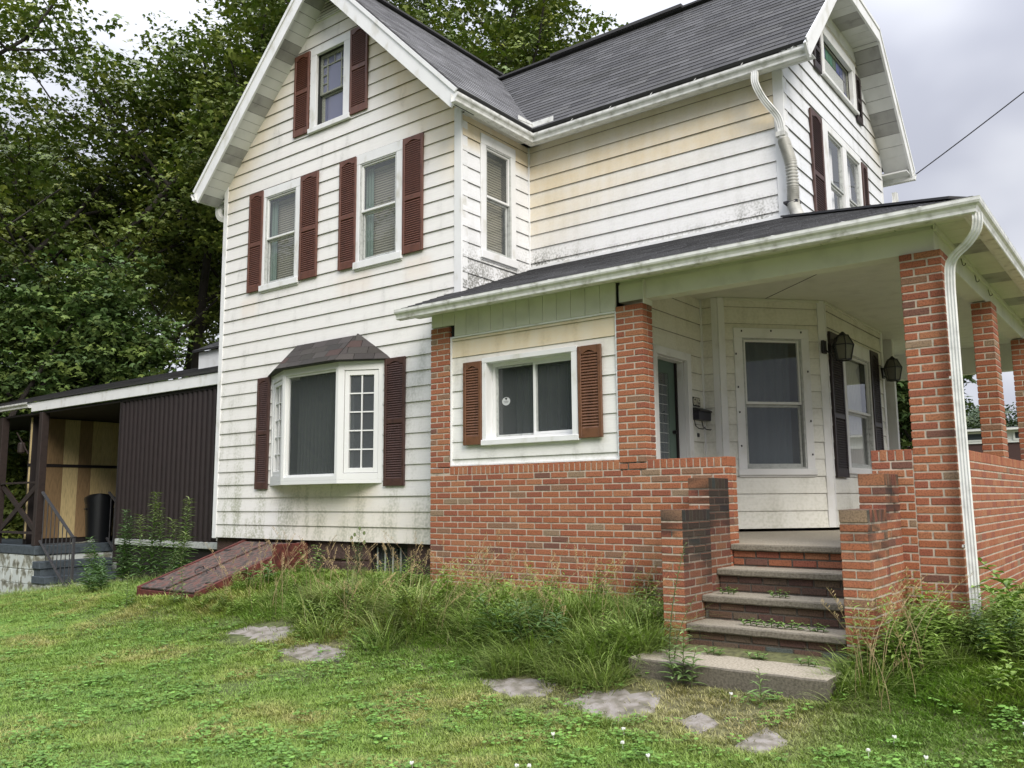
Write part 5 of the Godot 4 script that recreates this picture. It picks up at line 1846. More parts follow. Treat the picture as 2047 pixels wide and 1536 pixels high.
# ---------------------------------------------------------------- back porch at the left
func make_back_porch() -> void:
	var bp := hold("back_porch")
	tag(bp, "covered back porch with corrugated brown wall and blue-grey steps", "porch")
	var zf := -0.25
	var xd := -11.93
	var mb := MB.new()
	mb.box(Vector3(-17.0, 0.63, -3.2), Vector3(xd, 0.82, zf), 0.012)
	put("deck", mb, M.deck_blue, bp)
	var base := hold("block_base", bp)
	for row in 2:
		var x := xd - 0.03
		while x > -17.0:
			mb = MB.new()
			var y1 := 0.625 - row * 0.30
			mb.box(Vector3(x - 0.40, y1 - 0.295, -0.5), Vector3(x - 0.005, y1, zf - 0.02 + rng.randf_range(0, 0.008)), 0.012)
			put("block", mb, M.block_white, base)
			x -= 0.40 if row == 0 or x < xd - 0.1 else 0.2
	mb = MB.new()
	mb.box(Vector3(-17.0, -0.8, -0.49), Vector3(xd + 0.62, 0.03, zf - 0.018))
	mb.box(Vector3(-17.0, -0.8, -3.0), Vector3(xd - 0.04, 0.62, -0.51))
	put("footing", mb, M.block_white, base)
	for k in 2:
		var top := 0.505 - k * 0.295
		mb = MB.new()
		mb.box(Vector3(xd - 0.05, top - 0.15, -1.80), Vector3(xd + 0.28 * (k + 1), top, zf + 0.01), 0.012)
		put("step", mb, M.deck_blue, bp)
		mb = MB.new()
		mb.box(Vector3(xd - 0.05, top - 0.45, -1.78), Vector3(xd + 0.28 * (k + 1) - 0.03, top - 0.151, zf - 0.03))
		mb.col = Color.WHITE
		put("riser", mb, M.deck_blue if k == 0 else M.block_white, bp)
	# posts, crossed railing
	for p in [[xd - 0.09, zf - 0.07], [-13.95, zf - 0.07], [-12.95, -0.55]]:
		mb = MB.new()
		mb.box(Vector3(p[0] - 0.075, 0.82, p[1] - 0.075), Vector3(p[0] + 0.075, 3.62, p[1] + 0.075), 0.008)
		put("post", mb, M.brown_wood if p[1] > -0.5 else M.dark_wood, bp)
	mb = MB.new()
	mb.bar(Vector3(-13.9, 2.14, zf - 0.07), Vector3(xd - 0.16, 2.14, zf - 0.07), 0.09, 0.04)
	mb.bar(Vector3(-13.9, 1.08, zf - 0.07), Vector3(xd - 0.16, 1.08, zf - 0.07), 0.09, 0.05)
	mb.bar(Vector3(-13.85, 2.10, zf - 0.075), Vector3(xd - 0.18, 1.12, zf - 0.075), 0.04, 0.12)
	mb.bar(Vector3(-13.85, 1.12, zf - 0.075), Vector3(xd - 0.18, 2.10, zf - 0.075), 0.036, 0.12)
	put("crossed_railing", mb, M.brown_wood, bp)
	# plank wall inside, facing the steps
	var inner := hold("plank_wall", bp)
	var widths := [0.30, 0.42, 0.34, 0.30, 0.22, 0.24, 0.24]
	var shade := [0, 1, 0, 1, 2, 0, 2]
	var z := -0.46
	for k in widths.size():
		for y: Array in [[0.93, 2.50], [2.565, 3.58]]:
			mb = MB.new()
			mb.box(Vector3(-12.96, y[0], z - widths[k] + 0.003), Vector3(-12.90, y[1], z), 0.004)
			put("plank", mb, M["plank_%d" % shade[k]], inner)
		z -= widths[k]
	mb = MB.new()
	mb.box(Vector3(-13.0, 0.82, -2.9), Vector3(-12.961, 3.7, -0.46))
	mb.box(Vector3(-12.96, 2.505, -2.5), Vector3(-12.88, 2.56, -0.44))
	mb.box(Vector3(-12.96, 0.822, -2.62), Vector3(-12.87, 3.62, -2.525))
	mb.box(Vector3(-12.96, 3.585, -2.5), Vector3(-12.88, 3.64, -0.44))
	mb.box(Vector3(-12.955, 0.822, -2.52), Vector3(-12.93, 0.925, -0.47))
	put("battens", mb, M.dark_wood, inner)
	mb = MB.new()
	mb.box(Vector3(-13.0, 0.82, -3.0), Vector3(-8.8, 3.75, -2.9))
	put("rear_wall", mb, M.dark_wood, bp)
	# corrugated metal sheets
	var cw := hold("corrugated_wall", bp)
	var sheets := 4
	for s in sheets:
		mb = MB.new()
		var x0 := lerpf(-8.83, -5.80, float(s) / sheets)
		var x1 := lerpf(-8.83, -5.80, float(s + 1) / sheets) + 0.03
		var n := 64
		for i in n + 1:
			var x := lerpf(x0, x1, float(i) / n)
			var ph := x * TAU / 0.150
			var zz := -0.325 + 0.020 * sin(ph) + 0.002 * s
			var nn := Vector3(-0.020 * TAU / 0.150 * cos(ph), 0, 1)
			mb.vert(Vector3(x, 1.04, zz), nn)
			mb.vert(Vector3(x, 3.72, zz), nn)
			if i:
				var q := mb.v.size() - 4
				mb.ix.append_array([q, q + 1, q + 2, q + 2, q + 1, q + 3])
		put("metal_sheet", mb, M.corrugated, cw)
	mb = MB.new()
	mb.box(Vector3(-8.87, 0.6, -2.9), Vector3(-8.83, 3.75, -0.30))
	mb.box(Vector3(-8.83, 0.3, -0.60), Vector3(-5.3, 0.92, -0.37))
	mb.box(Vector3(-8.83, 0.92, -0.45), Vector3(-5.8, 3.72, -0.36))
	put("framing", mb, M.dark_wood, cw)
	mb = MB.new()
	mb.box(Vector3(-8.86, 0.925, -0.36), Vector3(-5.5, 1.035, -0.31), 0.005)
	put("sill_board", mb, M.sash_grey, cw)
	# the strip of the wing's own siding beside the house corner
	var strip := hold("wing_wall", bp, frame(Vector3(-6.05, 0, -0.45), Vector3(1, 0, 0)))
	siding(strip, rect(0.0, 1.05, 0.85, 3.66), 1.13, [], M.siding_front)
	# roof and fascia
	mb = MB.new()
	mb.box(Vector3(-12.50, 3.655, zf - 0.03), Vector3(XL - 0.02, 3.86, zf + 0.005), 0.005)
	put("fascia", mb, M.white_trim, bp)
	var roof := hold("roof", bp)
	shingles(roof, slope(Vector3(-17.0, 3.90, zf + 0.04), Vector3(1, 0, 0), Vector3(0, 0.30, -1)), poly([[0, 0], [11.78, 0], [11.78, 3.2], [0, 3.2]]), 0, 0.075, 0.16, 0.4)
	mb = MB.new()
	mb.box(Vector3(-17.0, 3.60, -3.2), Vector3(XL - 0.02, 3.64, zf - 0.05))
	put("ceiling", mb, M.dark_wood, roof)
	mb = MB.new()
	mb.sweep(gutter_profile(), PackedVector3Array([Vector3(-17.0, 3.86, zf - 0.01), Vector3(-12.505, 3.86, zf - 0.01)]))
	put("gutter", mb, M.gutter_white, bp)
	# low wall and roof of the wing behind
	mb = MB.new()
	mb.box(Vector3(-9.0, 4.2, -6.0), Vector3(-5.3, 4.80, -2.0), 0.01)
	put("wing_gable", mb, M.white_trim, bp)
	shingles(roof, slope(Vector3(-9.1, 4.82, -1.9), Vector3(1, 0, 0), Vector3(0, 0.5, -1)), poly([[0, 0], [3.9, 0], [3.9, 2.4], [0.7, 2.4]]), 0, 0.075, 0.16, 0.4)

func hand_rail(z: float, label: String) -> void:
	var o := hold("hand_rail")
	tag(o, label, "railing", "iron rails of the back porch steps")
	var a := Vector3(-11.84, 1.93, z)
	var b := Vector3(-10.38, 1.0, z)
	var d := Vector3(-10.38, -0.10, z)
	var e := Vector3(-11.84, 0.93, z)
	var mb := MB.new()
	mb.bar(a, b, 0.05, 0.035)
	put("top_rail", mb, M.rail_grey, o)
	mb = MB.new()
	mb.bar(e, d + Vector3(-0.08, 0.02, 0), 0.04, 0.03)
	put("bottom_rail", mb, M.rail_grey, o)
	mb = MB.new()
	mb.box(Vector3(b.x - 0.025, -0.35, z - 0.025), Vector3(b.x + 0.025, 1.03, z + 0.025), 0.004)
	mb.box(Vector3(b.x - 0.06, 1.0302, z - 0.035), Vector3(b.x + 0.04, 1.045, z + 0.035))
	put("newel_post", mb, M.rail_grey, o)
	for k in 8:
		var t := (k + 0.6) / 8.4
		mb = MB.new()
		var p := a.lerp(b, t)
		var q := e.lerp(d, t)
		var path := PackedVector3Array()
		var rad := PackedFloat32Array()
		for i in 17:
			path.append(q.lerp(p, i / 16.0))
			rad.append(0.0075 + 0.0045 * absf(sin(i * PI / 4.0)))
		mb.tube(path, rad, 6)
		put("baluster", mb, M.rail_grey, o)

func make_small_things() -> void:
	hand_rail(-0.30, "left iron hand rail, with twisted balusters, of the blue-grey steps")
	hand_rail(-1.72, "far iron hand rail, behind the tall weeds beside the corrugated wall")
	# trash bin
	var bin := hold("trash_bin", self, Transform3D(Basis(Vector3.UP, -0.1), Vector3(-12.42, 0.822, -1.82)))
	tag(bin, "black plastic trash bin with lid on the back porch deck", "bin")
	var mb := MB.new()
	var pr := [[0.235, 0.0], [0.255, 0.05], [0.30, 0.85], [0.315, 0.86], [0.315, 0.90]]
	var path := PackedVector3Array()
	var rad := PackedFloat32Array()
	for p in pr:
		path.append(Vector3(0, p[1], 0))
		rad.append(p[0])
	mb.tube(path, rad, 24)
	put("body", mb, M.black_plastic, bin)
	mb = MB.new()
	mb.tube(PackedVector3Array([Vector3(0, 0.90, 0), Vector3(0, 0.96, 0), Vector3(0, 1.0, 0), Vector3(0, 1.06, 0), Vector3(0, 1.09, 0)]), PackedFloat32Array([0.325, 0.33, 0.32, 0.22, 0.03]), 24)
	put("lid", mb, M.black_plastic, bin)
	for s: int in [-1, 1]:
		mb = MB.new()
		mb.box(Vector3(-0.06, 0.72, s * 0.29 - 0.03), Vector3(0.06, 0.76, s * 0.29 + 0.03), 0.008)
		put("handle", mb, M.black_plastic, bin)
	# pale broken tool on the deck
	mb = MB.new()
	mb.bar(Vector3(-11.99, 0.84, -1.00), Vector3(-12.03, 0.86, -1.55), 0.025, 0.02)
	mb.bar(Vector3(-12.06, 0.85, -1.30), Vector3(-11.96, 0.87, -1.36), 0.02, 0.02)
	mb.bar(Vector3(-12.08, 0.87, -1.42), Vector3(-11.96, 0.90, -1.50), 0.02, 0.02)
	tag(put("wooden_bracket", mb, M.block_white), "pale wooden bracket lying on the deck edge before the trash bin", "bracket")
	# bird feeder-like lamp arm left of the post
	mb = MB.new()
	mb.bar(Vector3(-12.62, 2.75, -0.30), Vector3(-13.25, 3.25, -0.30), 0.02, 0.02)
	mb.box(Vector3(-13.06, 2.78, -0.36), Vector3(-12.90, 3.02, -0.24), 0.03)
	tag(put("hanging_flag_holder", mb, M.brown_wood), "slanted pole with a brown rag left of the porch post", "pole")
	# cellar hatch
	var hatch := hold("cellar_hatch")
	tag(hatch, "sloping rust-red cellar hatch with worn double doors against the foundation", "hatch")
	var x0 := -4.40; var xm := -3.72; var x1 := -3.0
	var yt := 1.10; var yb := 0.56; var z1 := 1.66
	for p in [[x0, xm - 0.012], [xm + 0.012, x1 - 0.05]]:
		mb = MB.new()
		mb.xf = slope(Vector3(p[0], yb, z1), Vector3(1, 0, 0), Vector3(0, yt - yb, -z1 + 0.0))
		var ln := sqrt(z1 * z1 + (yt - yb) * (yt - yb))
		mb.box(Vector3(0, 0, -0.03), Vector3(p[1] - p[0], ln, 0.0), 0.006)
		mb.box(Vector3(p[1] - p[0] - 0.05, 0.02, 0.0002), Vector3(p[1] - p[0], ln - 0.02, 0.022), 0.006)
		var leaf := put("door", mb, M.worn_hatch, hatch)
		mb = MB.new()
		mb.xf = slope(Vector3(p[0], yb, z1), Vector3(1, 0, 0), Vector3(0, yt - yb, -z1))
		var hx: float = 0.10 if p[0] > x0 + 0.1 else p[1] - p[0] - 0.16
		mb.tube(PackedVector3Array([Vector3(hx, 0.55, 0.0), Vector3(hx, 0.55, 0.035), Vector3(hx, 0.62, 0.045), Vector3(hx, 0.69, 0.035), Vector3(hx, 0.69, 0.0)]), PackedFloat32Array([0.007, 0.007, 0.007, 0.007, 0.007]), 6)
		for hy: float in [0.25, 1.35]: mb.box(Vector3(0.02 if p[0] < x0 + 0.1 else p[1] - p[0] - 0.16, hy, 0.0006), Vector3(0.16 if p[0] < x0 + 0.1 else p[1] - p[0] - 0.06, hy + 0.045, 0.008))
		put("handle", mb, M.black_iron, leaf)
	for x: float in [x0 - 0.03, x1 - 0.045]:
		mb = MB.new()
		mb.xf = Transform3D(Basis(Vector3(0, 0, 1), Vector3(0, 1, 0), Vector3(-1, 0, 0)), Vector3(x + 0.06, 0, 0))
		mb.prism(poly([[-0.05, 0.2], [z1 + 0.02, 0.2], [z1 + 0.02, yb + 0.0], [0.0, yt + 0.02], [-0.05, yt + 0.02]]), 0.0, 0.06)
		put("cheek", mb, M.oxide_red, hatch)
	mb = MB.new()
	mb.box(Vector3(x0 - 0.02, 0.1, z1 - 0.05), Vector3(x1 - 0.05, yb - 0.035, z1 + 0.01), 0.006)
	put("front_board", mb, M.oxide_red, hatch)
	mb = MB.new()
	mb.box(Vector3(x1 + 0.016, 0.3, -0.05), Vector3(x1 + 0.05, yt + 0.01, 0.55), 0.006)
	put("side_panel", mb, M.oxide_red, hatch)
	# house number, mailbox, bell
	var fd := frame(Vector3(2.56, 0, 0.20), Vector3(0, 0, -1))
	var plate_ := MB.new()
	plate_.box(Vector3(1.335, 2.762, 0.014), Vector3(1.522, 2.872, 0.026), 0.003)
	var num := put("house_number", plate_, M.print_black, self, fd)
	tag(num, "black house number plate reading 605 over the mailbox", "house number")
	var tm := TextMesh.new()
	tm.text = "605"
	var font := SystemFont.new()
	font.font_names = PackedStringArray(["Droid Sans"])
	font.font_weight = 700
	tm.font = font
	tm.font_size = 16
	tm.pixel_size = 0.0074
	tm.depth = 0.006
	tm.material = M.digit
	put_mesh("digits", tm, null, num, Transform3D(Basis(), Vector3(1.4285, 2.817, 0.0295)))
	mb = MB.new()
	mb.box(Vector3(1.32, 2.60, 0.012), Vector3(1.70, 2.70, 0.10), 0.006)
	var box := put("mailbox", mb, M.navy_box, self, fd)
	tag(box, "dark wall mailbox with curled newspaper hooks beside the door", "mailbox")
	mb = MB.new()
	mb.prism(PackedVector2Array([Vector2(0.012, 2.701), Vector2(0.115, 2.701), Vector2(0.115, 2.715), Vector2(0.06, 2.74), Vector2(0.012, 2.745)]), -0.39, 0.0)
	put("lid", mb, M.black_iron, box, Transform3D(Basis(Vector3(0, 0, 1), Vector3(0, 1, 0), Vector3(-1, 0, 0)), Vector3(1.315, 0, 0)))
	for x: float in [1.36, 1.56]:
		mb = MB.new()
		mb.tube(PackedVector3Array([Vector3(x, 2.60, 0.02), Vector3(x + 0.01, 2.53, 0.03), Vector3(x + 0.03, 2.50, 0.06), Vector3(x + 0.08, 2.495, 0.09), Vector3(x + 0.12, 2.52, 0.10)]), PackedFloat32Array([0.006, 0.006, 0.006, 0.006, 0.004]), 6)
		put("hook", mb, M.black_iron, box)
	mb = MB.new()
	mb.box(Vector3(1.43, 2.405, 0.012), Vector3(1.475, 2.45, 0.03), 0.006)
	mb.xf = Transform3D()
	tag(put("door_bell", mb, M.black_iron, self, fd), "small black bell button under the mailbox", "bell")
	lantern(Vector3(3.74, 3.50, -2.40), Vector3(3.90, 3.50, -2.60), "black hexagonal wall lantern before the near shutter of the porch side window")
	lantern(Vector3(3.74, 3.47, -5.02), Vector3(3.90, 3.49, -4.92), "black hexagonal wall lantern at the far corner of the porch wall")
	# service cable
	mb = MB.new()
	var a := Vector3(4.17, 6.70, -6.05)
	var b := Vector3(13.5, 12.6, -5.0)
	var pts := PackedVector3Array()
	var rr := PackedFloat32Array()
	for k in 25:
		var t := k / 24.0
		pts.append(a.lerp(b, t) - Vector3(0, 1.2 * t * (1 - t), 0))
		rr.append(0.009)
	mb.tube(pts, rr, 6)
	tag(put("service_cable", mb, M.wire), "dark overhead cable running from the side gable eave into the sky", "cable")
	# flagstones of the lawn path
	var stones := [
		["worn grey flagstone under the grass tuft nearest the cellar hatch", [[-1.40, 2.36], [-1.15, 1.92], [-0.60, 2.0], [-0.40, 2.36], [-0.80, 2.58]]],
		["pale grey flagstone beside yellow-green ground ivy", [[-0.18, 2.58], [-0.03, 2.27], [0.62, 2.36], [0.82, 2.72], [0.36, 2.71]]],
		["half-buried flagstone below the dark leafy weed", [[2.32, 2.52], [2.6, 2.42], [3.0, 2.32], [3.1, 2.62], [2.86, 2.76]]],
		["largest square flagstone in front of the bottom step slab", [[3.32, 2.72], [3.38, 2.38], [3.88, 2.24], [3.99, 2.70], [3.87, 2.92]]],
		["smallest flagstone, nearly covered by straw, in the path", [[4.23, 2.69], [4.30, 2.50], [4.48, 2.62], [4.43, 2.86]]],
		["triangular flagstone among white clover", [[4.72, 2.95], [4.78, 2.56], [4.99, 2.77], [4.90, 2.98]]],
		["flagstone at the right edge of the lawn", [[6.18, 2.72], [6.26, 2.50], [6.6, 2.42], [6.6, 2.75]]]]
	for st in stones:
		mb = MB.new()
		var pl := PackedVector2Array()
		var mid := Vector2.ZERO
		for q in st[1]: mid += Vector2(q[0], q[1]) / st[1].size()
		var src: Array = st[1]
		for k in src.size():
			var p0 := Vector2(src[k][0], src[k][1])
			var p1 := Vector2(src[(k + 1) % src.size()][0], src[(k + 1) % src.size()][1])
			for j in 7:
				var e := p0.lerp(p1, j / 7.0)
				pl.append(Vector2(e.x - mid.x, mid.y - e.y) * (rng.randf_range(1.06, 1.16) - (0.06 if j == 0 else 0.0)))
		var y := ground_y(mid.x, mid.y)
		var gx := ground_y(mid.x + 0.2, mid.y) - ground_y(mid.x - 0.2, mid.y)
		var gz := ground_y(mid.x, mid.y + 0.2) - ground_y(mid.x, mid.y - 0.2)
		var nrm := Vector3(-gx / 0.4, 1, -gz / 0.4).normalized()
		var ux := Vector3(1, 0, 0).slide(nrm).normalized()
		var top := PackedVector2Array()
		for q in pl: top.append(q * rng.randf_range(0.90, 0.95))
		for k in pl.size():
			var k2 := (k + 1) % pl.size()
			mb.quad(Vector3(pl[k].x, pl[k].y, -0.03), Vector3(pl[k2].x, pl[k2].y, -0.03), Vector3(top[k2].x, top[k2].y, 0.006 + 0.004 * sin(k2 * 2.1)), Vector3(top[k].x, top[k].y, 0.006 + 0.004 * sin(k * 2.1)))
			mb.tri(Vector3(0, 0, 0.014), Vector3(top[k].x, top[k].y, 0.006 + 0.004 * sin(k * 2.1)), Vector3(top[k2].x, top[k2].y, 0.006 + 0.004 * sin(k2 * 2.1)))
		var o := put("flagstone", mb, M.flagstone, self, Transform3D(Basis(ux, nrm.cross(ux), nrm), Vector3(mid.x, y, mid.y)))
		tag(o, st[0], "flagstone", "flagstones of the lawn path")

func lantern(root: Vector3, c: Vector3, label: String) -> void:
	var o := hold("wall_lantern", self, Transform3D(Basis(), c))
	tag(o, label, "lantern", "porch wall lanterns")
	var r := root - c
	var mb := MB.new()
	mb.box(r + Vector3(-0.03, -0.08, -0.05), r + Vector3(0.01, 0.08, 0.05), 0.006)
	mb.tube(PackedVector3Array([r + Vector3(0, -0.03, 0), r + Vector3(0.06, -0.09, -0.01), r.lerp(Vector3(0, 0.0, 0), 0.55) + Vector3(0, -0.02, 0), Vector3(-0.08, 0.13, 0.0), Vector3(0, 0.17, 0)]), PackedFloat32Array([0.010, 0.009, 0.009, 0.009, 0.008]), 6)
	put("bracket", mb, M.black_iron, o)
	var ring_r := [0.065, 0.125, 0.085]
	var ring_y := [0.15, 0.03, -0.15]
	mb = MB.new()
	for k in 6:
		var a := TAU * k / 6.0
		var b := TAU * (k + 1) / 6.0
		var A := []
		var B := []
		for j in 3:
			A.append(Vector3(cos(a) * ring_r[j], ring_y[j], sin(a) * ring_r[j]))
			B.append(Vector3(cos(b) * ring_r[j], ring_y[j], sin(b) * ring_r[j]))
		for j in 3: mb.bar(A[j], B[j], 0.014, 0.014)
		for j in 2: mb.bar(A[j], A[j + 1], 0.013, 0.013, Vector3(0.1, 0.2, 1).normalized())
	mb.tube(PackedVector3Array([Vector3(0, 0.155, 0), Vector3(0, 0.17, 0), Vector3(0, 0.20, 0)]), PackedFloat32Array([0.06, 0.04, 0.012]), 6)
	put("cage", mb, M.black_iron, o)
	for k in 6:
		var a := TAU * k / 6.0
		var b := TAU * (k + 1) / 6.0
		mb = MB.new()
		for j in 2:
			mb.quad(Vector3(cos(b) * ring_r[j + 1], ring_y[j + 1], sin(b) * ring_r[j + 1]) * 0.97, Vector3(cos(a) * ring_r[j + 1], ring_y[j + 1], sin(a) * ring_r[j + 1]) * 0.97, Vector3(cos(a) * ring_r[j], ring_y[j], sin(a) * ring_r[j]) * 0.97, Vector3(cos(b) * ring_r[j], ring_y[j], sin(b) * ring_r[j]) * 0.97)
		put("pane", mb, M.lantern_glass, o)
	mb = MB.new()
	mb.tube(PackedVector3Array([Vector3(0, -0.12, 0), Vector3(0, -0.02, 0), Vector3(0, 0.02, 0)]), PackedFloat32Array([0.014, 0.022, 0.008]), 8)
	put("bulb", mb, M.curtain_white, o)

# ---------------------------------------------------------------- far things seen through the porch
func make_neighbors() -> void:
	var n := hold("neighbor_house", self, Transform3D(Basis(Vector3.UP, 0.0), Vector3(2.2, 0.0, -26.0)))
	tag(n, "low neighbouring house with brick base and white window band beyond the porch", "house")
	var mb := MB.new()
	mb.box(Vector3(-9, 0, -6), Vector3(9, 3.50, 0))
	put("wall", mb, M.neighbor_brick, n)
	mb = MB.new()
	mb.box(Vector3(-9.02, 3.5002, -6), Vector3(9.02, 3.56, 0.05))
	mb.box(Vector3(-9.02, 3.5602, -6), Vector3(9.02, 3.93, 0.0))
	mb.box(Vector3(-9.2, 3.9302, -6.2), Vector3(9.2, 4.00, 0.25))
	put("upper_wall", mb, M.neighbor_white, n)
	for k in 6:
		if k == 4: continue
		mb = MB.new()
		ring(mb, -1.05 + k * 1.5 - 3.0, 3.575, 0.15 + k * 1.5 - 3.0, 3.91, 0.06, 0.0, 0.05)
		var w := put("window", mb, M.neighbor_white, n)
		mb = MB.new()
		mb.box(Vector3(-0.99 + k * 1.5 - 3.0, 3.62, -0.02), Vector3(0.09 + k * 1.5 - 3.0, 3.87, 0.015))
		put("pane", mb, M.neighbor_window, w)
	mb = MB.new()
	mb.quad(Vector3(-9.2, 4.001, 0.25), Vector3(9.2, 4.001, 0.25), Vector3(9.2, 4.25, -3.1), Vector3(-9.2, 4.25, -3.1))
	mb.quad(Vector3(-9.2, 4.25, -3.1), Vector3(9.2, 4.25, -3.1), Vector3(9.2, 4.001, -6.2), Vector3(-9.2, 4.001, -6.2))
	put("roof", mb, M.roof_deck, n)

# ---------------------------------------------------------------- plants
func blade(mb: MB, root: Vector3, dir: Vector3, h: float, w: float, droop: float, segs: int, col: Color) -> void:
	var side := dir.cross(Vector3.UP).normalized()
	var p := root
	var heading := (Vector3.UP + dir * 0.25).normalized()
	var prev := -1
	for k in segs + 1:
		var t := float(k) / segs
		var ww := w * (1.0 - t * t) * (0.7 + 0.3 * minf(1, t * 4))
		var nn := side.cross(heading).normalized()
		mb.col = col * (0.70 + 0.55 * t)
		mb.vert(p - side * ww * 0.5, nn)
		if k < segs:
			mb.vert(p + side * ww * 0.5, nn)
		var now := mb.v.size() - (2 if k < segs else 1)
		if k:
			if k < segs: mb.ix.append_array([prev, prev + 1, now, prev + 1, now + 1, now])
			else: mb.ix.append_array([prev, prev + 1, now])
		prev = now
		heading = (heading + (dir * droop - Vector3.UP * droop * 0.55 * t) / segs).normalized()
		p += heading * h / segs

func grass_clump(count: int, h: float, w: float, droop: float, spread: float, segs: int, straw := 0.15) -> ArrayMesh:
	var mb := MB.new()
	for k in count:
		var a := rng.randf() * TAU
		var r := spread * sqrt(rng.randf())
		var d := Vector3(cos(a), 0, sin(a)).rotated(Vector3.UP, rng.randf_range(-0.9, 0.9))
		var col := Color(1, 1, 1) if rng.randf() > straw else Color(1.7, 1.25, 1.5)
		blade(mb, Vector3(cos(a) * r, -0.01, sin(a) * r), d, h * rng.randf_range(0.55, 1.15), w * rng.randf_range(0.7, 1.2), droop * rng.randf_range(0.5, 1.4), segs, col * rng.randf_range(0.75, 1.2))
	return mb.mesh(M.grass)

func leaf_shape(mb: MB, at: Transform3D, length: float, width: float, fold: float, pts := 5) -> void:   # a pointed leaf along x, folded at its midrib
	var prev_l := Vector3.ZERO
	var prev_m := Vector3.ZERO
	var prev_r := Vector3.ZERO
	for k in pts + 1:
		var t := float(k) / pts
		var w := width * 0.5 * pow(sin(PI * pow(t, 0.75)), 0.9)
		var bend := -0.25 * length * t * t
		var m := at * Vector3(length * t, bend, 0)
		var l := at * Vector3(length * t, bend + fold * w, -w)
		var r := at * Vector3(length * t, bend + fold * w, w)
		if k:
			mb.quad(prev_l, prev_m, m, l)
			mb.quad(prev_m, prev_r, r, m)
		prev_l = l; prev_m = m; prev_r = r

func clover_mesh(round_leaf := false) -> ArrayMesh:
	var mb := MB.new()
	for s in 5:
		var o := Vector3(rng.randf_range(-0.05, 0.05), rng.randf_range(0.018, 0.045), rng.randf_range(-0.05, 0.05))
		var n := 3 if not round_leaf else 1
		mb.col = Color.WHITE * rng.randf_range(0.8, 1.2)
		for k in n:
			var a := TAU * k / n + rng.randf() * 0.8
			var c := o + Vector3(cos(a), 0.15, sin(a)) * (0.010 if not round_leaf else 0.0)
			var tilt := Vector3(rng.randf_range(-0.3, 0.3), 1, rng.randf_range(-0.3, 0.3)).normalized()
			var u := tilt.cross(Vector3(0.3, 0.1, 1)).normalized()
			var v := u.cross(tilt)
			var r := 0.0075 if not round_leaf else 0.014
			var ring := []
			for j in 6: ring.append(c + (u * cos(TAU * j / 6) + v * sin(TAU * j / 6)) * r)
			for j in range(1, 5): mb.tri(ring[0], ring[j + 1], ring[j])
	return mb.mesh(M.grass)

func in_view(x: float, z: float, margin: float) -> bool:
	var p := Vector2(x - CAM.x, z - CAM.z)
	var f := Vector2(-0.6086, -0.7935)
	var r := Vector2(0.7935, -0.6086)
	var d := p.dot(f)
	var s := p.dot(r)
	return d > 3.2 - margin * 0.4 and absf(s) < d * 0.62 + margin

func under_something(x: float, z: float) -> bool:
	if x > -0.06 and x < 5.64 and z < ZP + 0.01: return true
	if x > 3.48 and x < 5.20 and z < 1.49: return true
	if x > 3.50 and x < 5.03 and z < 2.10: return true
	if x > -5.25 and x < 0.0 and z < -0.05: return true
	if x > -4.46 and x < -2.94 and z < 1.70: return true
	if x < -11.2 and z < -0.2 and z > -3: return true
	if x < -5.2 and x > -11.2 and z < -0.36: return true
	return false

func on_stone(x: float, z: float) -> bool:
	for s in [[-0.87, 2.24, 0.38], [0.33, 2.53, 0.36], [2.78, 2.53, 0.26], [3.69, 2.59, 0.30], [4.36, 2.67, 0.12], [4.85, 2.81, 0.15], [6.4, 2.6, 0.2]]:
		if Vector2(x - s[0], z - s[1]).length() < s[2] * 1.18 * (1.0 + 0.20 * sin(x * 37.0) * sin(z * 29.0)) * 0.8: return true
	return false

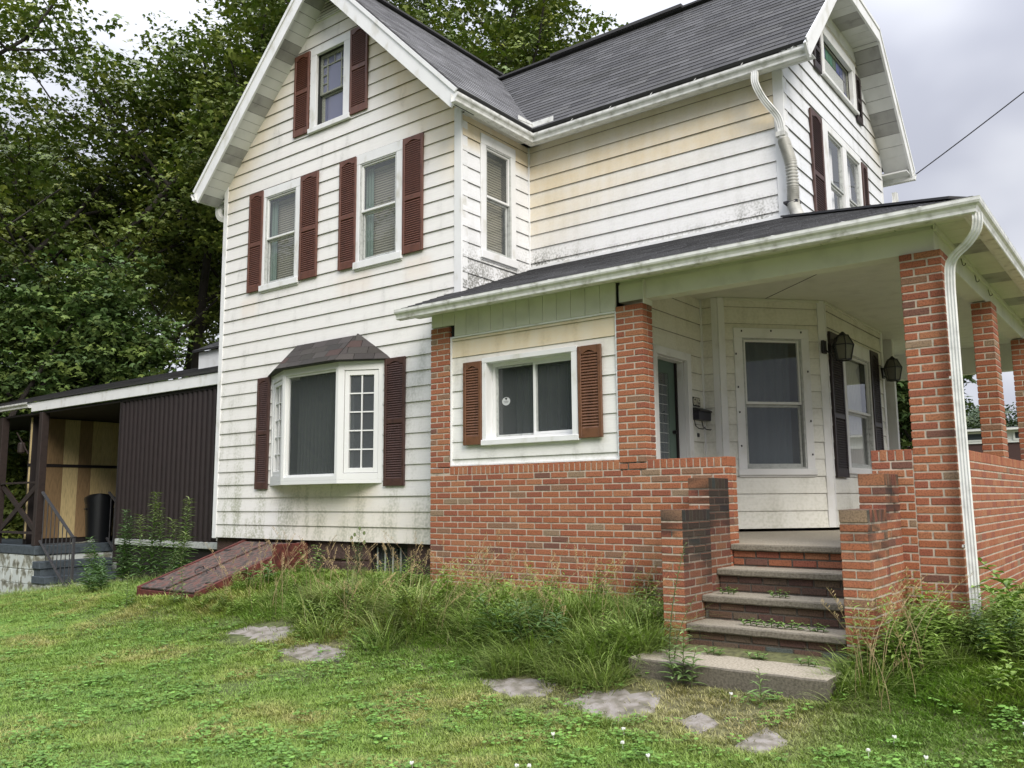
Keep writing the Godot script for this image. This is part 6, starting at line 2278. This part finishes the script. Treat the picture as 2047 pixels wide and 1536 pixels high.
func make_lawn() -> void:
	var patch := noise(0.45, 4, 201)
	var fine := noise(2.2, 3, 202)
	var weeds := noise(0.8, 3, 203)
	var clumps := []
	for k in 4: clumps.append(grass_clump(9, 0.062, 0.0062, 1.0 + 0.25 * k, 0.05, 3, 0.16))
	var groups := [[], [], [], []]
	var tints := [[], [], [], []]
	var cl := [[], []]
	var clt := [[], []]
	var flowers := []
	var flt := []
	var n := 0
	while n < 310000:
		n += 1
		# even over the picture rather than over the ground: distances drawn towards the near side
		var d := 3.0 + 14.5 * pow(rng.randf(), 1.7)
		var s := rng.randf_range(-1, 1) * (d * 0.62 + 1.7)
		var x := CAM.x - 0.6086 * d + 0.7935 * s
		var z := CAM.z - 0.7935 * d - 0.6086 * s
		if z < -0.30 and x < 5.6: continue
		if under_something(x, z): continue
		var p := patch.get_noise_2d(x, z)
		var q := fine.get_noise_2d(x, z)
		if on_stone(x, z) and rng.randf() < 0.96: continue
		# bare straw round the stones and before the slab
		var straw := clampf(0.30 + p * 1.3 + q * 0.8, 0, 1)
		var bare := smoothstep(0.75, 0.15, absf(z - 2.45 - 0.10 * sin(x * 3.0)) + 0.3 * q) * smoothstep(2.4, 3.4, x) * smoothstep(5.6, 4.6, x)
		if rng.randf() < bare * 0.75: continue
		var y := ground_y(x, z)
		var sc := 0.75 + 0.035 * d + 0.35 * q
		var rank := smoothstep(2.3, 1.4, z) * smoothstep(-6, -4, x)
		sc *= 1.0 + 0.9 * rank
		var c := Color(0.245, 0.355, 0.058).lerp(Color(0.42, 0.37, 0.145), straw * straw * 0.75)
		c = c.lerp(Color(0.155, 0.285, 0.05), clampf(0.5 - p * 1.8, 0, 1) * 0.55)
		c = c.lerp(Color(0.40, 0.33, 0.17), bare * 0.7)
		var v := rng.randf_range(0.66, 1.34)
		c = Color(c.r * v, c.g * v, c.b * v)
		var wv := weeds.get_noise_2d(x, z)
		if rank < 0.3 and rng.randf() < 0.13 * smoothstep(-0.3, 0.5, wv + 0.5 * q):
			var i := 0 if rng.randf() < 0.6 else 1
			cl[i].append(Transform3D(Basis(Vector3.UP, rng.randf() * TAU).scaled(Vector3.ONE * sc * rng.randf_range(0.6, 1.25)), Vector3(x, y, z)))
			clt[i].append(Color(0.165 * v, 0.32 * v, 0.055 * v))
			if rng.randf() < 0.022 and d < 8.5 and x > 2.8:
				flowers.append(Transform3D(Basis(Vector3.UP, rng.randf() * TAU), Vector3(x, y, z)))
				flt.append(Color.WHITE)
		else:
			var i := rng.randi() % 4
			groups[i].append(Transform3D(Basis(Vector3.UP, rng.randf() * TAU).scaled(Vector3(sc, sc * rng.randf_range(0.6, 1.15), sc)), Vector3(x, y, z)))
			tints[i].append(c)
	var lawn := hold("lawn_grass")
	lawn.set_meta("kind", "stuff")
	tag(lawn, "short mown lawn of green and straw-coloured grass with clover", "grass", "", "stuff")
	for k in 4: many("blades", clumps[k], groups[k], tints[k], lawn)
	many("clover_leaves", clover_mesh(), cl[0], clt[0], lawn)
	many("round_leaves", clover_mesh(true), cl[1], clt[1], lawn)
	var mb := MB.new()
	mb.tube(PackedVector3Array([Vector3(0, 0, 0), Vector3(0.004, 0.03, 0), Vector3(0.008, 0.052, 0)]), PackedFloat32Array([0.0012, 0.0012, 0.0012]), 4)
	for k in 14:
		var a := k * 2.4
		var e := Vector3(cos(a) * 0.008, 0.004 * sin(k * 1.7) + 0.056, sin(a) * 0.008) + Vector3(0.008, 0, 0)
		mb.box(e - Vector3.ONE * 0.0035, e + Vector3.ONE * 0.0035)
	many("clover_flowers", mb.mesh(M.petal), flowers, flt, lawn)

func make_rank_grass() -> void:
	# the unmown strip against the walls
	var kinds := []
	for k in 4: kinds.append(grass_clump(12, 0.36 + 0.03 * k, 0.0072, 1.1 + 0.5 * k, 0.08, 5, 0.22))
	for k in 2: kinds.append(grass_clump(9, 0.50, 0.0034, 2.4, 0.07, 6, 0.85))
	for k in 2: kinds.append(grass_clump(12, 0.25, 0.012, 2.2, 0.09, 4, 0.06))
	for k in 3:
		var lm := MB.new()
		var sm := MB.new()
		for i in 3:
			var o3 := Vector3(rng.randf_range(-0.07, 0.07), 0, rng.randf_range(-0.07, 0.07))
			leafy_stem(lm, sm, o3, [0.38, 0.30, 0.22][k] * rng.randf_range(0.8, 1.2), Vector3(rng.randf_range(-0.1, 0.1), 0, rng.randf_range(-0.1, 0.1)), [0.11, 0.13, 0.10][k], [0.022, 0.034, 0.060][k], [26, 20, 13][k], Color(1, 1, 1), Color(1.15, 1.1, 1.1))
		kinds.append(lm.mesh(M.grass))
	var where := []
	var tint := []
	for k in kinds.size():
		where.append([])
		tint.append([])
	var f := noise(0.9, 3, 301)
	var add := func(x: float, z: float, s: float, dry: float, kind: int) -> void:
		if under_something(x, z) or on_stone(x, z): return
		var v := rng.randf_range(0.62, 1.35)
		var c := Color(0.215, 0.315, 0.065).lerp(Color(0.46, 0.38, 0.19), dry * rng.randf())
		where[kind].append(Transform3D(Basis(Vector3.UP, rng.randf() * TAU).scaled(Vector3(s, s * rng.randf_range(0.7, 1.15), s)), Vector3(x, ground_y(x, z) - 0.01, z)))
		tint[kind].append(Color(c.r * v, c.g * v, c.b * v))
	var tuft := noise(1.7, 2, 302)
	for n in 11000:
		var x := rng.randf_range(-2.9, 3.55)
		var z := rng.randf_range(-0.04, 2.3)
		var fr := f.get_noise_2d(x, z)
		var tf := tuft.get_noise_2d(x, z)
		var near := smoothstep(2.3, 1.35, z + fr * 0.8)
		if rng.randf() > near * clampf(0.55 + tf * 1.6, 0.08, 1): continue
		# low against the walls and the hatch, tallest in a belt before the steps
		var belt := smoothstep(0.35 if x < -0.06 else 0.7, 1.35, z) * smoothstep(-2.6, -0.6, x)
		var s := (0.36 + 0.70 * belt) * (1.0 + 1.1 * tf) * (1.1 if x > 1.8 else 0.95) * lerpf(0.62, 1.0, smoothstep(-1.6, 0.4, x))
		var r := rng.randf()
		add.call(x, z, clampf(s, 0.25, 1.5), (0.6 if x < 1.7 else 0.3) * clampf(0.6 + fr * 2.0, 0, 1.3), rng.randi() % 4 if r < 0.50 else (4 + rng.randi() % 2 if r < 0.66 else 6 + rng.randi() % 2))
	for n in 620:
		var right := rng.randf() < 0.28
		var x := rng.randf_range(5.1, 7.2) if right else rng.randf_range(-2.9, 3.5)
		var z := rng.randf_range(0.56, 1.7) if right else rng.randf_range(0.25, 2.0)
		if rng.randf() > clampf(0.5 + f.get_noise_2d(x * 1.7 + 50.0, z * 1.7) * 2.5, 0, 1): continue
		add.call(x, z, rng.randf_range(0.7, 1.35) * (0.65 if z < 0.8 and not right else 1.0) * (0.6 if x < -0.6 else 1.0), 0.0, 8 + rng.randi() % 3)
	for n in 2600:          # by the lower slab on both sides, and before the right-hand column
		var left := rng.randf() < 0.38
		var x := rng.randf_range(2.3, 3.50) if left else rng.randf_range(4.85, 7.4)
		var z := rng.randf_range(1.1, 2.45) if left else rng.randf_range(0.54, 2.15)
		if not left and x < 5.3 and z > 1.95 and rng.randf() < 0.5: continue
		if not left and z > 1.2 + 0.95 * smoothstep(6.0, 4.95, x) + 0.3 * f.get_noise_2d(x, z): continue
		var r := rng.randf()
		add.call(x, z, rng.randf_range(0.55, 1.1) * (1.0 if left or x > 5.0 else 0.8), 0.2, rng.randi() % 4 if r < 0.6 else (4 + rng.randi() % 2 if r < 0.70 else 6 + rng.randi() % 2))
	for n in 1500:          # round the hatch and the back steps
		var x := rng.randf_range(-12.0, -2.7)
		var z := rng.randf_range(-0.33, 2.2)
		if rng.randf() > smoothstep(2.2, 0.4, z): continue
		add.call(x, z, rng.randf_range(0.4, 0.85), 0.15, rng.randi() % 4 if rng.randf() < 0.5 else 6 + rng.randi() % 2)
	for n in 500:
		add.call(rng.randf_range(5.7, 8.0), rng.randf_range(-4.5, 0.5), rng.randf_range(0.5, 1.0), 0.15, rng.randi() % 4 if rng.randf() < 0.5 else 6)
	var o := hold("rank_grass")
	tag(o, "tall unmown grass along the foot of the walls", "grass", "", "stuff")
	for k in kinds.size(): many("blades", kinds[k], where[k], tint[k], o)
	# dry seed stalks
	var mb := MB.new()
	for n in 230:
		var x := rng.randf_range(-2.6, 3.4) if n < 195 else rng.randf_range(4.95, 5.6)
		var z := rng.randf_range(0.6, 1.9) if n < 195 else rng.randf_range(1.2, 2.15)
		if under_something(x, z): continue
		var y := ground_y(x, z)
		var h := rng.randf_range(0.45, 0.85)
		var a := rng.randf() * TAU
		var d := Vector3(cos(a), 0, sin(a)) * rng.randf_range(0.12, 0.42)
		var t := Color(0.46, 0.34, 0.19) * rng.randf_range(0.7, 1.2)
		mb.col = t
		var pts := PackedVector3Array()
		var rr := PackedFloat32Array()
		for k in 7:
			var s := k / 6.0
			pts.append(Vector3(x, y, z) + d * s * s + Vector3(0, h * (s - 0.15 * s * s), 0))
			rr.append(0.0022 - 0.0010 * s)
		mb.tube(pts, rr, 3, false)
		for k in 22:
			var s := 0.74 + 0.26 * k / 21.0
			var o2 := Vector3(x, y, z) + d * s * s + Vector3(0, h * (s - 0.15 * s * s), 0)
			var b := rng.randf() * TAU
			var e := o2 + Vector3(cos(b) * 0.018, 0.014, sin(b) * 0.018)
			mb.tri(o2, e + Vector3(0.002, 0, 0), e + Vector3(0, 0.008, 0.002))
	var st := put("seed_stalks", mb, M.grass, o)
	st.set_meta("kind", "stuff")

func leafy_stem(mb: MB, stems: MB, root: Vector3, h: float, lean: Vector3, leaf_len: float, leaf_w: float, count: int, col: Color, tip_col: Color) -> void:
	var pts := PackedVector3Array()
	var rr := PackedFloat32Array()
	for k in 9:
		var t := k / 8.0
		pts.append(root + Vector3(0, h * t, 0) + lean * t * t)
		rr.append(lerpf(0.006, 0.002, t) * (0.6 + h * 0.5))
	stems.tube(pts, rr, 5)
	for k in count:
		var t := 0.10 + 0.9 * k / count
		var p := root + Vector3(0, h * t, 0) + lean * t * t
		var a := k * 2.4 + rng.randf() * 0.5
		var size := (1.0 - 0.55 * t) * rng.randf_range(0.8, 1.15)
		var b := Basis(Vector3.UP, a) * Basis(Vector3(0, 0, 1), rng.randf_range(0.1, 0.65))
		mb.col = col.lerp(tip_col, t * t) * rng.randf_range(0.75, 1.2)
		leaf_shape(mb, Transform3D(b, p), leaf_len * size, leaf_w * size, 0.5, 4)

func weed(called: String, label: String, x: float, z: float, stems: Array, leaf_len: float, leaf_w: float, per_m: float, col: Color, tip: Color, group := "", y := -99.0) -> Node3D:
	var gy := ground_y(x, z) if y < -50 else y
	var o := hold(called, self, Transform3D(Basis(), Vector3(x, gy, z)))
	tag(o, label, "weed", group)
	var lm := MB.new()
	var sm := MB.new()
	for s in stems:
		leafy_stem(lm, sm, Vector3(s[0], 0, s[1]), s[2], Vector3(s[3], 0, s[4]), leaf_len, leaf_w, int(s[2] * per_m), col, tip)
	sm.col = Color.WHITE
	for k in sm.c.size(): sm.c[k] = Color(0.09, 0.11, 0.04)
	put("stems", sm, M.grass, o)
	put("leaves", lm, M.grass, o).set_meta("kind", "stuff")
	return o

func make_weeds() -> void:
	var gd := 1.45 * Color(0.085, 0.147, 0.054)
	var gt := 1.3 * Color(0.186, 0.232, 0.078)
	weed("goldenrod", "tallest goldenrod with a yellow-green tip before the corrugated wall", -6.05, 0.55, [[0, 0, 1.42, 0.05, 0], [0.12, -0.1, 1.25, 0.0, 0.1], [-0.12, 0.1, 1.05, -0.1, 0]], 0.24, 0.050, 105, gd, gt)
	weed("goldenrod", "slimmer goldenrod leaning right between corrugated wall and hatch", -5.15, 0.55, [[0, 0, 1.22, 0.10, 0], [-0.15, 0.05, 0.9, -0.05, 0.05], [0.1, 0.1, 0.7, 0.1, 0]], 0.24, 0.050, 105, gd, gt)
	weed("goldenrod", "dark goldenrod column in front of the far hand rail", -7.55, 0.20, [[0, 0, 1.28, 0.0, 0], [0.1, 0.05, 1.0, 0.0, 0], [0.0, -0.1, 1.15, 0.0, 0]], 0.22, 0.050, 110, gd, gd)
	weed("goldenrod", "drooping goldenrod over the blue-grey steps", -8.1, 0.35, [[0, 0, 0.85, -0.35, 0], [0.1, 0.1, 0.7, -0.2, 0.1], [0.2, 0.1, 0.55, 0.2, 0.1]], 0.24, 0.052, 100, gd, gd)
	weed("goldenrod", "low bushy goldenrod at the foot of the back steps", -6.9, 0.9, [[0, 0, 0.5, 0.1, 0], [0.2, 0.1, 0.4, 0.1, 0.1], [-0.2, 0.1, 0.45, -0.1, 0.1], [0.05, 0.2, 0.35, 0, 0.1]], 0.24, 0.055, 90, gd, gd)
	weed("pokeweed_sprig", "pale branching sprig arching over the hatch doors", -4.55, 1.2, [[0, 0, 0.75, 0.45, -0.1], [0, 0, 0.6, 0.25, -0.2]], 0.05, 0.018, 60, Color(0.155, 0.232, 0.093), gt)
	weed("broadleaf_seedling", "light green leafy seedling left of the hatch's lower corner", -4.0, 2.05, [[0, 0, 0.48, 0.0, 0], [0.1, 0, 0.3, 0.1, 0]], 0.10, 0.035, 60, Color(0.155, 0.256, 0.078), gt)
	weed("broadleaf_seedling", "light green leafy seedling right of the hatch's lower corner", -3.05, 1.85, [[0, 0, 0.6, -0.05, 0], [-0.08, 0.05, 0.35, -0.1, 0]], 0.10, 0.035, 60, Color(0.155, 0.256, 0.078), gt)
	weed("broadleaf_bush", "bright green broadleaf bush against the red foundation stones", -2.35, 0.30, [[0, 0, 0.42, 0.05, 0.05], [0.12, 0.05, 0.36, 0.1, 0.05], [-0.12, 0.08, 0.34, -0.1, 0.05]], 0.15, 0.06, 50, Color(0.155, 0.271, 0.070), Color(0.217, 0.310, 0.093))
	weed("dock_plant", "broad-leaved dock beside the hatch's red side panel", -2.75, 0.85, [[0, 0, 0.25, 0.1, 0.05], [0.2, 0.1, 0.28, 0.15, 0.05], [-0.1, 0.1, 0.2, -0.1, 0.05]], 0.20, 0.07, 55, Color(0.132, 0.232, 0.062), Color(0.155, 0.264, 0.078))
	thistle()
	weed("leafy_weed", "dark leafy weed clump in the tall grass before the brick wall", 2.35, 1.75, [[0, 0, 0.36, 0, 0.05], [0.15, 0.1, 0.32, 0.05, 0.05], [-0.18, 0.1, 0.34, -0.05, 0.05], [0.3, 0.1, 0.3, 0.1, 0.05], [0.05, 0.25, 0.4, 0, 0.08], [-0.3, 0.2, 0.42, -0.1, 0.1], [0.4, 0.25, 0.36, 0.1, 0.1]], 0.20, 0.042, 85, Color(0.085, 0.163, 0.054), Color(0.124, 0.202, 0.062))
	weed("leafy_weed", "spindly green weed in front of the cellar window", -0.3, 1.55, [[0, 0, 0.62, 0.0, 0.05], [0.06, 0, 0.45, 0.1, 0]], 0.10, 0.02, 60, Color(0.109, 0.171, 0.070), gt)
	weed("leafy_weed", "slender weed with yellow-green tip at the middle of the brick wall", 1.05, 0.85, [[0, 0, 0.55, 0.03, 0.05]], 0.12, 0.02, 70, Color(0.155, 0.232, 0.078), Color(0.248, 0.310, 0.109))
	weed("horseweed", "feathery weed growing up past the left edge of the treads", 3.78, 1.95, [[0, 0, 0.95, 0.10, -0.15], [0.05, 0.02, 0.55, 0.15, -0.1]], 0.09, 0.016, 85, Color(0.155, 0.232, 0.078), Color(0.186, 0.264, 0.093), "", 0.40)
	weed("horseweed", "leafy weed on the left front corner of the bottom slab", 3.98, 2.12, [[0, 0, 0.42, 0.02, 0], [0.08, 0.03, 0.3, 0.06, 0.02], [-0.06, 0.03, 0.25, -0.05, 0.02]], 0.15, 0.036, 75, Color(0.171, 0.264, 0.085), Color(0.217, 0.310, 0.109))
	weed("spiky_weed", "spiky-leaved weed against the front of the bottom slab", 4.62, 2.25, [[0, 0, 0.24, 0, 0.02]], 0.14, 0.022, 90, Color(0.155, 0.264, 0.078), gt)
	# small plants rooted between the treads
	var k := 0
	var where := [[3.86, 0.99], [4.32, 1.02], [4.18, 1.31], [4.36, 1.33], [4.52, 1.33], [4.72, 1.34], [4.00, 1.63], [4.35, 1.62], [4.75, 1.66]]
	var say := ["tuft on the third tread near the left cheek wall", "rosette in the middle of the third tread", "upright sprout on the second tread from the ground, leftmost there", "small round-leaved plant left of the ivy on the second tread", "ivy-like plant in the middle of the second tread", "largest round-leaved plant on the second tread, nearest the right cheek wall", "leafy plant on the bottom slab below the feathery weed", "low plant at the foot of the lowest riser, middle one", "leafy plant at the foot of the lowest riser, nearest the right cheek wall"]
	for p in where:
		var y: float = [0.879, 0.879, 0.68, 0.68, 0.68, 0.68, 0.482, 0.482, 0.482][k]
		weed("crack_weed", say[k], p[0], p[1], [[0, 0, 0.07, 0.02, 0.03], [0.05, 0.01, 0.06, 0.04, 0.03], [-0.05, 0.01, 0.055, -0.03, 0.03]], 0.055, 0.04, 110, Color(0.155, 0.264, 0.070), Color(0.202, 0.310, 0.078), "weeds rooted between the treads", y)
		k += 1
	# the shrub by the downspout
	weed("knotweed_shrub", "large-leaved light green shrub beside the white downspout", 6.05, 0.25, [[0, 0, 0.60, 0.15, 0.1], [0.12, 0, 0.70, 0.3, 0.0], [-0.1, 0.05, 0.50, -0.25, 0.15], [0.2, -0.1, 0.62, 0.5, 0.0], [0.1, 0.1, 0.42, 0.3, 0.2], [0.4, -0.3, 0.6, 0.3, 0.1], [0.7, -0.3, 0.7, 0.2, 0.1], [-0.15, 0.2, 0.35, -0.2, 0.15]], 0.20, 0.115, 42, Color(0.186, 0.310, 0.070), Color(0.264, 0.388, 0.093))
	weed("ground_bush", "dark low bush at the foot of the corner column", 5.75, 0.95, [[0, 0, 0.3, 0.0, 0.1], [0.2, 0.1, 0.3, 0.1, 0.1], [0.4, 0.0, 0.34, 0.1, 0.1], [-0.25, 0.1, 0.26, -0.1, 0.1], [0.6, 0.1, 0.36, 0.1, 0.1], [0.1, 0.3, 0.25, 0.0, 0.1], [0.9, 0.0, 0.45, 0.1, 0.1]], 0.085, 0.05, 110, Color(0.078, 0.147, 0.046), Color(0.109, 0.186, 0.062))
	weed("ground_bush", "dark vine bush below the right-hand porch wall", 6.4, -0.6, [[0, 0, 0.5, 0.1, 0.1], [0.3, 0.3, 0.5, 0.1, 0.1], [0.2, -0.6, 0.6, 0.1, 0.1], [0.5, -0.2, 0.55, 0.1, 0.1], [-0.3, 0.3, 0.4, 0, 0.1], [0.0, -1.2, 0.6, 0, 0.1]], 0.085, 0.055, 100, Color(0.078, 0.147, 0.046), Color(0.109, 0.186, 0.062))
	weed("ground_ivy", "yellow-green ground ivy between two pale flagstones", -0.15, 2.08, [[0, 0, 0.1, 0.1, 0.05], [0.15, 0.1, 0.12, 0.1, 0.0], [-0.15, 0.05, 0.1, -0.1, 0], [0.3, 0.0, 0.14, 0.1, 0], [0.1, -0.15, 0.16, 0, 0]], 0.055, 0.045, 150, Color(0.264, 0.341, 0.062), Color(0.310, 0.388, 0.078))

func thistle() -> void:
	var x := -1.40
	var z := 0.42
	var o := weed("thistle", "prickly thistle with round buds before the cellar window", x, z, [[0, 0, 0.62, 0.05, 0.02], [0.03, 0.0, 0.5, -0.12, 0.02], [0.0, 0.02, 0.45, 0.14, 0.02]], 0.11, 0.022, 75, Color(0.147, 0.202, 0.093), Color(0.171, 0.232, 0.109))
	for p in [[0.05, 0.64, 0.02], [-0.10, 0.52, 0.02], [0.15, 0.47, 0.03], [-0.02, 0.56, 0.04], [0.09, 0.58, -0.02]]:
		var mb := MB.new()
		mb.col = Color(0.171, 0.217, 0.093)
		mb.tube(PackedVector3Array([Vector3(p[0], p[1] - 0.02, p[2]), Vector3(p[0], p[1] - 0.005, p[2]), Vector3(p[0], p[1] + 0.018, p[2]), Vector3(p[0], p[1] + 0.03, p[2])]), PackedFloat32Array([0.004, 0.018, 0.016, 0.006]), 8)
		put("bud", mb, M.grass, o)

# ---------------------------------------------------------------- trees
func spray_mesh(leaves: int, size: float, reach: float) -> ArrayMesh:
	var mb := MB.new()
	for k in leaves:
		var a := rng.randf() * TAU
		var r := reach * sqrt(rng.randf())
		var p := Vector3(cos(a) * r, rng.randf_range(-0.22, 0.22) * reach - 0.25 * r * r / reach, sin(a) * r)
		var tilt := Basis(Vector3.UP, a + rng.randf_range(-0.7, 0.7)) * Basis(Vector3(0, 0, 1), -rng.randf_range(0.1, 1.0)) * Basis(Vector3(1, 0, 0), rng.randf_range(-0.5, 0.5))
		var s := size * rng.randf_range(0.7, 1.2)
		mb.col = Color.WHITE * rng.randf_range(0.72, 1.25)
		# five-lobed maple leaf
		var out := [[0.0, 0.0], [0.05, -0.34], [0.42, -0.50], [0.42, -0.22], [1.0, 0.0], [0.42, 0.22], [0.42, 0.50], [0.05, 0.34]]
		for j in range(1, 7):
			var b: Array = out[j]
			var c: Array = out[j + 1]
			mb.tri(p, p + tilt * Vector3(b[0] * s, -absf(b[1]) * 0.25 * s, b[1] * s), p + tilt * Vector3(c[0] * s, -absf(c[1]) * 0.25 * s, c[1] * s))
	return mb.mesh(M.leaf)

var spread_k := 1.0

func grow(mb: MB, anchors: Array, p: Vector3, dir: Vector3, length: float, rad: float, depth: int, top: int) -> void:
	var pts := PackedVector3Array()
	var rr := PackedFloat32Array()
	var segs := 5
	var q := p
	var d := dir
	for k in segs + 1:
		pts.append(q)
		rr.append(rad * lerpf(1.0, 0.62, float(k) / segs))
		if k < segs:
			d = (d + Vector3(rng.randf_range(-1, 1), rng.randf_range(-0.5, 0.9), rng.randf_range(-1, 1)) * 0.14).normalized()
			q += d * length / segs
		if depth >= 2 and k > 0:
			anchors.append([q, depth])
	mb.tube(pts, rr, 8 if depth == 0 else (6 if depth < 2 else 4), false)
	if depth >= top: return
	var kids := 3 if depth > 0 else 5
	for k in kids:
		var t := 1.0 if k == 0 else rng.randf_range(0.45, 1.0)
		var at := pts[mini(segs, int(round(t * segs)))]
		var a := TAU * (k + rng.randf() * 0.5) / kids
		var side := Vector3(cos(a), 0, sin(a))
		var nd := (d * (0.85 if k == 0 else 0.45) + side * (0.35 if k == 0 else 0.75) * spread_k + Vector3.UP * 0.12).normalized()
		grow(mb, anchors, at, nd, length * rng.randf_range(0.62, 0.82), rad * (0.62 if k == 0 else 0.5), depth + 1, top)

func tree(called: String, label: String, at: Vector3, h: float, seed_: int, leaf_col: Color, sprays: Array, group: String, per := 9, forks := 1, lean := Vector3.ZERO, reach := 0.9, spread := 1.0) -> void:
	rng.seed = seed_
	spread_k = spread
	var o := hold(called, self, Transform3D(Basis(), at))
	tag(o, label, "tree", group)
	var mb := MB.new()
	var anchors := []
	for f in forks:
		var a := TAU * f / forks + 0.4
		var dir := (Vector3.UP + Vector3(cos(a), 0, sin(a)) * (0.16 if forks > 1 else 0.02) + lean).normalized()
		grow(mb, anchors, Vector3(cos(a), 0, sin(a)) * (0.12 if forks > 1 else 0.0) - Vector3(0, 0.3, 0), dir, h * 0.36, h * (0.021 if forks == 1 else 0.016), 0, 4)
	put("trunk", mb, M.bark, o)
	var where := [[], [], []]
	var tint := [[], [], []]
	for e in anchors:
		var c: Vector3 = e[0]
		if c.y < h * 0.10: continue
		for k in (per if e[1] >= 4 else per / 2):
			var p := c + Vector3(rng.randf_range(-1, 1), rng.randf_range(-0.8, 0.8), rng.randf_range(-1, 1)) * reach
			var i := rng.randi() % 3
			var v := rng.randf_range(0.7, 1.25)
			var warm := rng.randf()
			var col := leaf_col.lerp(Color(leaf_col.r * 1.9, leaf_col.g * 1.45, leaf_col.b), warm * warm * 0.8)
			where[i].append(Transform3D(Basis(Vector3.UP, rng.randf() * TAU) * Basis(Vector3(1, 0, 0), rng.randf_range(-0.5, 0.5)), p).scaled_local(Vector3.ONE * rng.randf_range(0.75, 1.25)))
			tint[i].append(Color(col.r * v, col.g * v, col.b * v))
	var crown := hold("crown", o)
	for i in 3: many("leaves", sprays[i], where[i], tint[i], crown)

func make_trees() -> void:
	rng.seed = 5
	var sp := []
	for k in 3: sp.append(spray_mesh(13, 0.15, 0.42))
	var green := Color(0.125, 0.180, 0.040)
	var grp := "maples behind the house"
	tree("maple_tree", "dark maple with twin trunks behind the back porch", Vector3(-19.6, -0.4, -8.0), 18.0, 11, green, sp, grp, 4, 2, Vector3.ZERO, 0.8, 0.85)
	tree("maple_tree", "broad maple at the left edge, its branches over the porch post", Vector3(-21.0, -0.6, -3.2), 18.6, 23, green, sp, grp, 7, 1)
	tree("maple_tree", "tall maple close behind the left eave of the house", Vector3(-12.6, 0.2, -9.0), 19.0, 37, green * 1.05, sp, grp, 9, 1, Vector3.ZERO, 0.8, 0.5)
	tree("maple_tree", "highest maple rising over the front gable", Vector3(-9.8, 0.6, -14.0), 20.0, 41, green * 1.05, sp, grp, 9, 1, Vector3.ZERO, 0.9, 0.7)
	tree("maple_tree", "maple showing above the dark roof valley", Vector3(-7.2, 0.8, -16.0), 18.0, 59, green * 1.05, sp, grp, 9, 1)
	tree("maple_tree", "light green young maple at the picture's left border", Vector3(-17.5, -0.4, -1.2), 9.0, 71, Color(0.11, 0.19, 0.06), sp, grp, 8, 1)
	tree("porch_tree", "dense dark tree seen past the end of the porch wall", Vector3(1.75, 0.5, -14.0), 6.6, 83, Color(0.055, 0.10, 0.028), sp, "trees beyond the porch", 9, 1, Vector3.ZERO, 0.6, 0.45)
	tree("porch_tree", "round far tree over the neighbouring house", Vector3(-2.4, 0.6, -40.0), 6.0, 97, Color(0.05, 0.085, 0.035), sp, "trees beyond the porch", 6, 1, Vector3.ZERO, 1.2)
	tree("porch_tree", "far tree between the two rear brick columns", Vector3(0.9, 0.6, -44.0), 6.0, 103, Color(0.05, 0.085, 0.04), sp, "trees beyond the porch", 6, 1, Vector3.ZERO, 1.2)

	tree("understory_bush", "dark bushy undergrowth seen through the crossed railing", Vector3(-17.5, -0.6, -4.6), 4.2, 151, green * 0.9, sp, "undergrowth behind the back porch", 8, 3, Vector3.ZERO, 0.7)
	tree("understory_bush", "dark bushy undergrowth left of the crossed railing", Vector3(-20.5, -0.6, -1.8), 4.6, 157, green * 0.9, sp, "undergrowth behind the back porch", 8, 3, Vector3.ZERO, 0.7)
	# the trees across the lawn, which the windows mirror
	var far := "trees across the lawn that the windows mirror"
	tree("street_tree", "tree across the lawn facing the bay window", Vector3(-9.5, 0.0, 17.0), 12.0, 131, green, sp, far, 8, 1, Vector3.ZERO, 1.0)
	tree("street_tree", "tree across the lawn facing the front gable", Vector3(-2.0, 0.0, 21.0), 13.0, 137, green, sp, far, 8, 1, Vector3.ZERO, 1.0)
	tree("street_tree", "tree across the lawn facing the porch room window", Vector3(-17.0, 0.0, 13.0), 12.0, 139, green, sp, far, 8, 1, Vector3.ZERO, 1.0)
	tree("street_tree", "tree across the lawn, left of the one facing the porch room", Vector3(-21.5, 0.0, 17.5), 14.0, 167, green, sp, far, 8, 1, Vector3.ZERO, 1.0)
	tree("street_tree", "tree across the lawn between the bay and gable trees", Vector3(-13.0, 0.0, 16.5), 13.0, 173, green, sp, far, 8, 1, Vector3.ZERO, 1.0)
	for p in [["at the left", -20.0, 12.5], ["second from the left", -16.5, 15.2], ["third from the left", -12.5, 18.0], ["at the right", -8.0, 19.5]]:  # unseen bushes, added so the bay glass mirrors something dark
		tree("added_bush", "bush added across the lawn to darken the window reflections, %s" % p[0], Vector3(p[1], 0.0, p[2]), 5.0, 181 + int(p[2]), green * 0.8, sp, "added bush row across the lawn", 5, 3, Vector3.ZERO, 1.0)
	tree("street_tree", "tree on the street side facing the slanted porch window", Vector3(26.0, 0.2, 11.0), 9.0, 149, green, sp, far, 8, 1, Vector3.ZERO, 1.0)

func _ready() -> void:
	rng.seed = 20240
	setup_view()
	make_materials()
	make_ground()
	make_house()
	make_porch()
	make_steps()
	make_back_porch()
	make_neighbors()
	make_trees()
	rng.seed = 777
	make_small_things()
	make_weeds()
	make_rank_grass()
	make_lawn()
